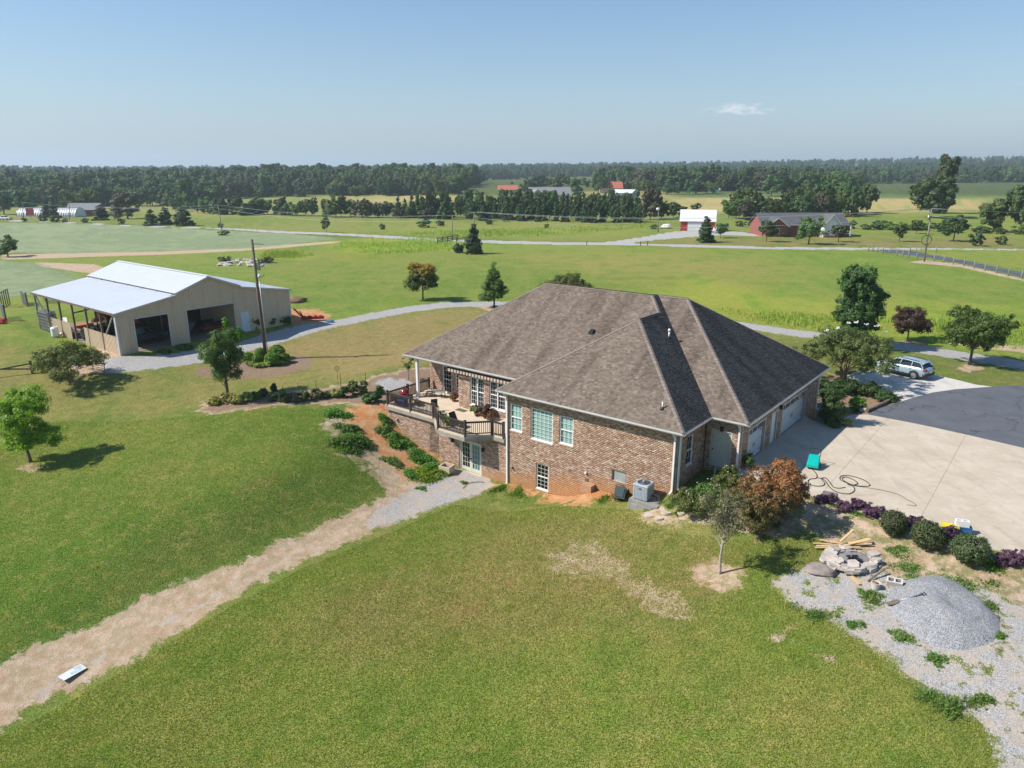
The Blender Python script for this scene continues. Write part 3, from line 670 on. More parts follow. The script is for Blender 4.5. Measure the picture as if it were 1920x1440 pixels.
spl = t.node('ShaderNodeSeparateXYZ'); t.l.new(v, spl.inputs[0])
# red clay splashed on the foot of the wall, following the slope of the ground
foot = t.math('ADD', spl.outputs[2], t.math('MULTIPLY', t.math('ADD', spl.outputs[0], 15.), -.218))
foot = t.math('ADD', foot, t.math('MULTIPLY', t.noise(v, .8, 5, .7), 1.5))
c = t.mix(t.ramp(foot, -2.75, -1.75, .8, 0), c, (.50, .245, .095))
t.set(b.inputs['Base Color'], c); t.set(b.inputs['Normal'], t.bump(n, .3, .006))
m_shingle, t, b = newmat('shingle', .95, 0, .15)
v = t.coord('Object'); c = t.attr('pc', 'Color'); n = t.noise(v, 60, 3, .8)
c = t.mix(t.ramp(n, .35, .7, 0, .5), c, t.mix(1., c, (.55, .53, .52), 'MULTIPLY'))
t.set(b.inputs['Base Color'], c); t.set(b.inputs['Normal'], t.bump(n, .5, .006))
m_cap = M('ridge_cap', (.285, .228, .185), (.22, .175, .145), 3, .95, bump=.4, bscale=60)

# ------------------------------------------------------------ the brick house
HX = empty('brick_house', tuple(E5), -AZB)
tag(HX, 'large one storey brick house with a brown shingled hip roof and walkout basement', 'house')
EZ = 3.2; K = .67
def V(p, q, z): return (-p, q, z)
class Wall:
    def __init__(s, o, d, n): s.o = o; s.d = d; s.n = n
    def pt(s, a, z, out=0.): return (-(s.o[0]+s.d[0]*a+s.n[0]*out), s.o[1]+s.d[1]*a+s.n[1]*out, z)
    def box(s, mb, a0, a1, z0, z1, o0, o1):
        P = [s.pt(a, z, o) for z in (z0, z1) for a, o in ((a0, o0), (a1, o0), (a1, o1), (a0, o1))]
        # keep outward winding whatever the handedness
        A, B, C_ = Vector(P[0]), Vector(P[1]), Vector(P[3])
        if (B-A).cross(C_-A).z < 0: P = [P[i] for i in (3, 2, 1, 0, 7, 6, 5, 4)]
        mb.hexa(P)
    def px(s, px, py):
        """wall coordinates (a, z) of a pixel of the photograph"""
        d = pray(px, py); n = ua*s.n[0]+ub*s.n[1]; p0 = E5+ua*s.o[0]+ub*s.o[1]
        C0 = Vector((0, 0, CH)); t = (p0-C0).dot(n)/d.dot(n); X = C0+d*t; D = ua*s.d[0]+ub*s.d[1]
        return (X-p0).dot(D), X.z
BR = np.array([(.38, .225, .155), (.44, .275, .195), (.49, .335, .24), (.54, .39, .29), (.58, .45, .345), (.33, .19, .13), (.25, .155, .115), (.40, .24, .165), (.46, .295, .21), (.62, .51, .40)])
BW = np.array([.15, .17, .18, .13, .09, .07, .02, .08, .08, .03]); BW /= BW.sum()
def brick_wall(W, L, z0, z1, holes=(), name='brick_wall', flip=False):
    """mortar core with reveals + every brick as its own proud block, joined"""
    xs = sorted({0., L}|{h[0] for h in holes}|{h[1] for h in holes}); zs = sorted({z0, z1}|{h[2] for h in holes}|{h[3] for h in holes})
    mb = MB()
    for i in range(len(xs)-1):
        for j in range(len(zs)-1):
            cx, cz = (xs[i]+xs[i+1])/2, (zs[j]+zs[j+1])/2
            if any(h[0] < cx < h[1] and h[2] < cz < h[3] for h in holes): continue
            W.box(mb, xs[i], xs[i+1], zs[j], zs[j+1], -.24, -.007)
    core = mb.build('wall_core', m_mortar, HX)
    ch, bl, g_ = .0762, .213, .010; V_, F_, C_ = [], [], []
    nz_ = int((z1-z0)/ch)
    for k in range(nz_):
        a, bz = z0+k*ch+g_, z0+(k+1)*ch; cz = (a+bz)/2; iv = [(0., L)]
        for h in holes:
            if h[2]-.02 < cz < h[3]+.02:
                nv = []
                for u0, u1 in iv:
                    if h[1] <= u0 or h[0] >= u1: nv.append((u0, u1)); continue
                    if h[0] > u0: nv.append((u0, h[0]))
                    if h[1] < u1: nv.append((h[1], u1))
                iv = nv
        for u0, u1 in iv:
            e = np.arange(math.floor(u0/bl)*bl-(bl/2 if k % 2 else 0), u1+bl, bl)
            s0 = np.clip(e, u0, u1); s1 = np.clip(e+bl-g_, u0, u1); m = s1-s0 > .03
            for x0, x1 in zip(s0[m], s1[m]):
                V_.append((x0, x1, a, bz))
    V_ = np.array(V_); n = len(V_); pr = rng.uniform(.0, .004, n)
    def P(s, z, o):
        x = -(W.o[0]+W.d[0]*s+W.n[0]*o); y = W.o[1]+W.d[1]*s+W.n[1]*o; return np.stack([x, y, z], -1)
    x0, x1, a, bz = V_.T; bk = np.full(n, -.007)
    pts = np.stack([P(x0, a, pr), P(x1, a, pr), P(x1, bz, pr), P(x0, bz, pr), P(x0, a, bk), P(x1, a, bk), P(x1, bz, bk), P(x0, bz, bk)], 1).reshape(-1, 3)
    fq = np.array([(0, 1, 2, 3), (4, 5, 1, 0), (3, 2, 6, 7), (4, 0, 3, 7), (1, 5, 6, 2)])
    nrm = np.cross(pts[1]-pts[0], pts[3]-pts[0]); outv = np.array([-W.n[0], W.n[1], 0])
    if nrm@outv < 0: fq = fq[:, ::-1]
    F_ = (np.arange(n)[:, None, None]*8+fq[None]).reshape(-1, 4)
    cc = BR[rng.choice(len(BR), n, p=BW)]*np.array([1.06, 1.09, 1.09])*rng.uniform(.80, 1.14, (n, 1))
    o = npmesh('brickwork', pts, F_, m_brick, core, np.repeat(cc, 5, axis=0)); tag(o, None, None, None, 'stuff')
    core.name = name; return core
def window(W, a0, a1, z0, z1, cols=3, rows=2, sashes=2, blind=None, deep=.09, name='window', frame=.05, sill=True):
    mb = MB(); f = frame
    W.box(mb, a0, a0+f, z0, z1, -deep, -deep+.05); W.box(mb, a1-f, a1, z0, z1, -deep, -deep+.05)
    W.box(mb, a0+f, a1-f, z1-f, z1, -deep, -deep+.049); W.box(mb, a0+f, a1-f, z0, z0+f, -deep, -deep+.049)
    fr = mb.build('window_frame' if name == 'window' else name, m_white, HX)
    fr.name = name
    hs = (z1-z0-2*f)/sashes
    for k in range(sashes):
        b0 = z0+f+k*hs; b1 = b0+hs; off = -deep+(.004 if k == 0 and sashes > 1 else -.012)
        s = MB(); W.box(s, a0+f, a1-f, b0, b0+.04, off, off+.03); W.box(s, a0+f, a1-f, b1-.035, b1-.001, off, off+.03)
        W.box(s, a0+f, a0+f+.035, b0+.04, b1-.035, off, off+.029); W.box(s, a1-f-.035, a1-f, b0+.04, b1-.035, off, off+.029); s.build('sash', m_white, fr)
        s = MB()
        for i in range(1, cols):
            x = a0+f+(a1-a0-2*f)*i/cols; W.box(s, x-.009, x+.009, b0+.03, b1-.03, off+.013, off+.024)
        for j in range(1, rows):
            z = b0+hs*j/rows; W.box(s, a0+f, a1-f, z-.009, z+.009, off+.0115, off+.0225)
        s.build('muntin', m_white, fr)
        s = MB(); s.quad(W.pt(a0+f, b0, off+.006), W.pt(a1-f, b0, off+.006), W.pt(a1-f, b1, off+.006), W.pt(a0+f, b1, off+.006)); s.build('pane', m_glass if blind else m_glass_dark, fr)
    s = MB()
    if blind:
        z = z0+f+.01
        while z < z1-f:
            P = [W.pt(a0+f, z, -deep-.05), W.pt(a1-f, z, -deep-.05), W.pt(a1-f, z+.045, -deep-.075), W.pt(a0+f, z+.045, -deep-.075)]; s.quad(*P); z += .047
        s.build('blind', blind, fr)
    s = MB(); W.box(s, a0+.01, a1-.01, z0+.01, z1-.01, -.225, -.21); s.build('dark_room', m_dark, fr)
    if sill:
        s = MB(); n_ = max(2, int((a1-a0)/.075)); 
        W.box(s, a0-.03, a1+.03, z0-.10, z0-.001, -.03, .035); s.build('sill', m_sill, fr)
        s = MB(); P = [W.pt(a0, z0+.001, .02), W.pt(a1, z0+.001, .02), W.pt(a1, z0+.05, -deep+.04), W.pt(a0, z0+.05, -deep+.04)]; s.quad(*P); s.build('sunlit_sill', m_white, fr)  # white slope over the brick sill: sunlight on the sill put into its colour
    return fr
m_sill = M('brick_sill', (.56, .42, .33), (.46, .27, .19), 9, .9, stretch=(1, 1, .1))

W_front = Wall((0, -3.26), (1, 0), (0, -1)); W_side = Wall((2.75, 0), (0, 1), (-1, 0)); W_gf = Wall((0, .5), (1, 0), (0, -1)); W_gs = Wall((.5, 0), (0, 1), (-1, 0))
W_bay = Wall((0, -.36), (1, 0), (0, -1)); W_rec = Wall((0, 1.5), (1, 0), (0, -1))
def sub(W, a): return Wall((W.o[0]+W.d[0]*a, W.o[1]+W.d[1]*a), W.d, W.n)
def bw(W, a0, a1, z0, z1, holes=(), name='brick_wall'):
    return brick_wall(sub(W, a0), a1-a0, z0, z1, [(h[0]-a0, h[1]-a0, h[2], h[3]) for h in holes], name)
ST = 2.985
# front wing and basement
w1 = (13.98, 14.98, .37, 2.27); w2 = (11.48, 13.24, .14, 2.30); w3 = (9.9, 10.95, .38, 2.27); wb = (11.76, 12.76, -3.3, -1.48)
ha = W_front.px(1148, 879); hb = W_front.px(1174, 909); hatch = (hb[0], ha[0], hb[1]+.05, ha[1])
bw(W_front, 2.75, 15.3, -4.6, ST, [w1, w2, w3, wb, hatch])
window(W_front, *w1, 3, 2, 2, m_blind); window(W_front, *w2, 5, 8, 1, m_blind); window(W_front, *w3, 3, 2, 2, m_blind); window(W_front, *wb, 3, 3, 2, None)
door = (17.62, 19.72, -3.74, -1.36)
bw(W_front, 15.302, 21.74, -4.8, -.45, [door], 'basement_wall')
whole = (-2.0, -1.17, .45, 2.34)
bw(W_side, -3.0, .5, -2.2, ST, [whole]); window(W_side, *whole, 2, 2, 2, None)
sd = (1.12, 2.3, -.1, 2.2)
bw(W_gf, .5, 2.72, -1.2, ST, [sd])
g1 = (1.75, 4.5, -.06, 2.16); g2 = (7.8, 12.7, -.06, 2.16); pd = (5.72, 6.72, -.06, 2.12)
bw(W_gs, .74, 15.6, -.6, ST, [g1, g2, pd])
wA = (19.78, 21.14, .18, 2.36); wB = (17.75, 19.25, .3, 2.38)
bw(W_bay, 15.3, 22.35, -.6, ST, [wA, wB])
for w_ in (wA, wB):
    mid = (w_[0]+w_[1])/2; window(W_bay, w_[0], mid-.0, w_[2], w_[3], 3, 3, 2, None, sill=False); window(W_bay, mid+.0, w_[1], w_[2], w_[3], 3, 3, 2, None, sill=False)
    s = MB(); W_bay.box(s, w_[0]-.03, w_[1]+.03, w_[2]-.09, w_[2]-.001, -.03, .05); s.build('window_sill', m_white, HX)
    s = MB(); W_bay.box(s, mid-.05, mid+.05, w_[2], w_[3], -.04, -.012); s.build('mullion', m_white, HX)
wR1 = (24.85, 25.8, -.2, 2.07); wR2 = (23.35, 24.4, .4, 2.07)
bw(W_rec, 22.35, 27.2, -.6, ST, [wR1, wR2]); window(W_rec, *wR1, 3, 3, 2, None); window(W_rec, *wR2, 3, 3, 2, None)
W_bl = Wall((22.35, 0), (0, 1), (1, 0)); bw(W_bl, -.12, 1.5, -.6, ST)
W_left = Wall((27.2, 0), (0, 1), (1, 0)); bw(W_left, 1.74, 15.6, -1.5, ST)
W_wl = Wall((15.3, 0), (0, 1), (1, 0)); bw(W_wl, -3.02, -.36, -.6, ST)
W_back = Wall((0, 15.6), (1, 0), (0, 1)); bw(W_back, .74, 26.96, -.8, ST)
# retaining wall under the porch: straight, then curving inward before the basement wall
bw(W_front, 22.75, 27.2, -4.4, -.5, (), 'retaining_wall')
ca, cb = Vector((22.75, -3.26)), Vector((21.76, -2.55)); dd = (cb-ca); Lc = dd.length; dd.normalize()
Wc = Wall(tuple(ca), tuple(dd), (dd.y, -dd.x) if dd.y*0+(-dd.x)*-1 < 0 else (-dd.y, dd.x))
if Wc.n[1] > 0: Wc.n = (-Wc.n[0], -Wc.n[1])
bw(Wc, 0.0, Lc, -4.4, -.5, (), 'retaining_wall')
W_rl = Wall((27.2, 0), (0, 1), (1, 0)); bw(W_rl, -3.02, 1.49, -2.8, -.5, (), 'retaining_wall')
# solid inner blocks of the house body so nothing shows through
# ---- doors
def garage_door(W, h, cols, name='garage_door', rows=4):
    a0, a1, z0, z1 = h; s = MB(); W.box(s, a0, a1, z0, z1, -.20, -.17); root = s.build(name, m_gdoor, HX)
    rh = (z1-z0)/rows; pw = (a1-a0)/cols
    for r_ in range(rows):
        s = MB(); W.box(s, a0+.01, a1-.01, z0+r_*rh+.012, z0+(r_+1)*rh-.012, -.17, -.15); s.build('door_section', m_gdoor, root)
        for c_ in range(cols):
            x0 = a0+c_*pw+.07; x1 = a0+(c_+1)*pw-.07; zz0 = z0+r_*rh+.07; zz1 = z0+(r_+1)*rh-.07
            if r_ == rows-1:
                s = MB()
                s.mi = 0; W.box(s, x0, x1, zz0, zz1, -.15, -.146)
                s.build('door_window', m_glass_blk, root)
                s = MB(); n_ = 4
                for i in range(1, n_): xx = x0+(x1-x0)*i/n_; W.box(s, xx-.012, xx+.012, zz0, zz1, -.146, -.138)
                s.build('muntin', m_gdoor, root)
            else:
                s = MB(); W.box(s, x0, x1, zz0, zz1, -.15, -.141); s.build('door_panel', m_gdoor, root)
    xm = (a0+a1)/2
    for dx in (-.12, .12): s = MB(); W.box(s, xm+dx-.02, xm+dx+.02, z0+.75, z0+1.0, -.15, -.12); s.build('handle', m_black, root)
    for x in (a0+.15, a1-.15):
        for z in (z0+.3, z0+1.6):
            s = MB(); W.box(s, min(x, x+(.3 if x < xm else -.3)), max(x, x+(.3 if x < xm else -.3)), z-.025, z+.025, -.15, -.135); s.build('strap_hinge', m_black, root)
    s = MB(); W.box(s, a0-.12, a0-.001, z0, z1+.1, -.06, .012); W.box(s, a1+.001, a1+.12, z0, z1+.1, -.06, .012); W.box(s, a0, a1, z1+.001, z1+.1, -.06, .012); s.build('door_trim', m_trim, root)
    return root
m_glass_blk, t_, b_ = newmat('black_glass', .06, 0, .6); b_.inputs['Base Color'].default_value = (.015, .018, .02, 1)
garage_door(W_gs, g1, 3); garage_door(W_gs, g2, 5)
s = MB(); W_gs.box(s, pd[0], pd[1], pd[2], pd[3], -.14, -.1); d_ = s.build('person_door', m_white, HX)
s = MB(); 
for k in range(3): W_gs.box(s, pd[0]+.15, pd[1]-.15, pd[2]+.15+k*.65, pd[2]+.7+k*.65, -.1, -.09)
s.build('door_panel', m_white, d_); s = MB(); W_gs.box(s, pd[0]+.05, pd[0]+.12, .9, 1.0, -.1, -.04); s.build('handle', m_black, d_)
s = MB(); W_gs.box(s, pd[0]-.09, pd[0]-.001, -.06, 2.22, -.05, .012); W_gs.box(s, pd[1]+.001, pd[1]+.09, -.06, 2.22, -.05, .012); W_gs.box(s, pd[0], pd[1], 2.121, 2.22, -.05, .012); s.build('door_trim', m_trim, d_)
s = MB(); W_gf.box(s, sd[0], sd[1], sd[2], sd[3], -.12, -.08); d_ = s.build('side_door', m_door, HX)
for k in range(4):
    s = MB(); x0 = sd[0]+.09+k*(sd[1]-sd[0]-.18)/4; W_gf.box(s, x0+.012, x0+(sd[1]-sd[0]-.18)/4-.012, sd[2]+.1, sd[3]-.1, -.08, -.072); s.build('door_board', m_door, d_)
s = MB(); W_gf.box(s, sd[1]-.10, sd[1]-.04, .9, 1.0, -.072, -.02); s.build('handle', m_black, d_)
s = MB(); W_gf.box(s, sd[0]-.07, sd[0]-.001, sd[2], 2.28, -.05, .012); W_gf.box(s, sd[1]+.001, sd[1]+.07, sd[2], 2.28, -.05, .012); W_gf.box(s, sd[0], sd[1], 2.201, 2.28, -.05, .012); s.build('door_trim', m_door, d_)
# french doors of the basement
m_fdoor = M('french_door_cream', (.62, .61, .50), (.55, .53, .43), 2, .55)
s = MB(); W_front.box(s, door[0]+.001, door[0]+.10, door[2], door[3]-.001, -.16, -.05); W_front.box(s, door[1]-.10, door[1]-.001, door[2], door[3]-.001, -.16, -.05); W_front.box(s, door[0]+.10, door[1]-.10, door[3]-.1, door[3]-.001, -.16, -.05)
fd = s.build('french_doors', m_fdoor, HX)
mid = (door[0]+door[1])/2
for a0, a1 in ((door[0]+.1, mid-.004), (mid+.004, door[1]-.1)):
    z0, z1 = door[2]+.02, door[3]-.1; s = MB()
    W_front.box(s, a0, a0+.13, z0, z1, -.14, -.095); W_front.box(s, a1-.13, a1, z0, z1, -.14, -.095); W_front.box(s, a0+.13, a1-.13, z0, z0+.26, -.14, -.096); W_front.box(s, a0+.13, a1-.13, z1-.13, z1, -.14, -.096); lf = s.build('door_leaf', m_fdoor, fd)
    s = MB(); 
    for i in range(1, 3): x = a0+.13+(a1-a0-.26)*i/3; W_front.box(s, x-.012, x+.012, z0+.26, z1-.13, -.118, -.1)
    for j in range(1, 5): z = z0+.26+(z1-z0-.39)*j/5; W_front.box(s, a0+.13, a1-.13, z-.012, z+.012, -.1165, -.1015)
    s.build('muntin', m_fdoor, fd)
    s = MB(); s.quad(W_front.pt(a0+.13, z0+.26, -.125), W_front.pt(a1-.13, z0+.26, -.125), W_front.pt(a1-.13, z1-.13, -.125), W_front.pt(a0+.13, z1-.13, -.125)); s.build('pane', m_glass, fd)
    if a0 < mid-.5: s = MB(); s.quad(*[W_front.pt(a, z, -.17) for a, z in ((a0+.1, z0+.2), (a1-.1, z0+.2), (a1-.1, z1-.1), (a0+.1, z1-.1))]); s.build('blind', m_blind2, fd)
for dx in (-.07, .07): s = MB(); W_front.box(s, mid+dx-.02, mid+dx+.02, door[2]+.98, door[2]+1.04, -.095, -.03); s.build('handle', m_black, fd)
s = MB(); W_front.box(s, door[0]+.02, door[1]-.02, door[2]+.01, door[3]-.01, -.226, -.215); s.build('dark_room', m_dark, fd)
s = MB(); W_front.box(s, door[0]-.05, door[1]+.05, door[2]-.12, door[2]-.001, -.2, .15); s.build('threshold', m_deck, fd)
# crawl space hatch, square vent, small spouts in the wall
s = MB(); W_front.box(s, hatch[0], hatch[0]+.05, hatch[2], hatch[3], -.12, -.02); W_front.box(s, hatch[1]-.05, hatch[1], hatch[2], hatch[3], -.12, -.02); W_front.box(s, hatch[0]+.05, hatch[1]-.05, hatch[3]-.05, hatch[3], -.12, -.02); hf = s.build('access_hatch', m_timber, HX)
s = MB(); W_front.box(s, hatch[0]+.05, hatch[1]-.05, hatch[2], hatch[3]-.05, -.11, -.09); s.build('hatch_panel', M('hatch_panel', (.36, .385, .40), (.50, .52, .53), 1.6, .45, .3), hf)
for px, py, sz in ((962, 877, .1), (1099, 886, .12)):
    a, z = W_front.px(px, py); s = MB(); W_front.box(s, a-sz/2, a+sz/2, z-sz/2, z+sz/2, 0.006, .12); s.build('outlet_box', m_black if sz < .11 else m_white, HX)
a, z = W_front.px(745, 786); s = MB(); W_front.box(s, a-.09, a+.09, z-.07, z+.08, .006, .16); s.build('outlet_box', M('vent_tan', (.45, .34, .24), None, 3), HX)
def wall_lamp(W, px, py):
    a, z = W.px(px, py); s = MB(); W.box(s, a-.05, a+.05, z-.05, z+.12, .006, .03); W.box(s, a-.08, a+.08, z-.16, z+.06, .05, .2); W.box(s, a-.1, a+.1, z+.06, z+.09, .03, .22); s.build('wall_lamp', m_black, HX)
wall_lamp(W_front, 850, 824); wall_lamp(W_front, 907, 842); wall_lamp(W_gf, 1355, 803); wall_lamp(W_gs, 1462, 762)
# low brick vent box by the wall foot
a, z = W_front.px(1103, 905)
s = MB(); W_front.box(s, a-.55, a+.2, z-.45, z+.05, .006, .55); s.build('brick_planter', M('clay_stained_brick', (.46, .28, .16), (.36, .20, .11), 5, .9), HX)
s = MB(); W_front.box(s, a+.01, a+.25, z-.5, z+.28, .01, .04); s.build('brick_vent_board', m_timber, HX)

# ---- roof planes and shingles
PL = {
 'main': [(27.72, -.87), (19.6, 7.25), (10.37, 7.25), (9.015, 5.865), (15.78, -.87)],
 'wing_left': [(15.78, -3.76), (15.78, -.87), (9.015, 5.865), (9.015, 3.0)],
 'wing_front': [(2.25, -3.76), (15.78, -3.76), (9.015, 3.0)],
 'wing_right': [(2.25, 0), (2.25, -3.76), (9.015, 3.0), (9.015, 5.865), (10.37, 7.25), (10.25, 8.0)],
 'garage_front': [(0, 0), (2.25, 0), (10.25, 8), (8, 8)],
 'garage_side': [(0, 16), (0, 0), (8, 8)],
 'garage_rear': [(10.25, 16), (0, 16), (8, 8), (10.25, 8)],
 'main_left': [(27.72, 16), (19.6, 7.25), (27.72, -.87)],
 'main_rear': [(27.72, 16), (10.37, 16), (10.37, 7.25), (19.6, 7.25)],
 'rear_strip': [(10.25, 16), (10.25, 8), (10.37, 7.25), (10.37, 16)]}
def zr(p, q, name):
    if name == 'main': return EZ+K*(q+.87)
    if name == 'wing_left': return EZ+K*(15.78-p)
    if name == 'wing_front': return EZ+K*(q+3.76)
    if name == 'wing_right': return EZ+K*(p-2.25)
    if name == 'garage_front': return EZ+K*q
    if name == 'garage_side': return EZ+K*p
    if name == 'garage_rear': return EZ+K*(16-q)
    if name == 'main_left': return EZ+K*(27.72-p)
    return EZ+5.44*(16-q)/8.75 if not (name == 'rear_strip' and q == 8) else EZ+5.36
UPD = {'main': (0, 1), 'wing_left': (-1, 0), 'wing_front': (0, 1), 'wing_right': (1, 0), 'garage_front': (0, 1), 'garage_side': (1, 0), 'garage_rear': (0, -1), 'main_left': (-1, 0), 'main_rear': (0, -1), 'rear_strip': (0, -1)}
SH = np.array([(.270, .215, .172), (.245, .193, .155), (.222, .175, .142), (.305, .245, .20), (.20, .158, .13), (.258, .205, .166)])*.84
for nm, P in PL.items():
    mb = MB(); pts = [Vector(V(p, q, zr(p, q, nm))) for p, q in P]
    nn_ = (pts[1]-pts[0]).cross(pts[2]-pts[0])
    if len(P) > 3 and nn_.length < 1e-3: nn_ = (pts[2]-pts[0]).cross(pts[3]-pts[0])
    if nn_.z < 0: pts = pts[::-1]; nn_ = -nn_
    mb.poly(pts); rp = mb.build('roof_plane', m_shingle_base if 'm_shingle_base' in globals() else M('shingle_base', (.12, .10, .09)), HX)
    m_shingle_base = rp.data.materials[0]
    N = nn_.normalized(); u2 = UPD[nm]; eU = Vector((-u2[0], u2[1], 0)); eS = (eU-N*eU.dot(N)).normalized(); eE = eS.cross(N).normalized()
    o0 = pts[0]; uv = [((q-o0).dot(eE), (q-o0).dot(eS)) for q in pts]
    smin = min(v_ for _, v_ in uv); smax = max(v_ for _, v_ in uv); ex = .145
    V_, C_ = [], []; k = 0; s_ = smin-.03
    while s_ < smax-.03:
        mid_s = min(max(s_+ex/2, smin+1e-3), smax-1e-3); xi = []
        for i in range(len(uv)):
            (a0, b0), (a1, b1) = uv[i], uv[(i+1) % len(uv)]
            if (b0 > mid_s) != (b1 > mid_s): xi.append(a0+(mid_s-b0)*(a1-a0)/(b1-b0))
        xi.sort()
        for j in range(0, len(xi)-1, 2):
            x = xi[j]; end = xi[j+1]
            first = True
            while x < end-.02:
                w_ = random.choice((.15, .19, .23, .27)); x1 = min(x+w_, end)
                cen = o0+eE*((x+x1)/2)+eS*s_
                st = mnoise.noise(Vector(((x+x1)*.5*.95, s_*.16, hash(nm) % 7*0+len(nm)*3.3)))+.5*mnoise.noise(Vector(((x+x1)*1.1, s_*.35, len(nm)*5.1)))
                dk = 1-.30*max(0., min(1., (st+.0)*1.7)); c_ = SH[random.randrange(6)]*dk*random.uniform(.88, 1.1)
                V_.append((x+.002, x1-.002, s_, s_+ex+.02, random.choice((.012, .021, .021)))); C_.append(c_); x = x1
        s_ += ex; k += 1
    A = np.array(V_); n = len(A); o_, e_, S_, N_ = [np.array(q) for q in (o0, eE, eS, N)]
    def PP(x, s, h): return o_+x[:, None]*e_+s[:, None]*S_+h[:, None]*N_
    x0, x1, s0, s1, h_ = A.T; z_ = np.full(n, .003)
    pts_ = np.stack([PP(x0, s0, h_), PP(x1, s0, h_), PP(x1, s1, z_), PP(x0, s1, z_), PP(x0, s0, z_*0), PP(x1, s0, z_*0)], 1).reshape(-1, 3)
    fq = np.array([(0, 1, 2, 3), (4, 5, 1, 0), (4, 0, 3, 3), (5, 2, 1, 1)])[:2]
    if np.dot(np.cross(pts_[1]-pts_[0], pts_[3]-pts_[0]), N_) < 0: fq = fq[:, ::-1]
    F_ = (np.arange(n)[:, None, None]*6+fq[None]).reshape(-1, 4)
    tag(npmesh('shingles', pts_, F_, m_shingle, rp, np.repeat(np.array(C_), 2, axis=0)), None, None, None, 'stuff')
# hip and ridge caps: overlapping bent tiles
def zz(p, q, n_): return Vector(V(p, q, zr(p, q, n_)))
CAPS = [(zz(27.72, -.87, 'main'), zz(19.6, 7.25, 'main')), (zz(19.6, 7.25, 'main'), zz(10.37, 7.25, 'main')), (zz(9.015, 5.865, 'main'), zz(10.37, 7.25, 'main')),
        (zz(15.78, -3.76, 'wing_front'), zz(9.015, 3., 'wing_front')), (zz(2.25, -3.76, 'wing_front'), zz(9.015, 3., 'wing_front')), (zz(9.015, 3., 'wing_left'), zz(9.015, 5.865, 'wing_left')),
        (zz(0, 0, 'garage_front'), zz(8, 8, 'garage_front')), (zz(0, 16, 'garage_side'), zz(8, 8, 'garage_side')), (zz(8, 8, 'garage_front'), zz(10.25, 8, 'garage_front')), (zz(27.72, 16, 'main_left'), zz(19.6, 7.25, 'main_left'))]
capme = None
for a, b_ in CAPS:
    d = (b_-a); L = d.length; d.normalize(); sd_ = Vector((0, 0, 1)).cross(d).normalized(); hip = abs(d.z) > .05
    drop = .13*(.42 if hip else .62)
    mb = MB(); x = 0; k = 0
    while x < L-.02:
        c_ = random.uniform(.85, 1.1); x1 = min(x+.30, L); up = Vector((0, 0, 1))
        p0 = a+d*x+up*.040; p1 = a+d*x1+up*.024; q0 = p0+sd_*.14-up*drop; q1 = p1+sd_*.14-up*drop; r0 = p0-sd_*.14-up*drop; r1 = p1-sd_*.14-up*drop
        mb.cc = (.27*c_, .222*c_, .19*c_, 1)
        mb.add([p0, p1, q0, q1, r0, r1, p0-up*.022, q0-up*.022, r0-up*.022], [(0, 1, 3, 2)[::-1], (1, 0, 4, 5)[::-1], (0, 2, 7, 6), (0, 6, 8, 4)]); x = x1
    tag(mb.build('ridge_caps', m_shingle, HX), None, None, None, 'stuff')
# ridge vent strip
# ---- eaves: fascia, gutters, soffit
EV = [(27.72, -.87), (15.78, -.87), (15.78, -3.76), (2.25, -3.76), (2.25, 0), (0, 0), (0, 16), (27.72, 16)]
s = MB(); s.poly([V(p, q, 2.99) for p, q in EV][::-1]); s.poly([V(p, q, 3.0) for p, q in EV]); s.build('soffit', m_soffit, HX)
for i in range(len(EV)):
    (p0, q0), (p1, q1) = EV[i], EV[(i+1) % len(EV)]; a = Vector(V(p0, q0, 0)); b_ = Vector(V(p1, q1, 0)); d = (b_-a).normalized(); out = Vector((d.y, -d.x, 0))
    cen = Vector(V(14, 6, 0))
    m_ = (a+b_)/2+out*.2
    # outward test against the footprint
    pts2 = np.array([(-p, q) for p, q in EV])
    if sdpoly(pts2, np.array([m_.x]), np.array([m_.y]))[0] > 0: out = -out
    s = MB(); e0 = out*.012
    s.beam(a+e0*0+Vector((0, 0, 3.09)), b_+Vector((0, 0, 3.09)), .03, .2); s.build('fascia', m_gutter, HX)
    s = MB(); prof = [(.02, 3.03), (.09, 3.03), (.135, 3.10), (.135, 3.165), (.12, 3.165), (.118, 3.11), (.085, 3.05), (.02, 3.05)]
    ext = .0
    A_ = [a+out*u_+Vector((0, 0, z))-d*0 for u_, z in prof]; B_ = [b_+out*u_+Vector((0, 0, z)) for u_, z in prof]
    n_ = len(prof); s.add(A_+B_, [(j, (j+1) % n_, (j+1) % n_+n_, j+n_) for j in range(n_)]+[tuple(range(n_))[::-1], tuple(range(n_, 2*n_))]); s.build('gutter', m_gutter, HX)
def downspout(p, q, z0, z1, out):
    s = MB(); w = .055; ox, oy = out
    s.box(-p-w-ox*0, -p+w, q-w, q+w, z0+.15, z1-.35); s.beam(V(p, q, z1-.36), V(p-(-ox)*0-ox*-.38*-1*0+0, q, z1-.1), .1, .1)
    s.beam(V(p, q, z1-.38), V(p+ox*.42, q+oy*.42, z1+.0), .1, .1); s.beam(V(p, q, z0+.16), V(p+ox*.3, q+oy*.3, z0+.02), .1, .1)
    s.build('downspout', m_white, HX)
downspout(15.2, -3.34, -3.75, 3.05, (0, -1)); downspout(2.9, -3.34, -.8, 3.05, (0, -1)); downspout(2.67, -3.1, -.7, 3.05, (-1, 0)); downspout(.6, .42, -.3, 3.05, (0, -1)); downspout(.42, 15.3, -.1, 3.05, (-1, 0))
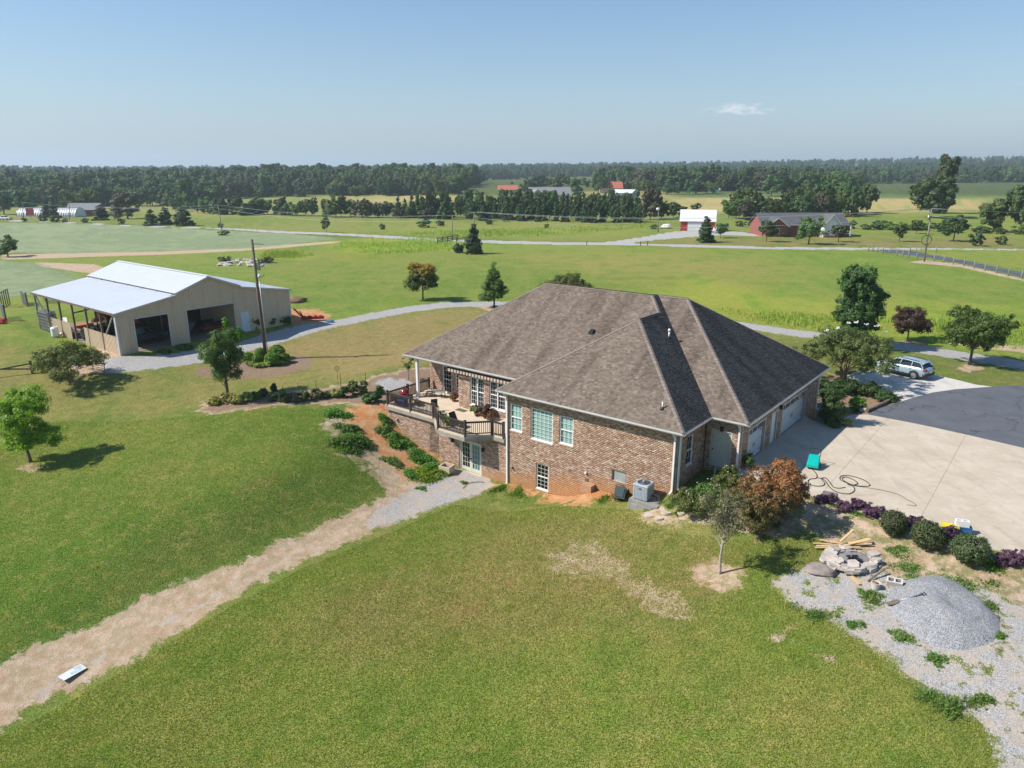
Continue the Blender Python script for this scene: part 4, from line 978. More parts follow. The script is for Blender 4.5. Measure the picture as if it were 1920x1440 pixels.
# roof furniture
def roofpipe(p, q, nm, h, r=.045, mat=m_white, name='vent_pipe', hood=False):
    z = zr(p, q, nm); s = MB(); s.tube([V(p, q, z-.05), V(p, q, z+h)], r, 10); o = s.build(name, mat, HX, True)
    s = MB(); s.lathe([(.16, z-.06), (.10, z+.05), (r+.01, z+.11)], (-p, q, 0), 10); s.build('flashing', m_black, o, True)
    if hood: s = MB(); s.lathe([(.04, z+h-.02), (.085, z+h), (.1, z+h+.12), (.06, z+h+.18), (.001, z+h+.2)], (-p, q, 0), 10); s.build('vent_cap', m_white, o, True)
roofpipe(4.17, -2.63, 'wing_front', .42); roofpipe(7.25, 3.99, 'wing_right', .42, .06, m_white, 'flue_pipe', True)
p, q = 13.0, 3.56; z = zr(p, q, 'main'); s = MB(); s.hexa([V(p+.2, q-.2, z-.1), V(p-.2, q-.2, z-.1), V(p-.2, q+.2, z+.1), V(p+.2, q+.2, z+.1), V(p+.16, q-.18, z+.14), V(p-.16, q-.18, z+.14), V(p-.14, q+.14, z+.25), V(p+.14, q+.14, z+.25)]); s.build('roof_vent', m_black, HX)
# ---- porch: slab, edge beam, balcony, railing, column, awning
DK = [(27.28, 1.45), (27.28, -3.42), (22.0, -3.42), (20.35, -4.85), (17.7, -4.85), (16.35, -3.42), (15.35, -3.42), (15.35, -.3), (22.3, -.3), (22.3, 1.45)]
def prism(P, z0, z1, name, mat, parent):
    pts = [(-p, q) for p, q in P]; return slabmesh(name, pts, z1, z1-z0, mat, parent)
prism(DK, -.44, -.27, 'porch_slab', m_deck, HX)
for a, b_ in (((27.3, -3.43), (22.0, -3.43)), ((22.0, -3.43), (20.33, -4.88)), ((20.33, -4.88), (17.68, -4.88)), ((17.68, -4.88), (16.3, -3.43)), ((16.3, -3.43), (15.35, -3.43))):
    s = MB(); s.beam(V(*a, -.52), V(*b_, -.52), .10, .26); s.build('edge_beam', m_beam, HX)
s = MB(); s.poly([V(p, q, -.56) for p, q in ((21.9, -3.3), (20.35, -4.8), (17.7, -4.8), (16.4, -3.3))]); s.poly([V(p, q, -.565) for p, q in ((21.9, -3.3), (20.35, -4.8), (17.7, -4.8), (16.4, -3.3))][::-1]); s.build('balcony_underside', m_timber, HX)
RAIL = tag(empty('railing', (0, 0, 0), 0, HX))
bal = MB(); bal.box(-.019, .019, -.019, .019, -.16, .66); balme = None
RP = [(27.1, 1.2), (27.1, -1.2), (27.1, -3.36), (24.55, -3.36), (22.15, -3.36), (21.85, -3.45), (20.3, -4.8), (17.72, -4.8), (16.45, -3.45), (15.45, -3.4)]
for i, (p, q) in enumerate(RP):
    s = MB(); s.box(-p-.065, -p+.065, q-.065, q+.065, -.5 if i > 1 else -.27, .82); s.box(-p-.085, -p+.085, q-.085, q+.085, .82, .86); s.build('post', m_rail, RAIL)
    if i: 
        a = Vector(V(*RP[i-1], 0)); b_ = Vector(V(p, q, 0)); L = (b_-a).length
        if L < .5: continue
        for z, w, h in ((.72, .12, .04), (.655, .04, .07), (-.14, .04, .07)):
            s = MB(); s.beam(a+Vector((0, 0, z)), b_+Vector((0, 0, z)), w, h); s.build('rail', m_rail, RAIL)
        n_ = int(L/.135); ang = math.atan2((b_-a).y, (b_-a).x)
        for k in range(1, n_):
            pp = a+(b_-a)*k/n_
            if balme is None: o = bal.build('baluster', m_rail, RAIL); balme = o.data; o.location = pp; o.rotation_euler = (0, 0, ang)
            else: share('baluster', balme, RAIL, pp, (0, 0, ang))
s = MB(); s.box(-26.55-.1, -26.55+.1, -.68, -.48, -.27, 2.98); cl_ = s.build('porch_column', m_white, HX)
s = MB(); s.box(-26.55-.14, -26.55+.14, -.72, -.44, -.27, -.07); s.box(-26.55-.13, -26.55+.13, -.71, -.45, 2.8, 2.98); s.build('column_trim', m_white, cl_)
s = MB(); s.tube([V(23.1, -.72, 2.82), V(16.2, -.72, 2.82)], .075, 8); aw = s.build('awning', M('awning_cassette', (.05, .035, .03), None, 3), HX)
m_st1 = M('awning_red_stripe', (.20, .10, .075), None, 4); m_st2 = M('awning_cream_stripe', (.55, .50, .42), None, 4)
for k in range(46):
    p0 = 23.1-k*.15; s = MB(); y = -.80; z0 = 2.78; dz = .24
    s.add([V(p0, y, z0), V(p0-.15, y, z0), V(p0-.15, y-.01, z0-dz*.8), V(p0-.075, y-.01, z0-dz), V(p0, y-.01, z0-dz*.8)], [(0, 1, 2, 3, 4)]); s.build('awning_stripe', (m_st1, m_st2)[k % 2], aw)

# ------------------------------------------------------------ vegetation
m_bark = M('bark', (.16, .125, .095), (.10, .08, .06), 8, .95, bump=.5, bscale=30, stretch=(1, 1, .25))
m_bark_pale = M('pale_bark', (.50, .45, .38), (.27, .23, .19), 9, .9, bump=.4, bscale=30, stretch=(1, 1, .5))
m_bark_cm = M('smooth_bark', (.30, .20, .13), (.20, .13, .09), 5, .8, stretch=(1, 1, .3))
L_green = leafmat('leaf_green', (.085, .15, .030), (.14, .215, .048))
L_dark = leafmat('leaf_dark', (.045, .088, .022), (.078, .135, .034), .25)
L_yel = leafmat('leaf_yellow_green', (.19, .28, .027), (.32, .43, .05), .45)
L_olive = leafmat('leaf_olive', (0.115, 0.142, 0.041), (0.196, 0.223, 0.068))
L_ced = leafmat('leaf_cedar', (0.034, 0.074, 0.024), (0.068, 0.115, 0.041), .12)
L_pur = leafmat('leaf_purple', (.085, .045, .034), (.13, .075, .050), .2)
L_red = leafmat('leaf_red', (.15, .045, .022), (.24, .115, .05), .3)
L_maple = leafmat('leaf_turning', (.075, .115, .024), (.12, .16, .035), .3, top=((.58, .38, .05), 3.2, 5.2, 3.))
L_rm = leafmat('leaf_redmaple', (.085, .085, .032), (.15, .10, .042), .22, top=((.36, .125, .055), 1.2, 3.6, 5.))
L_grey = leafmat('leaf_brownish', (0.155, 0.135, 0.074), (0.230, 0.203, 0.108), .2)
L_brt = leafmat('leaf_bright', (.10, .20, .018), (.16, .29, .03), .4)
L_fall = leafmat('leaf_far_turning', (.075, .11, .03), (.12, .14, .04), .2, top=((.22, .11, .04), 9, 12, 8.))
L_vio = leafmat('leaf_violet', (.085, .035, .075), (.16, .075, .13), .2)
L_variegated = leafmat('leaf_variegated', (.20, .27, .05), (.42, .42, .12), .3)
L_hosta = leafmat('leaf_hosta', (.16, .21, .035), (.48, .36, .10), .25)
L_ivy = leafmat('leaf_ivy', (.085, .19, .03), (.20, .34, .06), .35)
L_shrub = leafmat('leaf_shrub', (0.054, 0.078, 0.027), (0.101, 0.128, 0.043), .15)
L_weed = leafmat('leaf_weed', (0.115, 0.203, 0.041), (0.216, 0.317, 0.074), .3, .7)
L_grass = leafmat('grass_blade', (.20, .27, .035), (.38, .37, .09), .3, .7)
m_petal = M('white_petal', (.80, .78, .76), None, 2, .7); m_redpetal = M('red_petal', (.55, .06, .05), None, 2, .7)

def leaves(blobs, nsub, nleaf, leaf, sub_r=.35, seed=1, inner=.55, up=.35, droop=0., elong=1.5):
    """leaf quads gathered in sub-clumps that sit through the outer part of each blob"""
    g_ = np.random.default_rng(seed); B = np.array(blobs, float)
    w = (B[:, 3]*B[:, 4]*B[:, 5])**(2/3); w /= w.sum()
    bi = g_.choice(len(B), nsub, p=w); d = g_.normal(size=(nsub, 3)); d /= np.linalg.norm(d, axis=1)[:, None]
    rad = inner+(1-inner)*g_.uniform(size=nsub)**.6
    SC = B[bi, :3]+d*rad[:, None]*B[bi, 3:6]
    SR = sub_r*g_.uniform(.55, 1.35, nsub)
    li = g_.integers(0, nsub, nleaf); e = g_.normal(size=(nleaf, 3)); e /= np.linalg.norm(e, axis=1)[:, None]
    Pp = SC[li]+e*(SR[li]*g_.uniform(.35, 1.05, nleaf))[:, None]*np.array([1, 1, .75])
    N = e*.9+d[li]*.8+np.array([0, 0, up])+g_.normal(size=(nleaf, 3))*.45; N /= np.linalg.norm(N, axis=1)[:, None]
    A = np.cross(N, g_.normal(size=(nleaf, 3))); A /= np.linalg.norm(A, axis=1)[:, None]+1e-9; Bv = np.cross(N, A)
    s = leaf*g_.uniform(.6, 1.4, nleaf)[:, None]
    Pp[:, 2] -= droop*g_.uniform(size=nleaf)
    a = A*s*elong*.5; b = Bv*s*.5
    V4 = np.stack([Pp-a, Pp+b*.9-a*.1, Pp+a, Pp-b*.9-a*.1], 1).reshape(-1, 3)
    F = np.arange(nleaf*4).reshape(-1, 4)
    return V4, F, SC
def branch_mb(h0, SC, r0, lean=(0, 0), stems=1, nb=14, seed=1, base=0.):
    g_ = random.Random(seed); mb = MB(); tips = []
    for k in range(stems):
        a = 2*math.pi*k/max(stems, 1)+g_.random(); sp = 0 if stems == 1 else .25+.12*g_.random()
        p0 = Vector((math.cos(a)*sp*.4, math.sin(a)*sp*.4, -.25)); top = Vector((math.cos(a)*sp*h0*.55+lean[0], math.sin(a)*sp*h0*.55+lean[1], h0))
        pts = [p0.lerp(top, t)+Vector((g_.uniform(-1, 1), g_.uniform(-1, 1), 0))*.03*h0*(t*(1-t)*2) for t in (0, .12, .3, .55, .8, 1)]
        rr = r0/(stems**.4); mb.tube(pts, [rr*1.35, rr, rr*.85, rr*.68, rr*.45, rr*.22], 7); tips.append(pts)
    idx = list(range(len(SC))); g_.shuffle(idx)
    for i in idx[:nb]:
        t = Vector(SC[i]); pts = tips[g_.randrange(len(tips))]
        z = min(max(t.z*.62, pts[0].z+h0*.28), pts[-1].z*.92)
        # start at the stem at height z
        for j in range(len(pts)-1):
            if pts[j].z <= z <= pts[j+1].z: s_ = pts[j].lerp(pts[j+1], (z-pts[j].z)/(pts[j+1].z-pts[j].z+1e-6)); break
        else: s_ = pts[-2]
        m1 = s_.lerp(t, .5)+Vector((0, 0, -.05*h0*g_.random())); mb.tube([s_, m1, t], [r0*.33, r0*.22, r0*.07], 5, False)
    return mb
def make_tree(name, loc, h, r, mat, bark=m_bark, crown0=.25, shape='round', nleaf=5000, leaf=.16, sub_r=.35, nsub=None, seed=1, stems=1, tr=None, inner=.5, rz=0, nb=16, droop=0., up=.35, blobs=None, elong=1.5, lean=(0, 0)):
    """h total height, r crown radius"""
    g_ = random.Random(seed*13+1); ch = h*(1-crown0); cz = h*crown0
    if blobs is None:
        blobs = []
        if shape == 'round':
            blobs.append((0, 0, cz+ch*.5, r*.68, r*.68, ch*.40))
            for k in range(11): a = k*2.4+g_.random(); f = g_.uniform(.45, .68); blobs.append((math.cos(a)*r*f, math.sin(a)*r*f, cz+ch*g_.uniform(.18, .80), r*g_.uniform(.28, .44), r*g_.uniform(.28, .44), ch*g_.uniform(.14, .24)))
        elif shape == 'cone':
            n_ = 7
            for k in range(n_):
                t = k/(n_-1); rr = r*(1-t)**.8*.85+r*.12
                blobs.append((0, 0, cz+ch*(.10+.84*t), rr*.8, rr*.8, ch*.10))
                for j in range(4): a = g_.random()*6.28; blobs.append((math.cos(a)*rr*.6, math.sin(a)*rr*.6, cz+ch*(.06+.84*t), rr*.42, rr*.42, ch*.07))
        elif shape == 'vase':
            blobs.append((0, 0, cz+ch*.5, r*.5, r*.5, ch*.36))
            for k in range(10): a = k*2.4+g_.random(); t = g_.uniform(.15, .9); f = (.25+.6*t); blobs.append((math.cos(a)*r*f, math.sin(a)*r*f, cz+ch*t, r*.30, r*.30, ch*.17))
        elif shape == 'umbrella':
            for k in range(12): a = k*2.4; f = (k/12)**.5; blobs.append((math.cos(a)*r*f*.8, math.sin(a)*r*f*.8, cz+ch*(.72-.45*f*f+g_.uniform(-.08, .08)), r*.34, r*.34, ch*.20))
        elif shape == 'column':
            for k in range(10): t = k/9; a = g_.random()*6.28; blobs.append((math.cos(a)*r*.25, math.sin(a)*r*.25, cz+ch*(.08+.84*t), r*(.78-.2*abs(t-.4)), r*(.78-.2*abs(t-.4)), ch*.13))
        elif shape == 'bush':
            blobs.append((0, 0, ch*.42, r*.8, r*.75, ch*.42))
            for k in range(12): a = k*2.4+g_.random(); f = g_.uniform(.4, .68); blobs.append((math.cos(a)*r*f, math.sin(a)*r*f, ch*g_.uniform(.2, .72), r*.34, r*.34, ch*.24))
        elif shape == 'ball':
            blobs.append((0, 0, cz+ch*.5, r*.88, r*.88, ch*.48))
    V4, F, SC = leaves(blobs, nsub or max(30, nleaf//60), nleaf, leaf, sub_r, seed, inner, up, droop, elong)
    root = empty(name, loc, rz)
    npmesh('crown', V4, F, mat, root)
    if tr is None: tr = h*.022
    mb = branch_mb(cz+ch*(.62 if stems == 1 else .45), SC, tr, lean, stems, nb, seed); mb.build('trunk', bark, root, True)
    return root
def pt_tree(px, py, top, width, **k):
    P = at(px, py); h = topz(P, px, top)-P.z; r = width*pxm(P)*.5*1.0
    return P, h, r
def tree_px(name, px, py, top, width, mat, label, cat_='tree', group=None, **k):
    P, h, r = pt_tree(px, py, top, width)
    o = make_tree(name, P, h*.98, r*.98, mat, **k); tag(o, label, cat_, group); return o

# -- trees near the house
tree_px('bushy_tree', 57, 866, 726, 118, L_yel, 'bright yellow green feathery young tree at the left edge of the lawn', shape='round', nleaf=22800, leaf=0.096, sub_r=.38, crown0=.16, seed=3, nsub=230, inner=.35)
tree_px('spreading_tree', 132, 716, 637, 142, L_olive, 'low wide spreading olive green tree in front of the barn', shape='umbrella', nleaf=17100, leaf=0.089, sub_r=.36, crown0=.12, seed=4, stems=3, tr=.11, nb=22)
o = tree_px('leafy_tree', 427, 748, 600, 98, L_green, 'slender grey green tree with one bright leafy shoot beside the utility pole', shape='vase', nleaf=20900, leaf=0.089, sub_r=.36, crown0=.18, seed=5, inner=.3)
P_, h_, r_ = pt_tree(427, 748, 600, 98)
for bl_ in ((r_*.72, .1, h_*.84, .35, .3, .42), (r_*.3, -.3, h_*.98, .28, .25, .32)): V4, F, SC = leaves([bl_], 16, 260, .13, .16, 3); npmesh('bright_shoot', V4, F, L_brt, o)
tree_px('maple_tree', 793, 562, 487, 70, L_maple, 'round maple with orange yellow top beside the gravel driveway', shape='round', nleaf=12350, leaf=0.148, sub_r=.45, crown0=.22, seed=6)
tree_px('young_oak', 927, 576, 492, 62, L_green, 'dark green pyramidal young tree beside the driveway left of the roof ridge', shape='cone', nleaf=12350, leaf=0.126, sub_r=.4, crown0=.2, seed=7)
tree_px('flowering_shrub', 1062, 580, 506, 122, L_olive, 'broad olive shrub rising behind the top ridge of the brick house', 'shrub', shape='umbrella', nleaf=12350, leaf=0.133, sub_r=.5, crown0=.1, seed=8, stems=4, tr=.12)
P = at(1603, 652)
tree_px('dense_tree', 1603, 652, 500, 98, L_dark, 'tall dense dark green columnar tree behind the garage corner', shape='column', nleaf=24700, leaf=0.148, sub_r=.5, crown0=.1, seed=9, nsub=330)
o = tree_px('crape_myrtle', 1578, 722, 600, 190, L_olive, 'wide many stemmed crape myrtle with few white blossoms at the garage corner', shape='umbrella', nleaf=32300, leaf=0.092, sub_r=.42, crown0=.16, seed=10, stems=6, tr=.15, bark=m_bark_cm, nb=34, nsub=300)
P_, h_, r_ = pt_tree(1578, 722, 600, 190)
for dx, dz in ((.05, .99), (-.5, .86), (-.28, .9), (.45, .93), (.62, .84), (-.1, .97), (.25, .96)):
    mb = MB()
    for k in range(9): mb.blob((dx*r_+random.uniform(-.14, .14), -r_*.15+random.uniform(-.14, .14), h_*dz+random.uniform(-.05, .12)), (.055, .055, .05), k, .2, 5, 4)
    tag(mb.build('blossom_cluster', m_petal, o), None, None, None, 'stuff')
tree_px('purple_plum_tree', 1701, 638, 571, 73, L_pur, 'small round dark purple leaved tree beyond the gravel driveway', shape='round', nleaf=13300, leaf=0.104, sub_r=.36, crown0=.18, seed=11)
tree_px('shade_tree', 1818, 683, 560, 140, L_green, 'broad open green tree beside the driveway at the right', shape='round', nleaf=22800, leaf=0.118, sub_r=.42, crown0=.2, seed=12, inner=.25, nb=26)
tree_px('cedar_tree', 888, 476, 422, 44, L_ced, 'dark cone shaped cedar standing in the field before the road', shape='cone', nleaf=11400, leaf=0.222, sub_r=.55, crown0=.02, seed=13)
tree_px('cedar_bush', 860, 474, 457, 22, L_ced, 'low dark bush left of the cone shaped cedar', 'bush', shape='ball', nleaf=2280, leaf=0.207, sub_r=.4, crown0=.0, seed=14)
tree_px('birch_tree', 1350, 1075, 905, 112, L_grey, 'thin white barked tree with sparse leaves on a bare straw patch', shape='vase', nleaf=4940, leaf=0.063, sub_r=.26, crown0=.34, seed=15, bark=m_bark_pale, inner=.1, nb=40, tr=.075, nsub=120)
o = tree_px('red_maple_shrub', 1436, 985, 846, 152, L_rm, 'large rounded red and bronze leaved maple shrub by the house corner', 'shrub', shape='bush', nleaf=49400, leaf=0.063, sub_r=.27, crown0=.0, seed=16, stems=5, tr=.07, nb=50, nsub=560, inner=.4, bark=m_bark_pale)
P_, h_, r_ = pt_tree(1436, 985, 846, 152)
tree_px('dark_shrub', 1556, 797, 718, 50, L_dark, 'tall dark shrub against the brick at the right end of the garage', 'shrub', shape='column', nleaf=11400, leaf=0.089, sub_r=.3, crown0=.0, seed=17)
tree_px('round_shrub', 1606, 772, 741, 36, L_brt, 'small bright green rounded shrub in the shaded bed', 'shrub', shape='ball', nleaf=5700, leaf=0.052, sub_r=.16, crown0=.0, seed=18)
for i, (px, py, tp, w, lab) in enumerate(((1545, 742, 712, 60, 'dark low shrub under the crape myrtle nearest the garage wall'), (1590, 738, 706, 62, 'dark low shrub in the middle of the bed under the crape myrtle'), (1630, 742, 714, 56, 'dark low shrub in the shaded bed nearest the pale parking pad'), (1662, 752, 732, 34, 'smallest dark shrub at the pointed end of the shaded bed'))):
    tree_px('dark_shrub', px, py, tp, w, L_dark, lab, 'shrub', 'dark shrubs under the crape myrtle', shape='umbrella', nleaf=4940, leaf=0.096, sub_r=.25, crown0=.0, seed=20+i)
# rose bushes with white flowers between the downspout and the red maple
for i, (px, py, tp, w, lab) in enumerate(((1290, 958, 915, 72, 'leafy rose bush with white flowers right of the corner downspout'), (1325, 955, 895, 70, 'taller rose bush with white flowers and yellow shoots between corner and red maple'), (1365, 940, 868, 60, 'lanky rose bush below the beige side door'))):
    o = tree_px('rose_bush', px, py, tp, w, (L_olive, L_green, L_olive)[i], lab, 'rose bush', 'rose bushes by the house corner', shape='umbrella', nleaf=7980, leaf=0.063, sub_r=.22, crown0=.0, seed=30+i, stems=4, tr=.03)
    P_, h_, r_ = pt_tree(px, py, tp, w)
    for k in range(6):
        a = random.random()*6.28; f = random.random()**.5*.8; mb = MB(); mb.blob((math.cos(a)*r_*f, math.sin(a)*r_*f, h_*(.93-.35*f*f)), (.032, .032, .025), k, .2, 6, 4); mb.build('flower', m_petal, o)
o = tree_px('rose_bush', 1402, 880, 846, 28, L_green, 'small rose bush with red flowers at the white garage corner', 'rose bush', None, shape='umbrella', nleaf=2850, leaf=0.052, sub_r=.18, crown0=.0, seed=36, stems=3, tr=.02)
P_, h_, r_ = pt_tree(1402, 880, 846, 28)
for k in range(5): a = k*1.3; mb = MB(); mb.blob((math.cos(a)*r_*.5, math.sin(a)*r_*.5, h_*.95), (.05, .05, .04), k, .2, 6, 4); mb.build('flower', m_redpetal, o)
# three clipped shrubs and the violet ground plants along the concrete
for i, (px, py, tp, w, lab) in enumerate(((1672, 1001, 957, 50, 'leftmost and smallest of the three dark rounded shrubs along the concrete edge'), (1737, 1025, 978, 66, 'middle one of the three dark rounded shrubs along the concrete edge'), (1815, 1053, 1003, 74, 'rightmost dark rounded shrub along the concrete edge, nearest the yellow bucket'))):
    o = tree_px('rounded_shrub', px, py, tp, w, L_shrub, lab, 'shrub', 'rounded shrubs along the concrete edge', shape='ball', nleaf=8000, leaf=.055, sub_r=.17, crown0=.0, seed=40+i, nsub=240, inner=.75)
for i, (px, py, w, h, lab) in enumerate(((1548, 940, 40, 16, 'violet plant clump under the red maple at the concrete edge'), (1600, 955, 60, 24, 'wide violet plant clump at the concrete edge left of the three shrubs'), (1640, 968, 44, 22, 'violet plant clump touching the leftmost rounded shrub'), (1708, 985, 50, 22, 'violet plant clump between the left and middle rounded shrubs'), (1775, 1010, 40, 30, 'violet plant clump between the middle and right rounded shrubs'), (1900, 1056, 70, 30, 'violet plant clump at the right edge of the photo'))):
    P = at(px, py); r = w*pxm(P)/2; hh = max(.22, h*pxm(P))
    o = empty('violet_plant', P); tag(o, lab, 'plant', 'violet plants along the concrete')
    V4, F, SC = leaves([(0, 0, hh*.36, r*1.15, r*.6, hh*.42), (r*.5, .1, hh*.3, r*.6, r*.5, hh*.5), (-r*.6, -.1, hh*.3, r*.5, r*.45, hh*.4)], 110, 3600, .05, .11, 50+i, .1, .5, 0, 3.2); npmesh('foliage', V4, F, L_vio, o)
# meatball shrubs round the pole
for i, (px, py, w, lab) in enumerate(((466, 680, 24, 'leftmost small bright clipped bush at the pole'), (484, 681, 24, 'bright clipped ball bush just left of the utility pole'), (489, 670, 22, 'half hidden ball bush behind and left of the utility pole'), (512, 684, 30, 'front ball bush just right of the utility pole'), (521, 672, 32, 'back ball bush behind the one right of the pole'), (534, 680, 22, 'rightmost ball bush of the group at the utility pole'))):
    tree_px('ball_bush', px, py, py-w*.8, w, L_brt, lab, 'bush', 'clipped ball bushes around the utility pole', shape='ball', nleaf=4200, leaf=.08, sub_r=.15, crown0=.0, seed=60+i, nsub=200, inner=.85)
def clump(px, py, w, h, mat, name, label, cat_, group=None, leaf=.09, n=900, seed=1, elong=2., sub_r=.14):
    P = at(px, py); r = w*pxm(P)/2; hh = max(.12, h*pxm(P)); o = empty(name, P); tag(o, label, cat_, group)
    V4, F, SC = leaves([(0, 0, hh*.45, r, r*.6, hh*.5)], max(12, n//40), n, leaf, min(sub_r, hh*.5), seed, .2, .6, 0, elong); npmesh('foliage', V4, F, mat, o); return o
for i, (px, py) in enumerate(((470, 686), (486, 689), (503, 686), (524, 683), (538, 680))):
    clump(px, py, 20, 9, L_variegated, 'variegated_plant', ('leftmost', 'second', 'third', 'fourth', 'rightmost')[i]+' pale striped leaf plant in front of the ball bushes', 'plant', 'striped plants before the ball bushes', .11, 700, i+3, 3.)
gd = [(402, 758, 38, 16, L_hosta), (425, 752, 36, 18, L_hosta), (445, 756, 34, 16, L_hosta), (462, 752, 26, 18, L_variegated), (480, 748, 22, 16, L_green), (494, 742, 16, 14, L_olive),
      (512, 752, 18, 18, L_dark), (514, 734, 10, 16, L_dark), (534, 754, 24, 18, L_olive), (553, 754, 24, 20, L_grey), (571, 752, 24, 22, L_green), (592, 748, 24, 22, L_grey), (612, 745, 24, 14, L_olive), (630, 744, 22, 16, L_variegated), (645, 745, 22, 24, L_green), (664, 740, 26, 32, L_green), (682, 738, 22, 30, L_olive), (688, 755, 20, 18, L_green), (705, 752, 22, 20, L_dark), (712, 738, 16, 16, L_green)]
wh = ['yellow hosta left of the slim tree', 'yellow orange hosta at the slim tree trunk', 'yellow hosta right of the slim tree trunk', 'striped plant right of the yellow hostas', 'green plant where the hosta bed ends', 'small olive plant at the gap in the bed',
      'dark plant at the foot of the narrow spire plant', 'narrow dark spire shaped plant in the garden row', 'olive plant right of the dark spire', 'greyish plant left of the middle stake', 'green leafy plant at the middle stake', 'greyish plant right of the middle stake', 'low olive plant at the third stake', 'yellowish plant before the tall bushy plant', 'bushy plant left of the tallest one', 'tallest bushy plant in the garden row with reddish tip', 'dense olive bush at the right end of the garden row', 'leafy plant just left of the porch railing', 'dark leafy plant touching the porch corner', 'green plant behind the porch corner']
for i, (g0, lb) in enumerate(zip(gd, wh)): clump(*g0, 'garden_plant', lb, 'plant', 'plants of the long garden bed', .085, 1500, 70+i, 2.2)
# weeds on the bank by the retaining wall
bk = [(640, 838, 40, 26, L_ivy), (662, 835, 44, 30, L_ivy), (655, 815, 40, 24, L_green), (678, 826, 30, 22, L_ivy), (625, 778, 40, 16, L_ivy), (716, 790, 22, 20, L_ivy), (724, 812, 26, 24, L_ivy), (742, 828, 30, 24, L_ivy), (760, 842, 30, 24, L_ivy), (778, 856, 32, 24, L_ivy), (796, 868, 34, 24, L_ivy), (812, 880, 30, 20, L_ivy), (800, 895, 44, 18, L_yel), (822, 892, 26, 18, L_yel), (775, 892, 30, 10, L_ivy), (742, 866, 26, 8, L_ivy)]
bl = ['weed clump at the lower left of the red clay bank', 'large leafy weed clump left of the red clay', 'upper part weed clump on the bank left of the clay', 'weed clump at the right side of the big patch', 'short weeds at the top edge of the lawn slope', 'ivy at the top corner of the retaining wall', 'ivy just below the wall corner', 'ivy a third of the way down the retaining wall', 'ivy halfway down the retaining wall', 'ivy under the dark curved part of the wall', 'dense ivy near the foot of the wall', 'ivy at the foot of the wall behind the planter box', 'light green weeds on the gravel before the planter box', 'light green weeds touching the planter box', 'small weeds at the bottom of the clay bank', 'thin weeds growing in the red clay']
BKL = list(zip(bk, bl))
yw = [(940, 918, 40, 10, L_brt, 'bright grass tuft at the left foot of the front wall'), (975, 925, 50, 9, L_brt, 'bright grass strip below the basement window'), (1150, 935, 46, 16, L_brt, 'bright long grass left of the tipped bin'), (1262, 945, 26, 14, L_brt, 'bright grass beside the air conditioner slab'), (1228, 948, 40, 10, L_green, 'low weeds before the air conditioner slab'), (1270, 963, 20, 8, L_brt, 'small weed between the stepping stones'), (1300, 960, 20, 9, L_brt, 'weed behind the right stepping stones'),
      (1535, 1150, 70, 14, L_ivy, 'broad grass tuft at the lower left edge of the gravel'), (1605, 1172, 28, 14, L_brt, 'bright weed growing in the gravel left of the grey heap'), (1640, 1120, 40, 10, L_ivy, 'grass tuft left of the shovel'), (1625, 1112, 22, 8, L_ivy, 'small grass tuft beside the concrete blocks'), (1690, 1195, 40, 12, L_ivy, 'weeds in the middle of the gravel'), (1755, 1235, 36, 12, L_ivy, 'weeds in the gravel below the grey heap'), (1880, 1195, 24, 12, L_brt, 'bright weed at the right of the grey heap'),
      (1790, 1330, 80, 22, L_ivy, 'broad leafy weed patch at the lower right lawn edge'), (1850, 1310, 40, 12, L_ivy, 'weeds on the gravel near the right bottom'), (1735, 1300, 50, 12, L_ivy, 'grass tuft on the boundary of lawn and gravel'), (1700, 1065, 60, 14, L_ivy, 'weeds behind the concrete blocks'), (1600, 960, 36, 12, L_ivy, 'weeds between maple and violet plants'), (1680, 1035, 36, 10, L_ivy, 'weeds below the leftmost rounded shrub'), (1860, 1075, 60, 14, L_brt, 'bright green weeds right of the last rounded shrub'),
      (1800, 1095, 50, 12, L_ivy, 'weeds along the top right rim of the grey heap'), (1855, 1140, 50, 12, L_ivy, 'weeds right of the grey heap rim'), (1585, 1050, 24, 8, L_ivy, 'weed beside the fire ring'), (870, 905, 14, 5, L_ivy, 'tiny weed in the gravel before the french doors'), (790, 915, 18, 6, L_ivy, 'weed in the gravel near the planter box')]
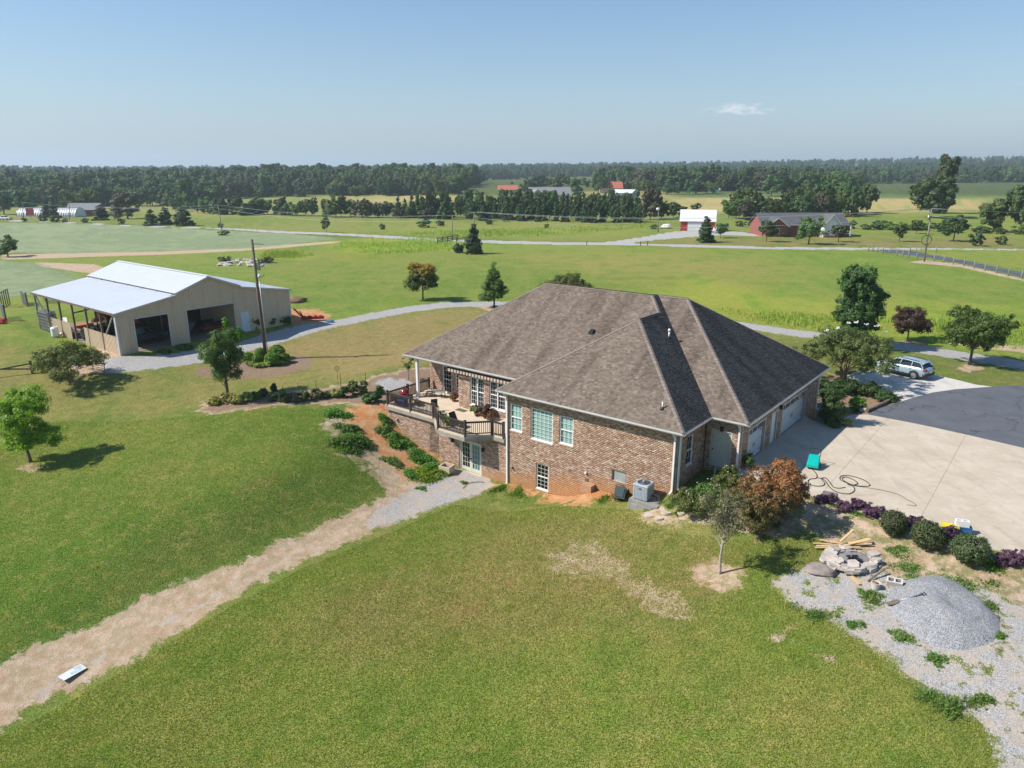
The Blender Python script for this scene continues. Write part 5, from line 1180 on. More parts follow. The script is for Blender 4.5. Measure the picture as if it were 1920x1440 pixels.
def tuft(px, py, w, h, mat, name, label, cat_, group, seed=1, n=420, lk=.35, ls=1., hk=.62):
    """a loose patch of upright grass blades and low leaves on the ground"""
    P = at(px, py); r = w*pxm(P)/2; hh = max(.07, h*pxm(P)*hk); g_ = np.random.default_rng(seed)
    o = empty(name, P); tag(o, label, cat_, group); n = int(n*max(1., r*1.6))
    cx = g_.normal(0, .55, (7, 2))*np.array([r, r*.75]); ci = g_.integers(0, 7, n)
    xy = cx[ci]+g_.normal(0, .22, (n, 2))*r; x, y = xy.T; z = hgt(x+P.x, y+P.y)-P.z
    H = hh*g_.uniform(.4, 1.1, n)*np.exp(-((x**2+y**2)/(2.2*r*r))); a = g_.uniform(0, 6.28, n); wd = g_.uniform(.012, .034, n); lx, ly = g_.normal(0, .45, n)*H, g_.normal(0, .45, n)*H
    ca, sa = np.cos(a)*wd, np.sin(a)*wd
    V3 = np.stack([np.stack([x-ca, y-sa, z-.01], -1), np.stack([x+ca, y+sa, z-.01], -1), np.stack([x+lx, y+ly, z+H], -1)], 1).reshape(-1, 3)
    tag(npmesh('blades', V3, np.arange(n*3).reshape(-1, 3), mat, o), None, None, None, 'stuff')
    k = int(n*lk); Q = cx[g_.integers(0, 7, k)]+g_.normal(0, .25, (k, 2))*r; zz_ = hgt(Q[:, 0]+P.x, Q[:, 1]+P.y)-P.z+g_.uniform(0, hh*.9, k)*np.exp(-((Q**2).sum(1)/(1.6*r*r)))
    N = g_.normal(size=(k, 3))*.5+np.array([0, 0, 1]); N /= np.linalg.norm(N, axis=1)[:, None]; A = np.cross(N, g_.normal(size=(k, 3))); A /= np.linalg.norm(A, axis=1)[:, None]; Bv = np.cross(N, A)
    c = np.c_[Q, zz_]; sz = g_.uniform(.02, .055, k)[:, None]*ls
    V4 = np.stack([c-A*sz*1.4, c+Bv*sz*.8, c+A*sz*1.4, c-Bv*sz*.8], 1).reshape(-1, 3); tag(npmesh('leaves', V4, np.arange(k*4).reshape(-1, 4), mat, o), None, None, None, 'stuff')
    return o
for i, (px, py, w, h, mt, lb) in enumerate(yw): tuft(px, py, w, h, mt if mt is not L_ivy else L_weed, 'weed_tuft', lb, 'weeds', 'weed tufts around the yard', 130+i)
for i, ((px, py, w, h, mt), lb) in enumerate(BKL): tuft(px, py, w*1.15, h, mt if mt is not L_ivy or i % 3 else L_weed, 'weed_clump', lb, 'weeds', 'weeds on the bank by the retaining wall', 100+i, 260, 4.2, 1.5, .75)
# -- mown grass blades of the near lawns, one mass
def blades(n, poly, hmin, hmax, mat, name, label, seed=1, avoid=()):
    g_ = np.random.default_rng(seed); Pn = np.array(poly); lo, hi = Pn.min(0), Pn.max(0)
    x = g_.uniform(lo[0], hi[0], n); y = g_.uniform(lo[1], hi[1], n); k = sdpoly(Pn, x, y) > .05
    for A in avoid:
        A, off = A if isinstance(A, tuple) else (A, 0); k &= sdpoly(np.array(A), x, y) < -.12+g_.exponential(.12, n)*0+g_.normal(0, .12, n)
    x, y = x[k], y[k]; z = hgt(x, y)+0.0
    z += np.array([mnoise.noise(Vector((a*.5, b*.5, 0)))*.035+mnoise.noise(Vector((a*.17, b*.17, 3)))*.09 for a, b in zip(x, y)])
    m = len(x); h = g_.uniform(hmin, hmax, m); a = g_.uniform(0, 6.28, m); w = g_.uniform(.012, .03, m); lx, ly = g_.normal(0, .35, m)*h, g_.normal(0, .35, m)*h
    ca, sa = np.cos(a)*w, np.sin(a)*w
    V3 = np.stack([np.stack([x-ca, y-sa, z-.01], -1), np.stack([x+ca, y+sa, z-.01], -1), np.stack([x+lx, y+ly, z+h], -1)], 1).reshape(-1, 3)
    o = npmesh(name, V3, np.arange(m*3).reshape(-1, 3), mat); tag(o, label, 'grass', None, 'stuff'); return o
blades(150000, T_((380, 780), (520, 765), (640, 765), (640, 830), (735, 910), (640, 970), (500, 1030), (0, 1245), (-60, 1200), (-60, 900), (40, 790)), .03, .09, L_grass, 'grass', 'short mown grass of the lawn left of the dirt path', 5, [(PATH, 0), (BAREB, 0)])
blades(420000, T_((-60, 1460), (0, 1380), (300, 1215), (560, 1068), (850, 945), (1040, 950), (1180, 955), (1230, 992), (1400, 1012), (1540, 1010), (1560, 1050), (1480, 1075), (1470, 1110), (1560, 1165), (1640, 1215), (1740, 1290), (1845, 1350), (1880, 1460)), .03, .085, L_grass, 'grass', 'short mown grass of the lawn in the foreground', 6, [(PATH, 0), (GRAVR, 0), (BEDR, 0)]+[(a, b) for a, b in TREEP[:1]])

# ------------------------------------------------------------ barn
def ribmat(name, c, dirt=(.30, .25, .2), metal=0., rough=.5, amt=.4):
    m, t, b = newmat(name, rough, metal, .4); v = t.coord('Object')
    st = t.node('ShaderNodeMapping'); st.inputs['Scale'].default_value = (1.4, 1.4, .22); t.l.new(v, st.inputs[0])
    cc = t.mix(t.ramp(t.noise(st.outputs[0], 1.1, 5, .65), .46, .68, 0, amt), c, dirt); cc = t.mix(t.ramp(t.noise(v, .35, 3, .6), .4, .7, 0, amt*.5), cc, tuple(x*.75 for x in c))
    t.set(b.inputs['Base Color'], cc); return m
m_tin = ribmat('barn_cladding', (.62, .49, .345), (.34, .245, .165), amt=.3); m_tinroof = ribmat('barn_roof_sheet', (.70, .72, .74), (.60, .61, .61), 0., .42, .3)
m_steel = M('steel_post', (.40, .40, .40), (.26, .26, .26), 2, .5, .4)
m_redpaint = M('red_paint', (.50, .030, .02), (.34, .025, .02), 4, .4); m_orange = M('orange_paint', (.75, .16, .03), None, 4, .4)
BX = empty('barn', tuple(BO), -AZB+math.pi/2)       # local x = along the front gable (ub), y = depth (ua)
ang = math.atan2(ub.y, ub.x); BX.rotation_euler = (0, 0, ang)
tag(BX, 'large open sided beige metal pole barn with pale ribbed steel roof', 'barn')
BW_, BD_ = 18.9, 19.7
def sheet(name, a, b, c, d, mat, parent, pitch=.30, rise=.035, thick=True):
    """ribbed sheet on quad a-b (bottom/first edge) c-d (opposite edge, c over b): ribs run a->d"""
    a, b, c, d = map(Vector, (a, b, c, d)); N = (b-a).cross(d-a).normalized(); L = (b-a).length; n = max(1, round(L/pitch)); mb = MB(); pa, pd = [], []
    for i in range(n):
        for t_, h in ((0, 0), (.62, 0), (.72, rise), (.90, rise)):
            u_ = (i+t_)/n; pa.append(a.lerp(b, u_)+N*h); pd.append(d.lerp(c, u_)+N*h)
    pa.append(b); pd.append(c); k = len(pa)
    mb.add(pa+pd, [(i, i+1, i+1+k, i+k) for i in range(k-1)]); return mb.build(name, mat, parent)
xr, zr_, xl, zl, xR, zR = 9.45, 6.48, 5.85, 5.18, 12.95, 5.1
ze, zeR = 4.12, 4.0; ov = .25
# roof sheets: left lean-to, left main slope, right main slope, right lean-to
sheet('roof_panel', (-ov, -ov, ze-.05), (-ov, BD_, ze-.05), (xl+.15, BD_, zl-.12), (xl+.15, -ov, zl-.12), m_tinroof, BX).data.flip_normals()
sheet('roof_panel', (xl-.12, -ov, zl+.02), (xl-.12, BD_, zl+.02), (xr, BD_, zr_+.03), (xr, -ov, zr_+.03), m_tinroof, BX).data.flip_normals()
sheet('roof_panel', (xr, -ov, zr_+.03), (xr, BD_, zr_+.03), (xR+.12, BD_, zR+.0), (xR+.12, -ov, zR+.0), m_tinroof, BX).data.flip_normals()
sheet('roof_panel', (xR-.1, -ov, zR-.10), (xR-.1, BD_, zR-.10), (BW_+ov, BD_, zeR-.05), (BW_+ov, -ov, zeR-.05), m_tinroof, BX).data.flip_normals()
for a, b_ in (((-ov, zl*0+ze-.12), (xl, zl-.2)), ((xl, zl-.06), (xr, zr_-.05)), ((xr, zr_-.05), (xR, zR-.08)), ((xR, zR-.18), (BW_+ov, zeR-.12))):
    s = MB(); s.beam((a[0], -ov-.02, a[1]), (b_[0], -ov-.02, b_[1]), .05, .17, (0, 1, 0)) if False else s.beam((a[0], -ov-.03, a[1]), (b_[0], -ov-.03, b_[1]), .05, .16); s.build('gable_trim', m_gutter, BX)
s = MB(); s.beam((xr, -ov-.05, zr_+.06), (xr, BD_, zr_+.06), .4, .03); s.build('ridge_trim', m_tinroof, BX)
s = MB(); s.beam((-ov, -ov, ze-.16), (-ov, BD_, ze-.16), .05, .2); s.build('eave_beam', m_timber, BX)
# front wall with openings
D1, D2, WD = (1.6, 4.9, 0, 3.25), (6.85, 12.05, 0, 3.3), (12.7, 13.72, .02, 2.2)
def ztop(x):
    if x < xl: return ze+(zl-.2-ze)*x/xl-.03
    if x < xr: return zl-.05+(zr_-zl)*(x-xl)/(xr-xl)-.03
    if x < xR: return zr_-.05+(zR-zr_)*(x-xr)/(xR-xr)-.03
    return zR-.2+(zeR-zR)*(x-xR)/(BW_-xR)
def ribwall(name, x0, x1, z0, zf, y, mat, parent, ny=-1, pitch=.29):
    n = max(1, round((x1-x0)/pitch)); mb = MB(); xs = []
    for i in range(n):
        for t_, h in ((0, 0), (.60, 0), (.70, .03), (.90, .03)): xs.append((x0+(x1-x0)*(i+t_)/n, h))
    xs.append((x1, 0)); k = len(xs)
    vv = [(x, y+ny*h, z0) for x, h in xs]+[(x, y+ny*h, zf(x)) for x, h in xs]
    mb.add(vv, [(i, i+1, i+1+k, i+k) if ny < 0 else (i+1, i, i+k, i+1+k) for i in range(k-1)]); return mb.build(name, mat, parent)
segs = [(0, D1[0], 0), (D1[0], D1[1], D1[3]), (D1[1], D2[0], 0), (D2[0], D2[1], D2[3]), (D2[1], WD[0], 0), (WD[0], WD[1], WD[3]), (WD[1], BW_, 0)]
for x0, x1, z0 in segs: ribwall('wall_panel', x0, x1, z0-(.35 if z0 == 0 else 0), ztop, 0, m_tin, BX)
s = MB(); s.add([(0, .04, -.3)]+[(x, .04, ztop(x)) for x in (0,)], [])
for x0, x1, z0 in segs: s.add([(x0, .05, z0-.3 if z0 == 0 else z0), (x1, .05, z0-.3 if z0 == 0 else z0), (x1, .05, ztop(x1)), (x0, .05, ztop(x0+.001))], [(3, 2, 1, 0)])
s.build('wall_lining', m_steel, BX)
for x0, x1, z0, z1 in (D1, D2):
    s = MB(); s.box(x0-.09, x0, -.06, .06, -.2, z1); s.box(x1, x1+.09, -.06, .06, -.2, z1); s.box(x0-.09, x1+.09, -.061, .06, z1, z1+.1); s.build('opening_trim', m_gutter, BX)
s = MB(); s.box(WD[0], WD[1], -.055, -.01, WD[2], WD[3]); wd = s.build('walk_door', M('pale_blue_door', (.62, .68, .70), (.54, .60, .63), 2, .5), BX); s = MB(); s.box(WD[1]-.15, WD[1]-.09, -.1, -.055, 1., 1.06); s.build('handle', m_black, wd)
for x in (-.04, BW_+.04): s = MB(); s.box(x-.09, x+.09, -.07, .1, -.4, (ze if x < 1 else zeR)-.12); s.build('corner_trim', m_gutter, BX)
# right side wall, rear wall
W1 = sheet('wall_panel', (BW_, 0, -.4), (BW_, BD_, -.4), (BW_, BD_, zeR-.15), (BW_, 0, zeR-.15), m_tin, BX)
for x0, x1 in ((xl, 13.2), (13.2, BW_)): ribwall('wall_panel', x0, x1, -.4, ztop, BD_-.1, m_tin, BX, 1)
sheet('wall_panel', (xR, 1, -.3), (xR, BD_-.3, -.3), (xR, BD_-.3, 4.9), (xR, 1, 4.9), m_tin, BX)
# left side: open posts and low skirt walls
for k, y in enumerate((.3, 3.4, 6.6, 9.8, 13.0, 16.2, 19.4)):
    s = MB(); s.box(-.08, .08, y-.08, y+.08, -.4, ze-.1); s.build('post', m_steel if k in (0, 6) else m_timber, BX)
    s = MB(); s.box(xl-.08, xl+.08, y-.08, y+.08, -.2, zl-.1); s.build('post', m_timber, BX)
    s = MB(); s.beam((0, y, ze-.2), (xl, y, zl-.3), .06, .2); s.build('rafter', m_timber, BX)
    s = MB(); s.beam((xl, y, zl-.2), (xr, y, zr_-.12), .06, .2); s.build('rafter', m_timber, BX)
for a, b_ in (((0, .5, ze-.3), (0, 2.6, 1.7)), ((0, 19.2, ze-.3), (0, 17.2, 1.9)), ((0, 9.8, 2.9), (2.5, 9.8, 3.1))): s = MB(); s.beam(a, b_, .12, .12); s.build('brace', m_steel if a[2] > 3.5 else m_timber, BX)
o = sheet('skirt_wall', (-.03, 7.6, -.6), (-.03, .1, -.3), (-.03, .1, 1.75), (-.03, 7.6, 1.75), m_tin, BX); o = sheet('skirt_wall', (-.03, 17.6, -.6), (-.03, 10.8, -.6), (-.03, 10.8, 1.75), (-.03, 17.6, 1.75), m_tin, BX)
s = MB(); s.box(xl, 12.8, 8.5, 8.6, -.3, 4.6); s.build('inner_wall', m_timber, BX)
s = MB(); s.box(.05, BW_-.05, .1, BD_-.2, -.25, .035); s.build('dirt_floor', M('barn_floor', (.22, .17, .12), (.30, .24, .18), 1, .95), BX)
def bloc(b_, a_, z_=0): return BO+ub*b_+ua*a_+Vector((0, 0, z_))
def wheel(mb_t, mb_r, c, r, w, ax='x'):
    rot = Matrix.Rotation(math.pi/2, 3, 'Y') if ax == 'x' else Matrix.Rotation(-math.pi/2, 3, 'X')
    mb_t.lathe([(r*.62, -w/2), (r*.92, -w/2), (r, -w*.3), (r, w*.3), (r*.92, w/2), (r*.62, w/2)], c, 20, rot)
    mb_r.lathe([(.001, -w*.28), (r*.62, -w*.34), (r*.62, w*.34), (.001, w*.28)], c, 14, rot)
# red tractor with cab inside the left bay
TR = empty('tractor', bloc(3.0, 7.5), ang+math.pi/2+R(185)); tag(TR, 'red farm tractor with a glazed cab parked under the open side of the barn', 'tractor')
s = MB(); s.box(-.35, .35, .2, 2.0, .9, 1.5); s.box(-.3, .3, 2.0, 2.15, .95, 1.4); s.build('hood', m_redpaint, TR, bevel=.05)
s = MB(); s.box(-.25, .25, -1.0, 2.0, .55, .9); s.build('chassis', m_black, TR)
s = MB(); s.box(-.7, .7, -1.25, .15, 2.55, 2.68); s.build('cab_roof', m_redpaint, TR, bevel=.04)
s = MB(); 
for x in (-.62, .62):
    for y in (-1.1, .08): s.box(x-.04, x+.04, y-.04, y+.04, 1.2, 2.55)
s.build('cab_frame', m_black, TR); s = MB(); s.box(-.6, .6, -1.08, .06, 1.2, 2.5); s.build('cab_glass', m_glass_dark, TR); s = MB(); s.box(-.25, .25, -.8, -.3, 1., 1.6); s.build('seat', m_black, TR)
for x, y, r, w in ((-.85, -.7, .8, .42), (.85, -.7, .8, .42), (-.75, 1.6, .5, .3), (.75, 1.6, .5, .3)):
    t_ = MB(); r_ = MB(); wheel(t_, r_, (x, y, r), r, w); wo_ = t_.build('wheel', m_rubber, TR, True); r_.build('rim', m_redpaint, wo_, True)
for x in (-.85, .85): s = MB(); s.box(x-.25, x+.25, -1.2, -.2, 1.62, 1.68); s.build('fender', m_redpaint, TR)
# row of baler rolls / black wrapped things by the skirt gap
def simple(name, loc, rz, label, cat_, parts, group=None):
    root = empty(name, loc, rz); tag(root, label, cat_, group)
    for pn, f, mt in parts:
        mb = MB(); f(mb); mb.build(pn, mt, root, bevel=0)
    return root
TI = empty('tyre_stack', bloc(.7, 9.6), ang); tag(TI, 'black tyres and red drums standing in the gap of the barn skirt wall', 'tyres')
for x, y in ((0, 0), (.9, .15)):
    t_ = MB(); r_ = MB(); wheel(t_, r_, (x, y, .62), .62, .35); t_.build('tyre', m_rubber, TI, True); r_.build('rim', m_redpaint, TI, True)
s = MB(); s.box(-.5, 1.2, .4, .9, 1.25, 1.5); s.build('red_frame', m_orange, TI)
# equipment seen through the front openings
def pickup(name, loc, rz, label, paint, group=None, glass=None):
    root = empty(name, loc, rz); tag(root, label, 'pickup truck', group)
    s = MB(); s.hexa([(-.95, -2.8, .5), (.95, -2.8, .5), (.95, 2.8, .5), (-.95, 2.8, .5), (-.92, -2.8, 1.1), (.92, -2.8, 1.1), (.88, 2.75, 1.05), (-.88, 2.75, 1.05)]); s.build('body', paint, root, bevel=.06)
    s = MB(); s.hexa([(-.88, -.6, 1.1), (.88, -.6, 1.1), (.88, 1.5, 1.1), (-.88, 1.5, 1.1), (-.74, -.45, 1.78), (.74, -.45, 1.78), (.74, .8, 1.78), (-.74, .8, 1.78)]); s.build('cab', paint, root, bevel=.05)
    s = MB()
    for x in (-1, 1): s.quad((x*.885, -.45, 1.16), (x*.885, 1.2, 1.16), (x*.765, .78, 1.68), (x*.765, -.38, 1.68))
    s.quad((-.8, 1.46, 1.16), (.8, 1.46, 1.16), (.7, .86, 1.7), (-.7, .86, 1.7)); s.quad((-.8, -.62, 1.16), (.8, -.62, 1.16), (.7, -.475, 1.7), (-.7, -.475, 1.7)); s.build('window', m_glass_blk, root)
    for x, y in ((-.86, -1.8), (.86, -1.8), (-.86, 1.8), (.86, 1.8)):
        t_ = MB(); r_ = MB(); wheel(t_, r_, (x, y, .4), .4, .25); w_ = t_.build('wheel', m_rubber, root, True); r_.build('rim', m_metal, w_, True)
    return root
pickup('pickup_truck', bloc(3.2, 3.6), ang+math.pi/2+math.pi, 'dark old truck standing inside the left opening of the barn front', M('dark_truck', (.05, .05, .055), None, 3, .4))
simple('hay_implement', bloc(8.3, 3.5), ang, 'dark farm implement with angled frame behind the wide barn opening', 'implement', [
    ('frame', lambda m: (m.box(-1.2, 1.2, -.6, .6, .4, .6), m.beam((0, 0, .6), (1.8, .4, 2.2), .08, .08), m.beam((-1, 0, .5), (-1, 0, 1.5), .1, .1)), m_black),
    ('hopper', lambda m: m.hexa([(-.6, -.5, .6), (.4, -.5, .6), (.4, .5, .6), (-.6, .5, .6), (-1., -.8, 1.4), (.8, -.8, 1.4), (.8, .8, 1.4), (-1., .8, 1.4)]), M('dull_grey', (.18, .17, .16), None, 3))])
simple('red_trailer', bloc(10.8, 3.2), ang, 'dark red low implement at the right inside the wide barn opening', 'implement', [('bed', lambda m: m.box(-1, 1, -.8, .8, .5, .75), m_redpaint), ('rail', lambda m: (m.box(-1, 1, -.82, -.78, .75, 1.2), m.box(-1, 1, .78, .82, .75, 1.2)), m_black)])
for b_, a_, lab in ((4.4, 2.2, 'orange machine hood hanging light in the left barn opening'), (2.3, 5.6, 'orange tool body deep inside the left barn opening')):
    simple('orange_implement', bloc(b_-.6, a_+3, 1.9), ang, lab, 'implement', [('hood', lambda m: m.hexa([(-.5, -.3, 0), (.5, -.3, 0), (.5, .3, 0), (-.5, .3, 0), (-.3, -.2, .35), (.3, -.2, .35), (.3, .2, .35), (-.3, .2, .35)]), m_orange), ('mast', lambda m: m.box(-.05, .05, -.05, .05, -1.9, 0), m_black)])
# cage panels, tank and dish outside the open side
def frame_panel(mb, w, h, nx, nz, y=0, r=.025):
    for i in range(nx+1): x = -w/2+w*i/nx; mb.box(x-r, x+r, y-r, y+r, 0, h)
    for j in range(nz+1): z = h*j/nz; mb.box(-w/2, w/2, y-r*.9, y+r*.9, max(0, z-r), z+r)
P = at(88, 622); o = simple('gate_stack', P, R(-40), 'stack of grey wire livestock gates leaning at the far left post of the barn', 'gates', [('gate', (lambda y: lambda m: frame_panel(m, 2.6, 2.2, 10, 6, y))(k*.22), m_metal) for k in range(5)]); o.rotation_euler = (R(6), 0, R(-38))
P = at(105, 632); simple('water_tank', P+Vector((0, 0, .1)), 0, 'white plastic drum beside the barn skirt wall', 'drum', [('drum', lambda m: m.lathe([(.001, 0), (.38, .0), (.4, .1), (.4, .85), (.3, .98), (.08, 1.), (.08, 1.08), (.001, 1.09)], (0, 0, 0), 16), m_white)])
P = at(114, 628); o = simple('satellite_dish', P+Vector((.2, .2, .9)), 0, 'large white dish leaning on the barn skirt wall', 'dish', [('dish', lambda m: m.lathe([(.001, -.22), (.5, -.15), (.95, .02), (1.0, .1), (.96, .1), (.5, -.09), (.001, -.16)], (0, 0, 0), 20), m_white), ('foot', lambda m: m.tube([(0, 0, -.2), (0, .2, -1.)], .05, 6), m_metal)]); o.rotation_euler = (R(58), 0, R(-35))
for px, py, lab, w in ((8, 598, 'grey pipe corral panel at the left edge of the photo', 3.4), (48, 572, 'rusty wire cage panel left of the barn roof corner', 4.)):
    P = at(px, py); simple('corral_panel', P, R(-50), lab, 'fence panel', [('frame', lambda m: frame_panel(m, w, 1.7, 5, 6), m_metal), ('post', lambda m: m.box(w/2+.05, w/2+.2, -.08, .08, -.2, 1.9), m_timber)], 'corral panels left of the barn')
P = at(12, 575); simple('corral_panel', P, R(-70), 'dark pipe corral frame at the left edge behind the grey panel', 'fence panel', [('frame', lambda m: frame_panel(m, 3.4, 2.0, 4, 1, 0, .05), m_timber)], 'corral panels left of the barn')
P = at(43, 572); simple('wire_cage', P+Vector((1, 1, 0)), R(-50), 'grey mesh cage pen beside the far corner of the barn', 'pen', [('side_panel', (lambda y: lambda m: frame_panel(m, 4.0, 1.6, 14, 6, y, .018))(y), m_metal) for y in (-1.2, 1.2)])
P = at(3, 606); simple('red_implement', P, 0, 'small red implement at the left edge of the photo by the corral', 'implement', [('body', lambda m: m.hexa([(-.8, -.4, .1), (.5, -.4, .1), (.5, .4, .1), (-.8, .4, .1), (-.5, -.3, .6), (.3, -.3, .45), (.3, .3, .45), (-.5, .3, .6)]), m_redpaint), ('bar', lambda m: m.beam((.3, 0, .3), (1.3, 0, .2), .08, .08), m_redpaint)])
# pipe gate near the spreading tree, rail fence at the left edge
P = at(178, 697); simple('pipe_gate', P, R(-28), 'thin rusty pipe gate at the end of the gravel driveway', 'gate', [('bar', (lambda z: lambda m: m.tube([(-1.8, 0, z), (1.5, 0, z)], .022, 6))(.25+.22*k), m_timber) for k in range(5)]+[('upright', (lambda x: lambda m: m.tube([(x, 0, .1), (x, 0, 1.25)], .03, 6))(x), m_timber) for x in (-1.8, -.2, 1.5)])
P = at(22, 705); simple('rail_fence', P, R(20), 'broken dark timber rail fence at the left edge beside the spreading tree', 'fence', [('post', (lambda x: lambda m: m.box(x-.09, x+.09, -.09, .09, -.2, 1.25))(x), m_timber) for x in (-3.2, 1.6)]+[('rail', (lambda a: lambda m: m.beam(a[0], a[1], .07, .12))(a), m_timber) for a in (((-3.2, 0, .35), (1.6, 0, 1.0)), ((-3.2, 0, .9), (1.6, 0, .5)), ((1.6, 0, .8), (2.6, .4, .1)))])
# red disc mower and mounds right of the barn
P = at(572, 600); MW = empty('disc_mower', P, R(12)); tag(MW, 'red disc mower lying on bare ground right of the barn', 'mower')
s = MB(); s.box(-.4, 2.2, -.35, .35, .12, .38); s.build('cutter_bar', m_redpaint, MW, bevel=.04)
for k in range(4): s = MB(); s.lathe([(.001, .38), (.28, .38), (.30, .44), (.12, .52), (.001, .53)], (-.1+k*.62, 0, 0), 12); s.build('disc', m_redpaint, MW, True)
s = MB(); s.beam((-.3, 0, .4), (-1.2, .3, 1.35), .14, .14); s.beam((-.2, 0, .4), (-.5, -.3, 1.1), .1, .1); s.build('hitch_arm', m_redpaint, MW)
P = at(548, 566); tag((lambda m: (m.blob(P+Vector((0, 0, .05)), (1.6, 1.1, .55), 4, .3, 14, 8), m.build('soil_mound', M('soil', (.20, .115, .07), (.30, .18, .11), 3, .95, bump=.8, bscale=6, bdist=.1), None, True))[1])(MB()), 'dark heap of soil and roots behind the red mower', 'mound')
P = at(618, 604); simple('feed_bag', P, 0, 'blue bag lying at the edge of the gravel driveway', 'bag', [('bag', lambda m: m.blob((0, 0, .12), (.5, .3, .17), 3, .2, 10, 6), M('blue_bag', (.04, .14, .28), (.06, .20, .36), 5, .6)), ('tie', lambda m: m.blob((.45, .05, .16), (.12, .1, .09), 5, .3, 6, 5), M('blue_tie', (.2, .35, .45), None, 3))])
for i, (px, py, w, lb) in enumerate(((500, 612, 40, 'tall dark weeds against the right part of the barn wall'), (530, 608, 40, 'dark weeds at the right corner of the barn'), (475, 618, 26, 'weeds against the barn wall by the pale door'), (345, 655, 36, 'low weeds between the two barn openings'), (310, 662, 26, 'low grass before the left barn opening'))): clump(px, py, w, (26, 18, 24, 9, 6)[i], L_green, 'weed_clump', lb, 'weeds', 'weeds along the barn wall', .12, 1500, 200+i, 2., .3)

# ------------------------------------------------------------ utility pole by the drive
def tubeo(name, pts, r, mat, parent, n=8): mb = MB(); mb.tube(pts, r, n); return mb.build(name, mat, parent, True)
P = at(499, 672); h = topz(P, 472, 449)-P.z; UP = empty('utility_pole', P); tag(UP, 'leaning dark utility pole with lamp and conduit among the ball bushes', 'utility pole')
d_ = pray(472, 449); t_ = P.y/d_.y; tx = d_.x*t_-P.x
lean = Vector((tx, 0, h)); tubeo('pole_shaft', [(0, 0, -.5), tuple(lean)], [.17, .115], m_timber, UP, 10)
c0 = Vector((.28, -.12, 0)); tubeo('conduit', [tuple(c0+Vector((0, 0, -.3))), tuple(c0+lean*.66)], .035, m_metal, UP)
s = MB(); q = lean*.70; s.lathe([(.001, -.1), (.14, -.08), (.17, .05), (.10, .2), (.001, .22)], tuple(q+Vector((.35, -.15, 0))), 12); s.build('lamp', m_white, UP, True); tubeo('lamp_arm', [tuple(q), tuple(q+Vector((.35, -.15, .2)))], .03, m_metal, UP)
s = MB(); q = lean*.78; s.lathe([(.001, -.35), (.17, -.33), (.18, .3), (.001, .36)], tuple(q+Vector((.30, .1, 0))), 12); s.build('transformer', m_metal, UP, True)
tubeo('insulator_arm', [tuple(lean*.965), tuple(lean*.965+Vector((1.0, .1, -.05)))], .025, m_black, UP)
tubeo('cable', [tuple(lean*.72+Vector((.1, -.1, 0))), tuple(lean*.69+Vector((.5, -.1, 0))), tuple(lean*.72+Vector((.8, 0, 0)))], .03, m_black, UP)
# garden stakes and hoop ornament
for i, (px, py, tp, lb) in enumerate(((532, 746, 722, 'first thin green stake behind the spire plant'), (561, 745, 719, 'second thin stake in the long garden bed'), (594, 742, 712, 'third and thickest stake in the long garden bed'), (640, 736, 700, 'tall thin stake beside the hoop ornament'), (686, 718, 698, 'thin stake at the right end of the garden row'))):
    P = at(px, py); h = topz(P, px, tp)-P.z; o = tubeo('garden_stake', [(0, 0, -.1), (0, 0, h)], .022, m_black, None, 6); o.location = P; tag(o, lb, 'stake', 'stakes in the long garden bed')
P = at(634, 722); h = topz(P, 634, 688)-P.z; HO = empty('hoop_ornament', P); tag(HO, 'small black hoop ornament on a thin rod above the garden bed', 'ornament')
tubeo('rod', [(0, 0, -.1), (0, 0, h-.3)], .014, m_black, HO, 5); tubeo('hoop', [(math.cos(a)*.2, 0, h-.12+math.sin(a)*.2) for a in np.linspace(0, 6.28, 17)], .02, m_black, HO, 5); tubeo('hoop', [(math.cos(a)*.09, 0, h-.12+math.sin(a)*.09) for a in np.linspace(0, 6.28, 13)], .014, m_black, HO, 5)

# ------------------------------------------------------------ things round the house
def onwall(p, q, z): w = hw(p, q); return Vector((w.x, w.y, z))
# air conditioner on its slab
PA = at(1213, 925); PA = hw(4.25, -4.25); gzA = gz(PA.x, PA.y); SL = gzA+.42
m_pad = M('ac_slab', (.33, .31, .28), (.22, .21, .20), 2.5, .9, bump=.4)
o = empty('equipment_slab', (PA.x, PA.y, gzA), -AZB); s = MB(); s.box(-.62, 1.25, -.62, .95, -.5, .42); s.build('slab', m_pad, o, bevel=.02); s = MB(); s.box(-.55, 1.2, -.68, -.6, -.5, .2); s.build('slab_footing', m_pad, o); tag(o, 'rough grey concrete slab carrying the air conditioner by the front wall', 'slab')
m_ac = M('ac_grey', (.40, .44, .47), (.34, .38, .41), 2, .45)
AC = empty('air_conditioner', (PA.x, PA.y, SL), -AZB+R(2)); tag(AC, 'grey square air conditioner unit on a slab by the corner of the brick wall', 'air conditioner')
s = MB(); s.box(-.46, .46, -.46, .46, .03, .98); s.build('cabinet', m_ac, AC, bevel=.05)
s = MB()
for k in range(9):
    x = -.36+k*.09
    for sg in (-1, 1): s.box(x-.014, x+.014, sg*.462, sg*.474, .1, .82); s.box(sg*.462, sg*.474, x-.014, x+.014, .1, .82)
tag(s.build('louvre_ribs', m_ac, AC), None, None, None, 'stuff')
s = MB(); s.box(-.49, .49, -.49, .49, .88, .93); s.build('top_rim', m_ac, AC, bevel=.02)
s = MB(); s.lathe([(.001, .985), (.37, .985), (.37, .992), (.001, .992)], (0, 0, 0), 24); s.build('fan_well', m_dark, AC)
s = MB()
for r_ in (.12, .2, .28, .36): s.tube([(math.cos(a)*r_, math.sin(a)*r_, 1.01) for a in np.linspace(0, 6.283, 21)], .007, 4, False)
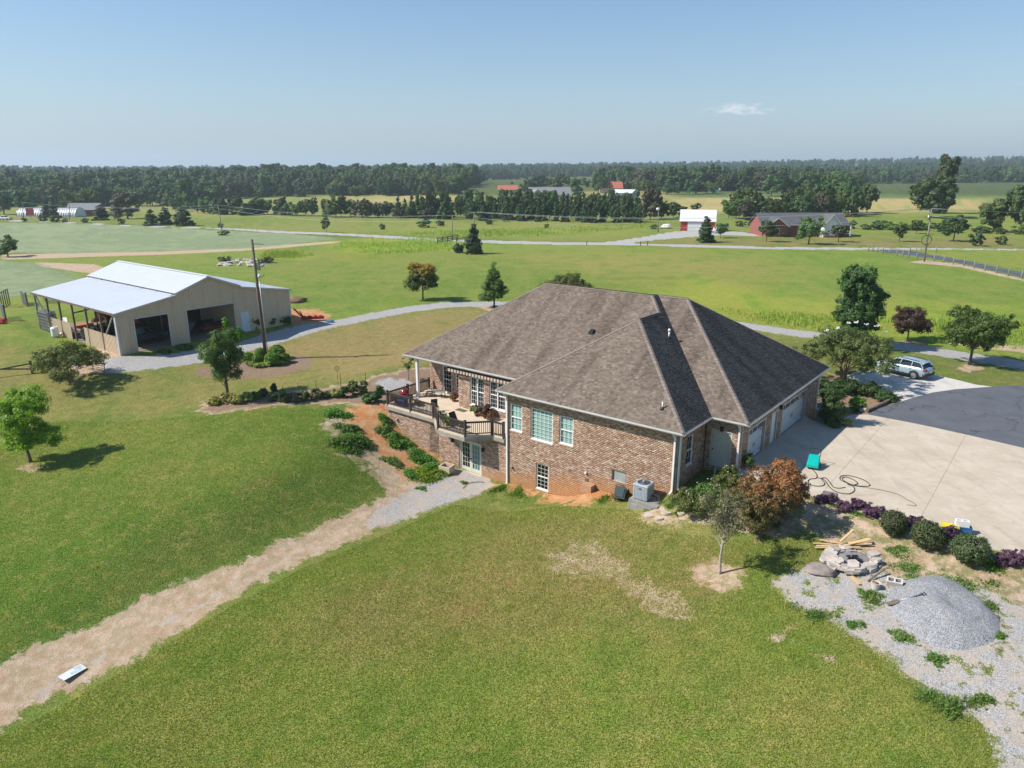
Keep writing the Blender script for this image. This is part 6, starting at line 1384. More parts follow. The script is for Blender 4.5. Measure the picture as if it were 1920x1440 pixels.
for k in range(8): a = k*math.pi/4; s.tube([(0, 0, 1.015), (math.cos(a)*.38, math.sin(a)*.38, 1.01)], .006, 4, False)
s.build('fan_guard', m_metal, AC); s = MB(); s.lathe([(.001, 1.02), (.09, 1.02), (.09, 1.08), (.05, 1.10), (.001, 1.10)], (0, 0, 0), 10); s.build('fan_motor', m_metal, AC, True)
def text(body, size, mat, parent, loc, rot, name='lettering'):
    c = bpy.data.curves.new(name, 'FONT'); c.body = body; c.size = size; c.extrude = .004; c.align_x = 'CENTER'; c.align_y = 'CENTER'; c.offset = .002
    o = bpy.data.objects.new(name, c); col.objects.link(o); dg = bpy.context.evaluated_depsgraph_get(); dg.update(); me = bpy.data.meshes.new_from_object(o.evaluated_get(dg)); bpy.data.objects.remove(o)
    m = bpy.data.objects.new(name, me); col.objects.link(m); me.materials.clear(); me.materials.append(mat); m.parent = parent; m.location = loc; m.rotation_euler = rot; return m
text('ICP', .13, m_black, AC, (0, -.482, .72), (math.pi/2, 0, 0), 'badge_lettering')
for dx in (0, .06): tubeo('coolant_pipe', [(.46, .1+dx, .25), (.75, .1+dx, .2), (.8, .3, -.1), (.82, 1.0, -.12)], .022, m_black, AC, 6)
# tipped wheelie bin
PB = at(1166, 934); gB = gz(PB.x, PB.y); BI = empty('wheelie_bin', (PB.x, PB.y, gB+.34), 0); BI.rotation_euler = (R(-66), R(6), R(-28)); BI.rotation_euler = (R(62), 0, R(-25)); tag(BI, 'dark green grey wheeled bin tipped on its back against the slab', 'bin')
m_bin = M('bin_plastic', (.045, .065, .065), (.035, .05, .052), 3, .5)
s = MB(); s.hexa([(-.24, -.22, -.5), (.24, -.22, -.5), (.24, .22, -.5), (-.24, .22, -.5), (-.31, -.34, .5), (.31, -.34, .5), (.31, .32, .5), (-.31, .32, .5)]); s.build('bin_body', m_bin, BI, bevel=.03)
s = MB(); s.box(-.34, .34, -.38, .36, .5, .56); s.box(-.26, .26, -.28, .26, .56, .60); s.build('lid', m_bin, BI, bevel=.02); s = MB(); s.beam((-.28, .42, .48), (.28, .42, .48), .05, .05); s.build('handle', m_bin, BI)
s = MB(); s.box(-.2, .2, -.345, -.30, -.1, .12); s.build('label_plate', m_metal, BI)
for x in (-.28, .28): t_ = MB(); r_ = MB(); wheel(t_, r_, (x, .28, -.42), .13, .06); t_.build('wheel', m_rubber, BI, True)
# beige planter box by the retaining wall
P = at(838, 886); PLN = empty('planter_box', P, -AZB+R(12)); tag(PLN, 'beige hollow masonry planter box beside the basement french doors', 'planter')
m_pl = M('planter_stone', (.58, .47, .35), (.48, .38, .28), 3, .85)
for a in ((-.45, .45, -.4, -.3), (-.45, .45, .3, .4), (-.45, -.35, -.3, .3), (.35, .45, -.3, .3)): s = MB(); s.box(*a, -.15, .58); s.build('side_slab', m_pl, PLN)
s = MB(); s.box(-.35, .35, -.3, .3, -.1, .35); s.build('soil', M('planter_soil', (.22, .12, .07), None, 5), PLN)
# black hose in the gravel before the doors
P0 = [at(*q) for q in ((868, 916), (876, 908), (886, 905), (900, 904), (908, 905))]
o = tubeo('drain_hose', [tuple(q+Vector((0, 0, .03))) for q in P0], .02, m_black, None, 6); tag(o, 'short black hose curving over the gravel by the basement doors', 'hose')
# stepping stones
m_step = M('stepping_stone', (.58, .49, .40), (.44, .36, .29), 4, .9, bump=.4)
for i, (px, py, w, lb) in enumerate(((1219, 966, 22, 'leftmost round stepping stone in front of the air conditioner'), (1237, 971, 19, 'lowest stepping stone, right of the leftmost one'), (1249, 961, 20, 'stepping stone behind the small weed'), (1278, 963, 15, 'small stepping stone between two green weeds'), (1303, 961, 19, 'round stepping stone below the rose bush'), (1334, 961, 22, 'rightmost stepping stone under the birch branches'))):
    P = at(px, py); r = w*pxm(P)/2*1.05; mb = MB(); k = 14; pr = [r*(1+.1*mnoise.noise(Vector((j*.7, i*3., 0)))) for j in range(k)]
    vv = [(math.cos(6.283*j/k)*pr[j], math.sin(6.283*j/k)*pr[j]*.9, z) for z in (-.05, .07) for j in range(k)]; mb.add(vv, [tuple(range(k, 2*k)), tuple(range(k))[::-1]]+[(j, (j+1) % k, (j+1) % k+k, j+k) for j in range(k)])
    o = mb.build('stepping_stone', m_step); o.location = P; o.rotation_euler = (R(random.uniform(-4, 4)), R(random.uniform(-4, 4)), i); tag(o, lb, 'stepping stone', 'stepping stones below the rose bushes')
# porch things
PZ = -.27
m_cer = M('red_ceramic', (.30, .012, .015), (.22, .01, .012), 3, .15, spec=.7)
def porch(p, q): w = hw(p, q); return (w.x, w.y, PZ)
KG = empty('kamado_grill', porch(26.0, -2.55), 0); tag(KG, 'shiny red egg shaped ceramic grill on the porch corner', 'grill')
s = MB(); s.lathe([(.12, .35), (.24, .42), (.34, .6), (.37, .8)], (0, 0, 0), 20); s.build('base_bowl', m_cer, KG, True); s = MB(); s.lathe([(.375, .82), (.36, 1.0), (.27, 1.18), (.12, 1.28), (.001, 1.29)], (0, 0, 0), 20); s.build('dome_lid', m_cer, KG, True)
s = MB(); s.lathe([(.385, .78), (.39, .8), (.385, .83)], (0, 0, 0), 20); s.build('band', m_metal, KG); s = MB(); s.lathe([(.07, 1.28), (.08, 1.33), (.06, 1.42), (.001, 1.43)], (0, 0, 0), 10); s.build('chimney_cap', m_black, KG)
s = MB(); s.box(-.85, .6, -.38, .38, .68, .72); s.build('side_shelf', m_timber, KG)
for x, y in ((-.8, -.33), (.55, -.33), (.55, .33), (-.8, .33)): s = MB(); s.box(x-.03, x+.03, y-.03, y+.03, 0, .68); s.build('leg', m_timber, KG)
def pot(loc, label, mat, r=.2, h=.3, leafm=L_green, lr=.4, lh=.5, n=500, group=None, seed=1, name='potted_plant', e=2.4):
    o = empty(name, loc); tag(o, label, 'potted plant', group); s = MB(); s.lathe([(r*.7, 0), (r, h*.9), (r*1.1, h), (r*.95, h), (r*.9, h*.85), (.001, h*.85)], (0, 0, 0), 14); s.build('pot', mat, o, True)
    V4, F, SC = leaves([(0, 0, h+lh*.45, lr, lr, lh*.5)], 26, n, .09, .13, seed, .2, .6, 0, e); npmesh('foliage', V4, F, leafm, o); return o
m_terra = M('terracotta', (.38, .16, .09), (.30, .12, .07), 4, .8); m_gpot = M('grey_pot', (.2, .19, .18), None, 4, .7)
pot(porch(19.9, -1.1), 'bushy green potted plant below the left bay window', m_terra, .2, .28, L_olive, .5, .55, 900, None, 301)
pot(porch(19.2, -1.0), 'dark red leaved potted plant between the bay windows', m_terra, .22, .3, L_pur, .55, .8, 1100, None, 302, e=3.)
pot(porch(18.6, -1.25), 'low reddish potted plant below the right bay window', m_gpot, .2, .26, L_red, .42, .45, 700, None, 303)
pot(porch(20.9, -3.6), 'small sparse potted plant at the balcony rail', m_gpot, .15, .2, L_olive, .3, .6, 220, None, 304)
pot(porch(20.2, -3.9), 'yellowish potted plant on the balcony by the rail', m_terra, .16, .2, L_variegated, .35, .4, 400, None, 305)
pot(porch(23.6, .4), 'orange flowered pot in the shaded porch recess', m_terra, .2, .25, L_red, .35, .35, 500, None, 306)
pot(porch(25.0, -2.2), 'small dark potted plant at the foot of the porch column', m_gpot, .13, .2, L_pur, .25, .35, 300, None, 307)
simple('patio_table', porch(25.4, .5), R(-30), 'low green grey side table in the shaded porch recess', 'table', [('table_top', lambda m: m.box(-.55, .55, -.3, .3, .42, .46), M('green_grey_top', (.30, .36, .32), None, 3, .5))]+[('leg', (lambda x, y: lambda m: m.box(x-.02, x+.02, y-.02, y+.02, 0, .42))(x, y), m_black) for x in (-.5, .5) for y in (-.25, .25)])
simple('door_mat', (*hw(21.6, -.9)[:2], PZ+.003), -AZB, 'dark green door mat on the porch left of the bay windows', 'mat', [('mat', lambda m: m.box(-.45, .45, -.25, .25, 0, .02), M('mat_green', (.12, .12, .07), None, 8))])
simple('storage_bin', porch(25.9, -3.0), -AZB, 'deep blue covered bin behind the porch railing', 'box', [('box', lambda m: m.box(-.45, .45, -.2, .2, 0, .5), M('deep_blue', (.015, .03, .16), (.02, .045, .22), 3, .6)), ('cover', lambda m: m.hexa([(-.48, -.23, .5), (.48, -.23, .5), (.48, .23, .5), (-.48, .23, .5), (-.4, -.15, .6), (.4, -.15, .6), (.4, .15, .6), (-.4, .15, .6)]), M('blue_cover', (.02, .05, .24), None, 3, .6))])
simple('patio_chair', porch(22.9, -2.4), R(20), 'black metal patio chair behind the middle of the porch railing', 'chair', [('seat', lambda m: m.box(-.25, .25, -.25, .25, .42, .45), m_black), ('backrest', lambda m: m.box(-.25, .25, .22, .26, .45, .95), m_black)]+[('leg', (lambda x, y: lambda m: m.box(x-.02, x+.02, y-.02, y+.02, 0, .42))(x, y), m_black) for x in (-.22, .22) for y in (-.22, .22)])
simple('lounge_chair', porch(19.3, -3.7), R(50), 'dark metal lounge chair standing on the balcony', 'chair', [('seat', lambda m: m.box(-.3, .3, -.5, .4, .32, .36), m_black), ('backrest', lambda m: m.hexa([(-.3, .38, .34), (.3, .38, .34), (.3, .42, .34), (-.3, .42, .34), (-.3, .7, .95), (.3, .7, .95), (.3, .74, .95), (-.3, .74, .95)]), m_black)]+[('leg', (lambda x, y: lambda m: m.box(x-.02, x+.02, y-.02, y+.02, 0, .34))(x, y), m_black) for x in (-.27, .27) for y in (-.45, .35)])
for i, (p, q, lb) in enumerate(((26.7, .9, 'white bucket at the outer corner of the recessed porch wall'), (25.7, -1.6, 'pale bucket beside the porch column'))):
    simple('bucket', porch(p, q), 0, lb, 'bucket', [('pail', lambda m: m.lathe([(.12, 0), (.15, .34), (.155, .36), (.13, .36), (.11, .05), (.001, .05)], (0, 0, 0), 14), m_white), ('bail', lambda m: m.tube([(-.15, 0, .34), (-.12, 0, .48), (0, 0, .53), (.12, 0, .48), (.15, 0, .34)], .006, 4), m_black)])
simple('folded_cushions', porch(26.3, .2), R(-60), 'heap of pale folded cushions behind the porch column', 'cushions', [('cushion', (lambda k: lambda m: m.blob((.1*k, .05*k, .1+.13*k), (.5, .35, .1), k+3, .25, 10, 6))(k), M('cushion_cloth', (.55, .47, .38), (.42, .32, .24), 6, .9)) for k in range(3)])
# thin leafless-looking young tree left of the porch column
tree_px('young_tree', 766, 712, 668, 22, L_green, 'thin young tree standing on bare ground left of the porch column', shape='vase', nleaf=420, leaf=.09, sub_r=.2, crown0=.35, seed=310, tr=.03, nb=10)
P = at(728, 792); simple('concrete_block', P, R(-20), 'pale hollow block lying at the top of the retaining wall corner', 'block', [('block', lambda m: (m.box(-.2, .2, -.1, -.06, 0, .19), m.box(-.2, .2, .06, .1, 0, .19), m.box(-.2, -.16, -.06, .06, 0, .19), m.box(-.02, .02, -.06, .06, 0, .19), m.box(.16, .2, -.06, .06, 0, .19)), m_conc2)])
# side yard posts by the rose bushes
for i, (px, py, tp, lb) in enumerate(((1338, 905, 872, 'left thin grey stake among the rose bushes'), (1356, 895, 860, 'taller grey stake among the rose bushes by the door'))):
    P = at(px, py); h = topz(P, px, tp)-P.z; o = tubeo('garden_stake', [(0, 0, -.1), (.03, 0, max(h, .5))], .022, m_metal, None, 6); o.location = P; tag(o, lb, 'stake', 'stakes among the rose bushes')

# ------------------------------------------------------------ fire ring, grey heap, driveway things
m_stone = M('pale_stone', (.56, .50, .44), (.38, .33, .29), 3, .95, bump=.6, bscale=9, bdist=.03)
m_ash = M('ash', (.30, .285, .275), (.16, .15, .15), 5, .95, bump=.5, bscale=12)
def rock(mb, c, r, seed, sq=1.): mb.blob(c, r, seed, .28, 8, 6)
P = at(1600, 1052); FR = empty('fire_pit', P, R(10)); tag(FR, 'ring of rough flat pale stones round a fire pit filled with ash', 'fire pit')
g_ = random.Random(5); RX, RY = 1.22, .95
mb = MB(); mb.blob((0, 0, .08), (RX*.9, RY*.9, .12), 3, .1, 16, 6); mb.build('ash_bed', m_ash, FR, True)
for lay in range(3):
    n_ = 15-lay*3
    for k in range(n_):
        if lay == 2 and k % 3 == 0: continue
        a = 6.283*(k+.5*lay)/n_+g_.uniform(-.06, .06); w_, d_, h_ = g_.uniform(.2, .36), g_.uniform(.16, .3), g_.uniform(.06, .10)
        rot = Matrix.Rotation(a+math.pi/2+g_.uniform(-.3, .3), 3, 'Z') @ Matrix.Rotation(g_.uniform(-.32, .32), 3, 'X') @ Matrix.Rotation(g_.uniform(-.2, .2), 3, 'Y'); kx = g_.uniform(-.16, .16); c = Vector((math.cos(a)*(RX+kx-lay*.10), math.sin(a)*(RY+kx-lay*.08), .05+lay*.11))
        pts = [c+rot @ Vector((x*w_*g_.uniform(.8, 1.1), y*d_*g_.uniform(.7, 1.1), z*h_)) for z in (-1, 1) for x, y in ((-1, -1), (0, -1.15), (1, -.9), (1.1, .3), (.4, 1), (-.8, .9))]
        m_ = MB(); m_.add(pts, [(5, 4, 3, 2, 1, 0), (6, 7, 8, 9, 10, 11)]+[(j, (j+1) % 6, (j+1) % 6+6, j+6) for j in range(6)]); m_.build('stone', m_stone, FR)
for k in range(8): a = g_.random()*6.28; f = g_.random()*.6; m_ = MB(); m_.beam((math.cos(a)*f, math.sin(a)*f*.7, .2), (math.cos(a)*f+g_.uniform(-.3, .3), math.sin(a)*f*.7+g_.uniform(-.25, .25), .26), .07, .07); m_.build('charred_stick', m_black, FR)
P = at(1543, 1068); tag((lambda m: (m.blob(P+Vector((0, 0, .0)), (.85, .65, .17), 7, .18, 16, 8), m.build('ash_heap', M('burnt_mat', (.33, .29, .27), (.20, .15, .13), 4, .95, bump=.5, bscale=10, bdist=.03), None, True))[1])(MB()), 'low grey heap of ash and rubble left of the stone fire ring', 'heap')
m_lum = M('new_lumber', (.62, .44, .22), (.52, .34, .16), 5, .8, stretch=(.3, 6, 6))
for i, (x0, y0, x1, y1, lb) in enumerate(((1524, 1020, 1600, 1024, 'topmost pale plank of the heap behind the fire ring'), (1530, 1026, 1622, 1024, 'second pale plank reaching furthest to the left'), (1527, 1030, 1612, 1031, 'lowest pale plank of the heap, almost level'), (1540, 1028, 1634, 1026, 'longest pale plank pointing right towards the weeds'), (1536, 1017, 1578, 1027, 'short pale plank crossing at the left of the heap'), (1574, 1022, 1590, 998, 'pale plank sticking up steeply across the others'), (1590, 1027, 1630, 1021, 'short wide plank at the right end of the heap'))):
    A_ = at(x0, y0)+Vector((0, 0, .05+.03*i)); B_ = at(x1, y1)+Vector((0, 0, .07+.04*i))
    if i == 5: B_ = at(x1-2, y0+2)+Vector((.35, .3, .75))
    m_ = MB(); m_.beam(A_, B_, .10 if i != 6 else .22, .035); tag(m_.build('plank', m_lum), lb, 'plank', 'planks dumped behind the fire ring')
for i, (x0, y0, x1, y1, mt, lb) in enumerate(((1562, 1084, 1573, 1062, m_black, 'thin black bar standing against the left of the fire ring'), (1627, 1091, 1658, 1078, m_timber, 'dark rusty bar leaning over the pale bucket'), (1597, 1082, 1612, 1098, m_lum, 'short pale board lying on the dirt below the fire ring'))):
    m_ = MB(); m_.beam(at(x0, y0)+Vector((0, 0, .05)), at(x1, y1)+Vector((0, 0, .35 if i < 2 else .06)), .08 if i < 2 else .14, .05); tag(m_.build(('metal_bar', 'metal_bar', 'board')[i], mt), lb, ('bar', 'bar', 'board')[i])
def hollow_block(P, rz, lb, tilt=0, mat=None, s_=1.):
    o = empty('concrete_block', P, rz); o.rotation_euler = (tilt, 0, rz); tag(o, lb, 'block'); m_ = MB(); a, b, h = .2*s_, .1*s_, .2*s_; t_ = .035*s_
    m_.box(-a, a, -b, -b+t_, 0, h); m_.box(-a, a, b-t_, b, 0, h); 
    for x in (-a, -t_/2, a-t_): m_.box(x, x+t_, -b+t_, b-t_, 0, h)
    m_.build('shell', mat or m_conc2, o); return o
hollow_block(at(1676, 1096), R(-25), 'pale hollow concrete block lying between fire ring and grey heap', R(20), None, 1.6)
o = simple('round_bucket', at(1641, 1103), 0, 'small pale round tub with rusty scraps below the fire ring', 'bucket', [('tub', lambda m: m.lathe([(.16, 0), (.2, .28), (.21, .3), (.17, .3), (.14, .05), (.001, .05)], (0, 0, 0), 16), m_conc2), ('scraps', lambda m: m.blob((0, 0, .24), (.15, .15, .08), 2, .3, 8, 5), M('rusty_scraps', (.35, .13, .05), None, 6))])
# crushed stone heap
Pm = at(1775, 1165); g0 = np.random.default_rng(4)
m_grv, t, b = newmat('crushed_stone', .92, 0, .2); Pp = t.wpos(); vo = t.node('ShaderNodeTexVoronoi'); vo.inputs['Scale'].default_value = 26; t.l.new(Pp, vo.inputs['Vector']); sp = t.node('ShaderNodeSeparateColor'); t.l.new(vo.outputs['Color'], sp.inputs[0])
c = t.mix(sp.outputs[0], (.25, .255, .265), (.52, .52, .53)); c = t.mix(t.ramp(vo.outputs['Distance'], .35, .8, 0, .7), c, (.09, .09, .095)); c = t.mix(t.ramp(t.noise(Pp, 1.5, 4, .7), .45, .65, 0, .35), c, (.34, .32, .29))
t.set(b.inputs['Base Color'], c); t.set(b.inputs['Normal'], t.bump(t.math('MULTIPLY', vo.outputs['Distance'], -1.), .9, .03))
rp_ = np.array(T_((1668, 1128), (1680, 1105), (1706, 1090), (1740, 1083), (1768, 1084), (1800, 1100), (1838, 1128), (1866, 1160), (1870, 1190), (1845, 1208), (1800, 1216), (1750, 1206), (1712, 1180), (1680, 1150)))
gx = np.linspace(rp_[:, 0].min()-.4, rp_[:, 0].max()+.4, 90); gy = np.linspace(rp_[:, 1].min()-.4, rp_[:, 1].max()+.4, 90); XX, YY = np.meshgrid(gx, gy, indexing='ij')
sdp = sdpoly(rp_, XX.ravel(), YY.ravel()); hh = np.clip(sdp+.35, 0, None); hmax = .82; hh = hmax*(1-np.exp(-hh*.62/hmax*1.15))
hh += np.array([.10*mnoise.noise(Vector((a*1.1, b_*1.1, 0)))+.03*mnoise.noise(Vector((a*5, b_*5, 2))) for a, b_ in zip(XX.ravel(), YY.ravel())])*np.clip(sdp+.4, 0, 1)
# a scooped-out side
cx_, cy_ = at(1790, 1140)[:2]; hh *= 1-.30*np.exp(-(((XX.ravel()-cx_)/.8)**2+((YY.ravel()-cy_)/.9)**2))
VV = np.stack([XX.ravel(), YY.ravel(), hgt(XX.ravel(), YY.ravel())+hh-.12], -1); I_ = np.arange(90*90).reshape(90, 90); FF = np.stack([I_[:-1, :-1], I_[1:, :-1], I_[1:, 1:], I_[:-1, 1:]], -1).reshape(-1, 4)
FF = FF[(sdp[FF].max(1) > -.45)]
tag(npmesh('gravel_heap', VV, FF, m_grv, smooth=True), 'large heap of blue grey crushed stone at the lower right', 'gravel heap')
# loose stones around, one mass of real chips
def chips(n, poly, smin, smax, mat, name, label, seed):
    g_ = np.random.default_rng(seed); Pn = np.array(poly); lo, hi = Pn.min(0), Pn.max(0); x = g_.uniform(lo[0], hi[0], n); y = g_.uniform(lo[1], hi[1], n); k = sdpoly(Pn, x, y) > g_.normal(0, .25, n); x, y = x[k], y[k]
    z = hgt(x, y)+np.array([mnoise.noise(Vector((a*.5, b*.5, 0)))*.035+mnoise.noise(Vector((a*.17, b*.17, 3)))*.09 for a, b in zip(x, y)]); m = len(x); s_ = g_.uniform(smin, smax, m)[:, None]
    base = np.array([(-1, -.6, 0), (.9, -.8, 0), (1, .7, 0), (-.7, 1, 0), (.1, 0, .9)]); r3 = g_.uniform(.7, 1.3, (m, 5, 3)); a = g_.uniform(0, 6.28, m); ca, sa = np.cos(a), np.sin(a)
    B = base[None]*r3*s_[:, None]; X = B[..., 0]*ca[:, None]-B[..., 1]*sa[:, None]+x[:, None]; Y = B[..., 0]*sa[:, None]+B[..., 1]*ca[:, None]+y[:, None]; Z = B[..., 2]+z[:, None]-.004
    V_ = np.stack([X, Y, Z], -1).reshape(-1, 3); f = np.array([(0, 1, 4), (1, 2, 4), (2, 3, 4), (3, 0, 4)]); F_ = (np.arange(m)[:, None, None]*5+f[None]).reshape(-1, 3)
    cc = np.repeat(np.array([.42, .41, .40])*g_.uniform(.5, 1.35, (m, 1)), 4, axis=0); o = npmesh(name, V_, F_, mat, colors=cc); tag(o, label, 'gravel', None, 'stuff')
m_chip = pcmat('stone_chip', .9, 20, .2, 0)
chips(26000, GRAVR, .010, .028, m_chip, 'loose_gravel', 'loose grey stones scattered over the gravel patch', 3)
chips(9000, PGRAV, .010, .026, m_chip, 'loose_gravel', 'loose grey stones before the basement doors', 4)
chips(9000, PATH, .010, .026, m_chip, 'loose_gravel', 'scattered stones along the dirt path', 5)
# shovel on the heap
def at_heap(px, py, lift):
    d = pray(px, py); t_ = 25.
    while t_ < 80:
        x, y, z = d.x*t_, d.y*t_, CH+d.z*t_; i_ = int(round((x-gx[0])/(gx[1]-gx[0]))); j_ = int(round((y-gy[0])/(gy[1]-gy[0])))
        g0_ = VV[i_*90+j_, 2] if 0 <= i_ < 90 and 0 <= j_ < 90 else -9
        if z < max(g0_, gz(x, y)): return Vector((x, y, z+lift))
        t_ += .05
    return at(px, py)
A_, B_ = at_heap(1676, 1131, .06), at_heap(1733, 1116, .10); SV = empty('shovel', A_); tag(SV, 'grey handled shovel lying on the left flank of the crushed stone heap', 'shovel'); d_ = B_-A_
tubeo('shaft', [tuple(d_*.12), tuple(d_*.93)], .028, m_metal, SV, 7); m_ = MB(); e_ = Vector((-d_.y, d_.x, 0)).normalized()*.13; m_.add([-e_-d_.normalized()*.22, e_-d_.normalized()*.22, e_*1.05+d_*.12, -e_*1.05+d_*.12, -e_*.5-d_.normalized()*.32, e_*.5-d_.normalized()*.32, d_*.14+Vector((0, 0, .06)), Vector((0, 0, -.03))], [(0, 7, 6, 3), (7, 1, 2, 6), (4, 5, 1, 7), (4, 7, 0)]); m_.build('blade', m_timber, SV)
m_ = MB(); m_.beam(d_*.93-e_*.6, d_*.93+e_*.6, .035, .035); m_.beam(d_*1.0-e_*.6, d_*1.0+e_*.6, .035, .035); m_.build('grip', m_black, SV)
# yellow bucket, blue box and hollow block on the concrete edge
P = Vector((*on_z(1779, 997, 0)[:2], 0.005)); simple('yellow_bucket', P, R(-20), 'bright yellow tub on the concrete edge behind the middle shrub', 'tub', [('tub', lambda m: m.hexa([(-.3, -.18, 0), (.3, -.18, 0), (.3, .18, 0), (-.3, .18, 0), (-.36, -.24, .33), (.36, -.24, .33), (.36, .24, .33), (-.36, .24, .33)]), M('yellow_plastic', (.80, .62, .02), (.70, .52, .02), 4, .5)), ('rim', lambda m: (m.box(-.38, .38, -.26, -.23, .32, .36), m.box(-.38, .38, .23, .26, .32, .36), m.box(-.38, -.35, -.23, .23, .32, .36), m.box(.35, .38, -.23, .23, .32, .36)), M('yellow_rim', (.85, .70, .05), None, 4, .5))])
P = Vector((*on_z(1804, 998, 0)[:2], 0.005)); simple('blue_crate', P, R(-20), 'dark blue crate beside the yellow tub on the concrete edge', 'crate', [('crate_body', lambda m: m.box(-.36, .36, -.18, .18, 0, .34), M('blue_plastic', (.02, .12, .28), (.03, .16, .34), 4, .5)), ('rim', lambda m: m.box(-.38, .38, -.2, .2, .30, .335), M('blue_rim', (.03, .15, .33), None, 4, .5))])
hollow_block(P+Vector((-.08, .0, .35)), R(-20), 'white hollow block resting on the dark blue crate', 0, m_white, 1.5)
# turquoise pressure washer with coiled hose, grey mat
m_teal = M('teal_plastic', (.0, .42, .36), (.0, .36, .31), 3, .4)
P = Vector((*on_z(1524, 876, 0)[:2], 0.005)); PW = empty('pressure_washer', P, R(-28)); tag(PW, 'turquoise hooded machine with black handle standing on the concrete', 'pressure washer')
m_ = MB(); m_.hexa([(-.36, -.5, .12), (.36, -.5, .12), (.36, .42, .3), (-.36, .42, .3), (-.33, -.46, .34), (.33, -.46, .34), (.30, .30, .74), (-.30, .30, .74)]); m_.build('hood', m_teal, PW, bevel=.05)
m_ = MB(); m_.box(-.3, .3, -.4, .4, .06, .16); m_.build('base', m_black, PW); m_ = MB(); m_.tube([(-.3, .35, .5), (-.32, .7, .95), (.32, .7, .95), (.3, .35, .5)], .025, 6); m_.build('handle', m_black, PW, True); m_ = MB(); m_.lathe([(.001, 0), (.12, .02), (.12, .22), (.001, .24)], (.1, .55, .35), 10); m_.build('pump', m_metal, PW, True)
for x in (-.36, .36): t_ = MB(); r_ = MB(); wheel(t_, r_, (x, .2, .15), .15, .07); w_ = t_.build('wheel', m_rubber, PW, True); r_.build('rim', m_metal, w_, True)
def zpt(px, py, z=.02): q = on_z(px, py, 0.); return (q[0], q[1], z)
def spl(pts, n=8):
    out = []
    for i in range(len(pts)-1):
        p0, p1, p2, p3 = [Vector(pts[min(max(j, 0), len(pts)-1)]) for j in (i-1, i, i+1, i+2)]
        for k in range(n):
            t_ = k/n; out.append(.5*((2*p1)+(p2-p0)*t_+(2*p0-5*p1+4*p2-p3)*t_*t_+(3*p1-p0-3*p2+p3)*t_**3))
    return out+[Vector(pts[-1])]
H1 = [(1512, 873), (1522, 880), (1531, 890), (1530, 897), (1519, 899), (1515, 903), (1519, 909), (1531, 912), (1543, 911), (1546, 906), (1540, 898), (1548, 897), (1556, 905), (1563, 914), (1574, 916), (1585, 914)]
H2 = [(1531, 896), (1545, 900), (1553, 911), (1563, 920), (1580, 926), (1594, 926), (1602, 920), (1600, 913), (1590, 907), (1577, 901), (1575, 895), (1583, 892), (1600, 894), (1618, 900), (1630, 908), (1628, 912), (1612, 912), (1596, 909), (1584, 903), (1579, 898), (1584, 895), (1596, 898), (1606, 904), (1607, 908), (1598, 910), (1588, 908)]
H3 = [(1590, 911), (1604, 912), (1625, 915), (1655, 920), (1685, 928), (1700, 937), (1714, 944), (1716, 949), (1700, 947)]
for nm, HP, rr, lb in (('hose', H1, .022, 'black hose looping from the turquoise machine across the concrete'), ('hose', H2, .022, 'coiled black hose lying in rings on the sunny concrete'), ('hose', H3, .010, 'thin dark cord trailing away over the concrete to the right')):
    pts = spl([zpt(*q, .02+.004*(i % 3)) for i, q in enumerate(HP)]); mb = MB(); mb.tube(pts, rr, 5); tag(mb.build(nm, m_rubber, None, True), lb, 'hose', 'hoses on the concrete')
H4 = [(1540, 908), (1546, 918), (1552, 925)]
P = Vector((*on_z(1556, 927, 0)[:2], .006)); simple('grey_mat', P, R(-30), 'small grey rubber mat on the concrete below the coiled hose', 'mat', [('mat', lambda m: m.box(-.36, .36, -.26, .26, 0, .03), M('grey_mat', (.20, .18, .17), None, 9)), ('edging', lambda m: m.tube([(-.36, -.26, .03), (.36, -.26, .03), (.36, .26, .03), (-.36, .26, .03), (-.36, -.26, .03)], .012, 4), m_rubber)])
P = Vector((*on_z(1585, 797, 0)[:2], .0)); pot((P.x, P.y, .0), 'pale yellow plant in a low pot on the shaded concrete', m_gpot, .18, .14, L_variegated, .42, .3, 900, None, 410)
P = at(136, 1262); SG = empty('fallen_sign', P+Vector((0, 0, .03)), R(58)); tag(SG, 'white rectangular sheet with blue print lying on the dirt path', 'sign')
m_ = MB(); m_.box(-.52, .52, -.27, .27, 0, .025); m_.build('sheet', M('sheet_white', (.66, .68, .68), (.55, .57, .58), 2, .6), SG)
m_ = MB(); m_.box(-.1, .42, -.16, .02, .0255, .03); m_.box(.15, .48, .05, .2, .0255, .031); tag(m_.build('print', M('print_blue', (.25, .38, .45), (.55, .6, .6), 7, .6), SG), None, None, None, 'stuff')
m_ = MB(); m_.tube([(-.5, -.1, .02), (-.85, -.16, .02)], .012, 5); m_.build('stake', m_metal, SG)
# path light / small stake in bed and edging stones
for i, (px, py, lb) in enumerate(((1668, 741, 'thin post light standing in the shaded bed'),)): 
    P = at(px, py); simple('path_light', P, 0, lb, 'lamp', [('stem', lambda m: m.tube([(0, 0, 0), (0, 0, .7)], .025, 6), m_metal), ('cap', lambda m: m.lathe([(.02, .6), (.08, .62), (.1, .72), (.001, .78)], (0, 0, 0), 10), m_metal)])
tm = [zpt(1625, 772, .0), zpt(1640, 766, 0), zpt(1658, 757, 0), zpt(1676, 748, 0), zpt(1692, 747, 0)]; 
for i in range(4):
    m_ = MB(); a, b_ = Vector(tm[i]), Vector(tm[i+1]); m_.beam(a.lerp(b_, .03)+Vector((0, 0, .08)), a.lerp(b_, .97)+Vector((0, 0, .08)), .18, .22); tag(m_.build('edging_timber', m_timber), ('first dark edging timber, nearest the garage end of the bed', 'second dark edging timber of the shaded bed', 'third dark edging timber of the shaded bed', 'last dark edging timber at the tip of the shaded bed')[i], 'timber edging', 'timbers edging the shaded bed')
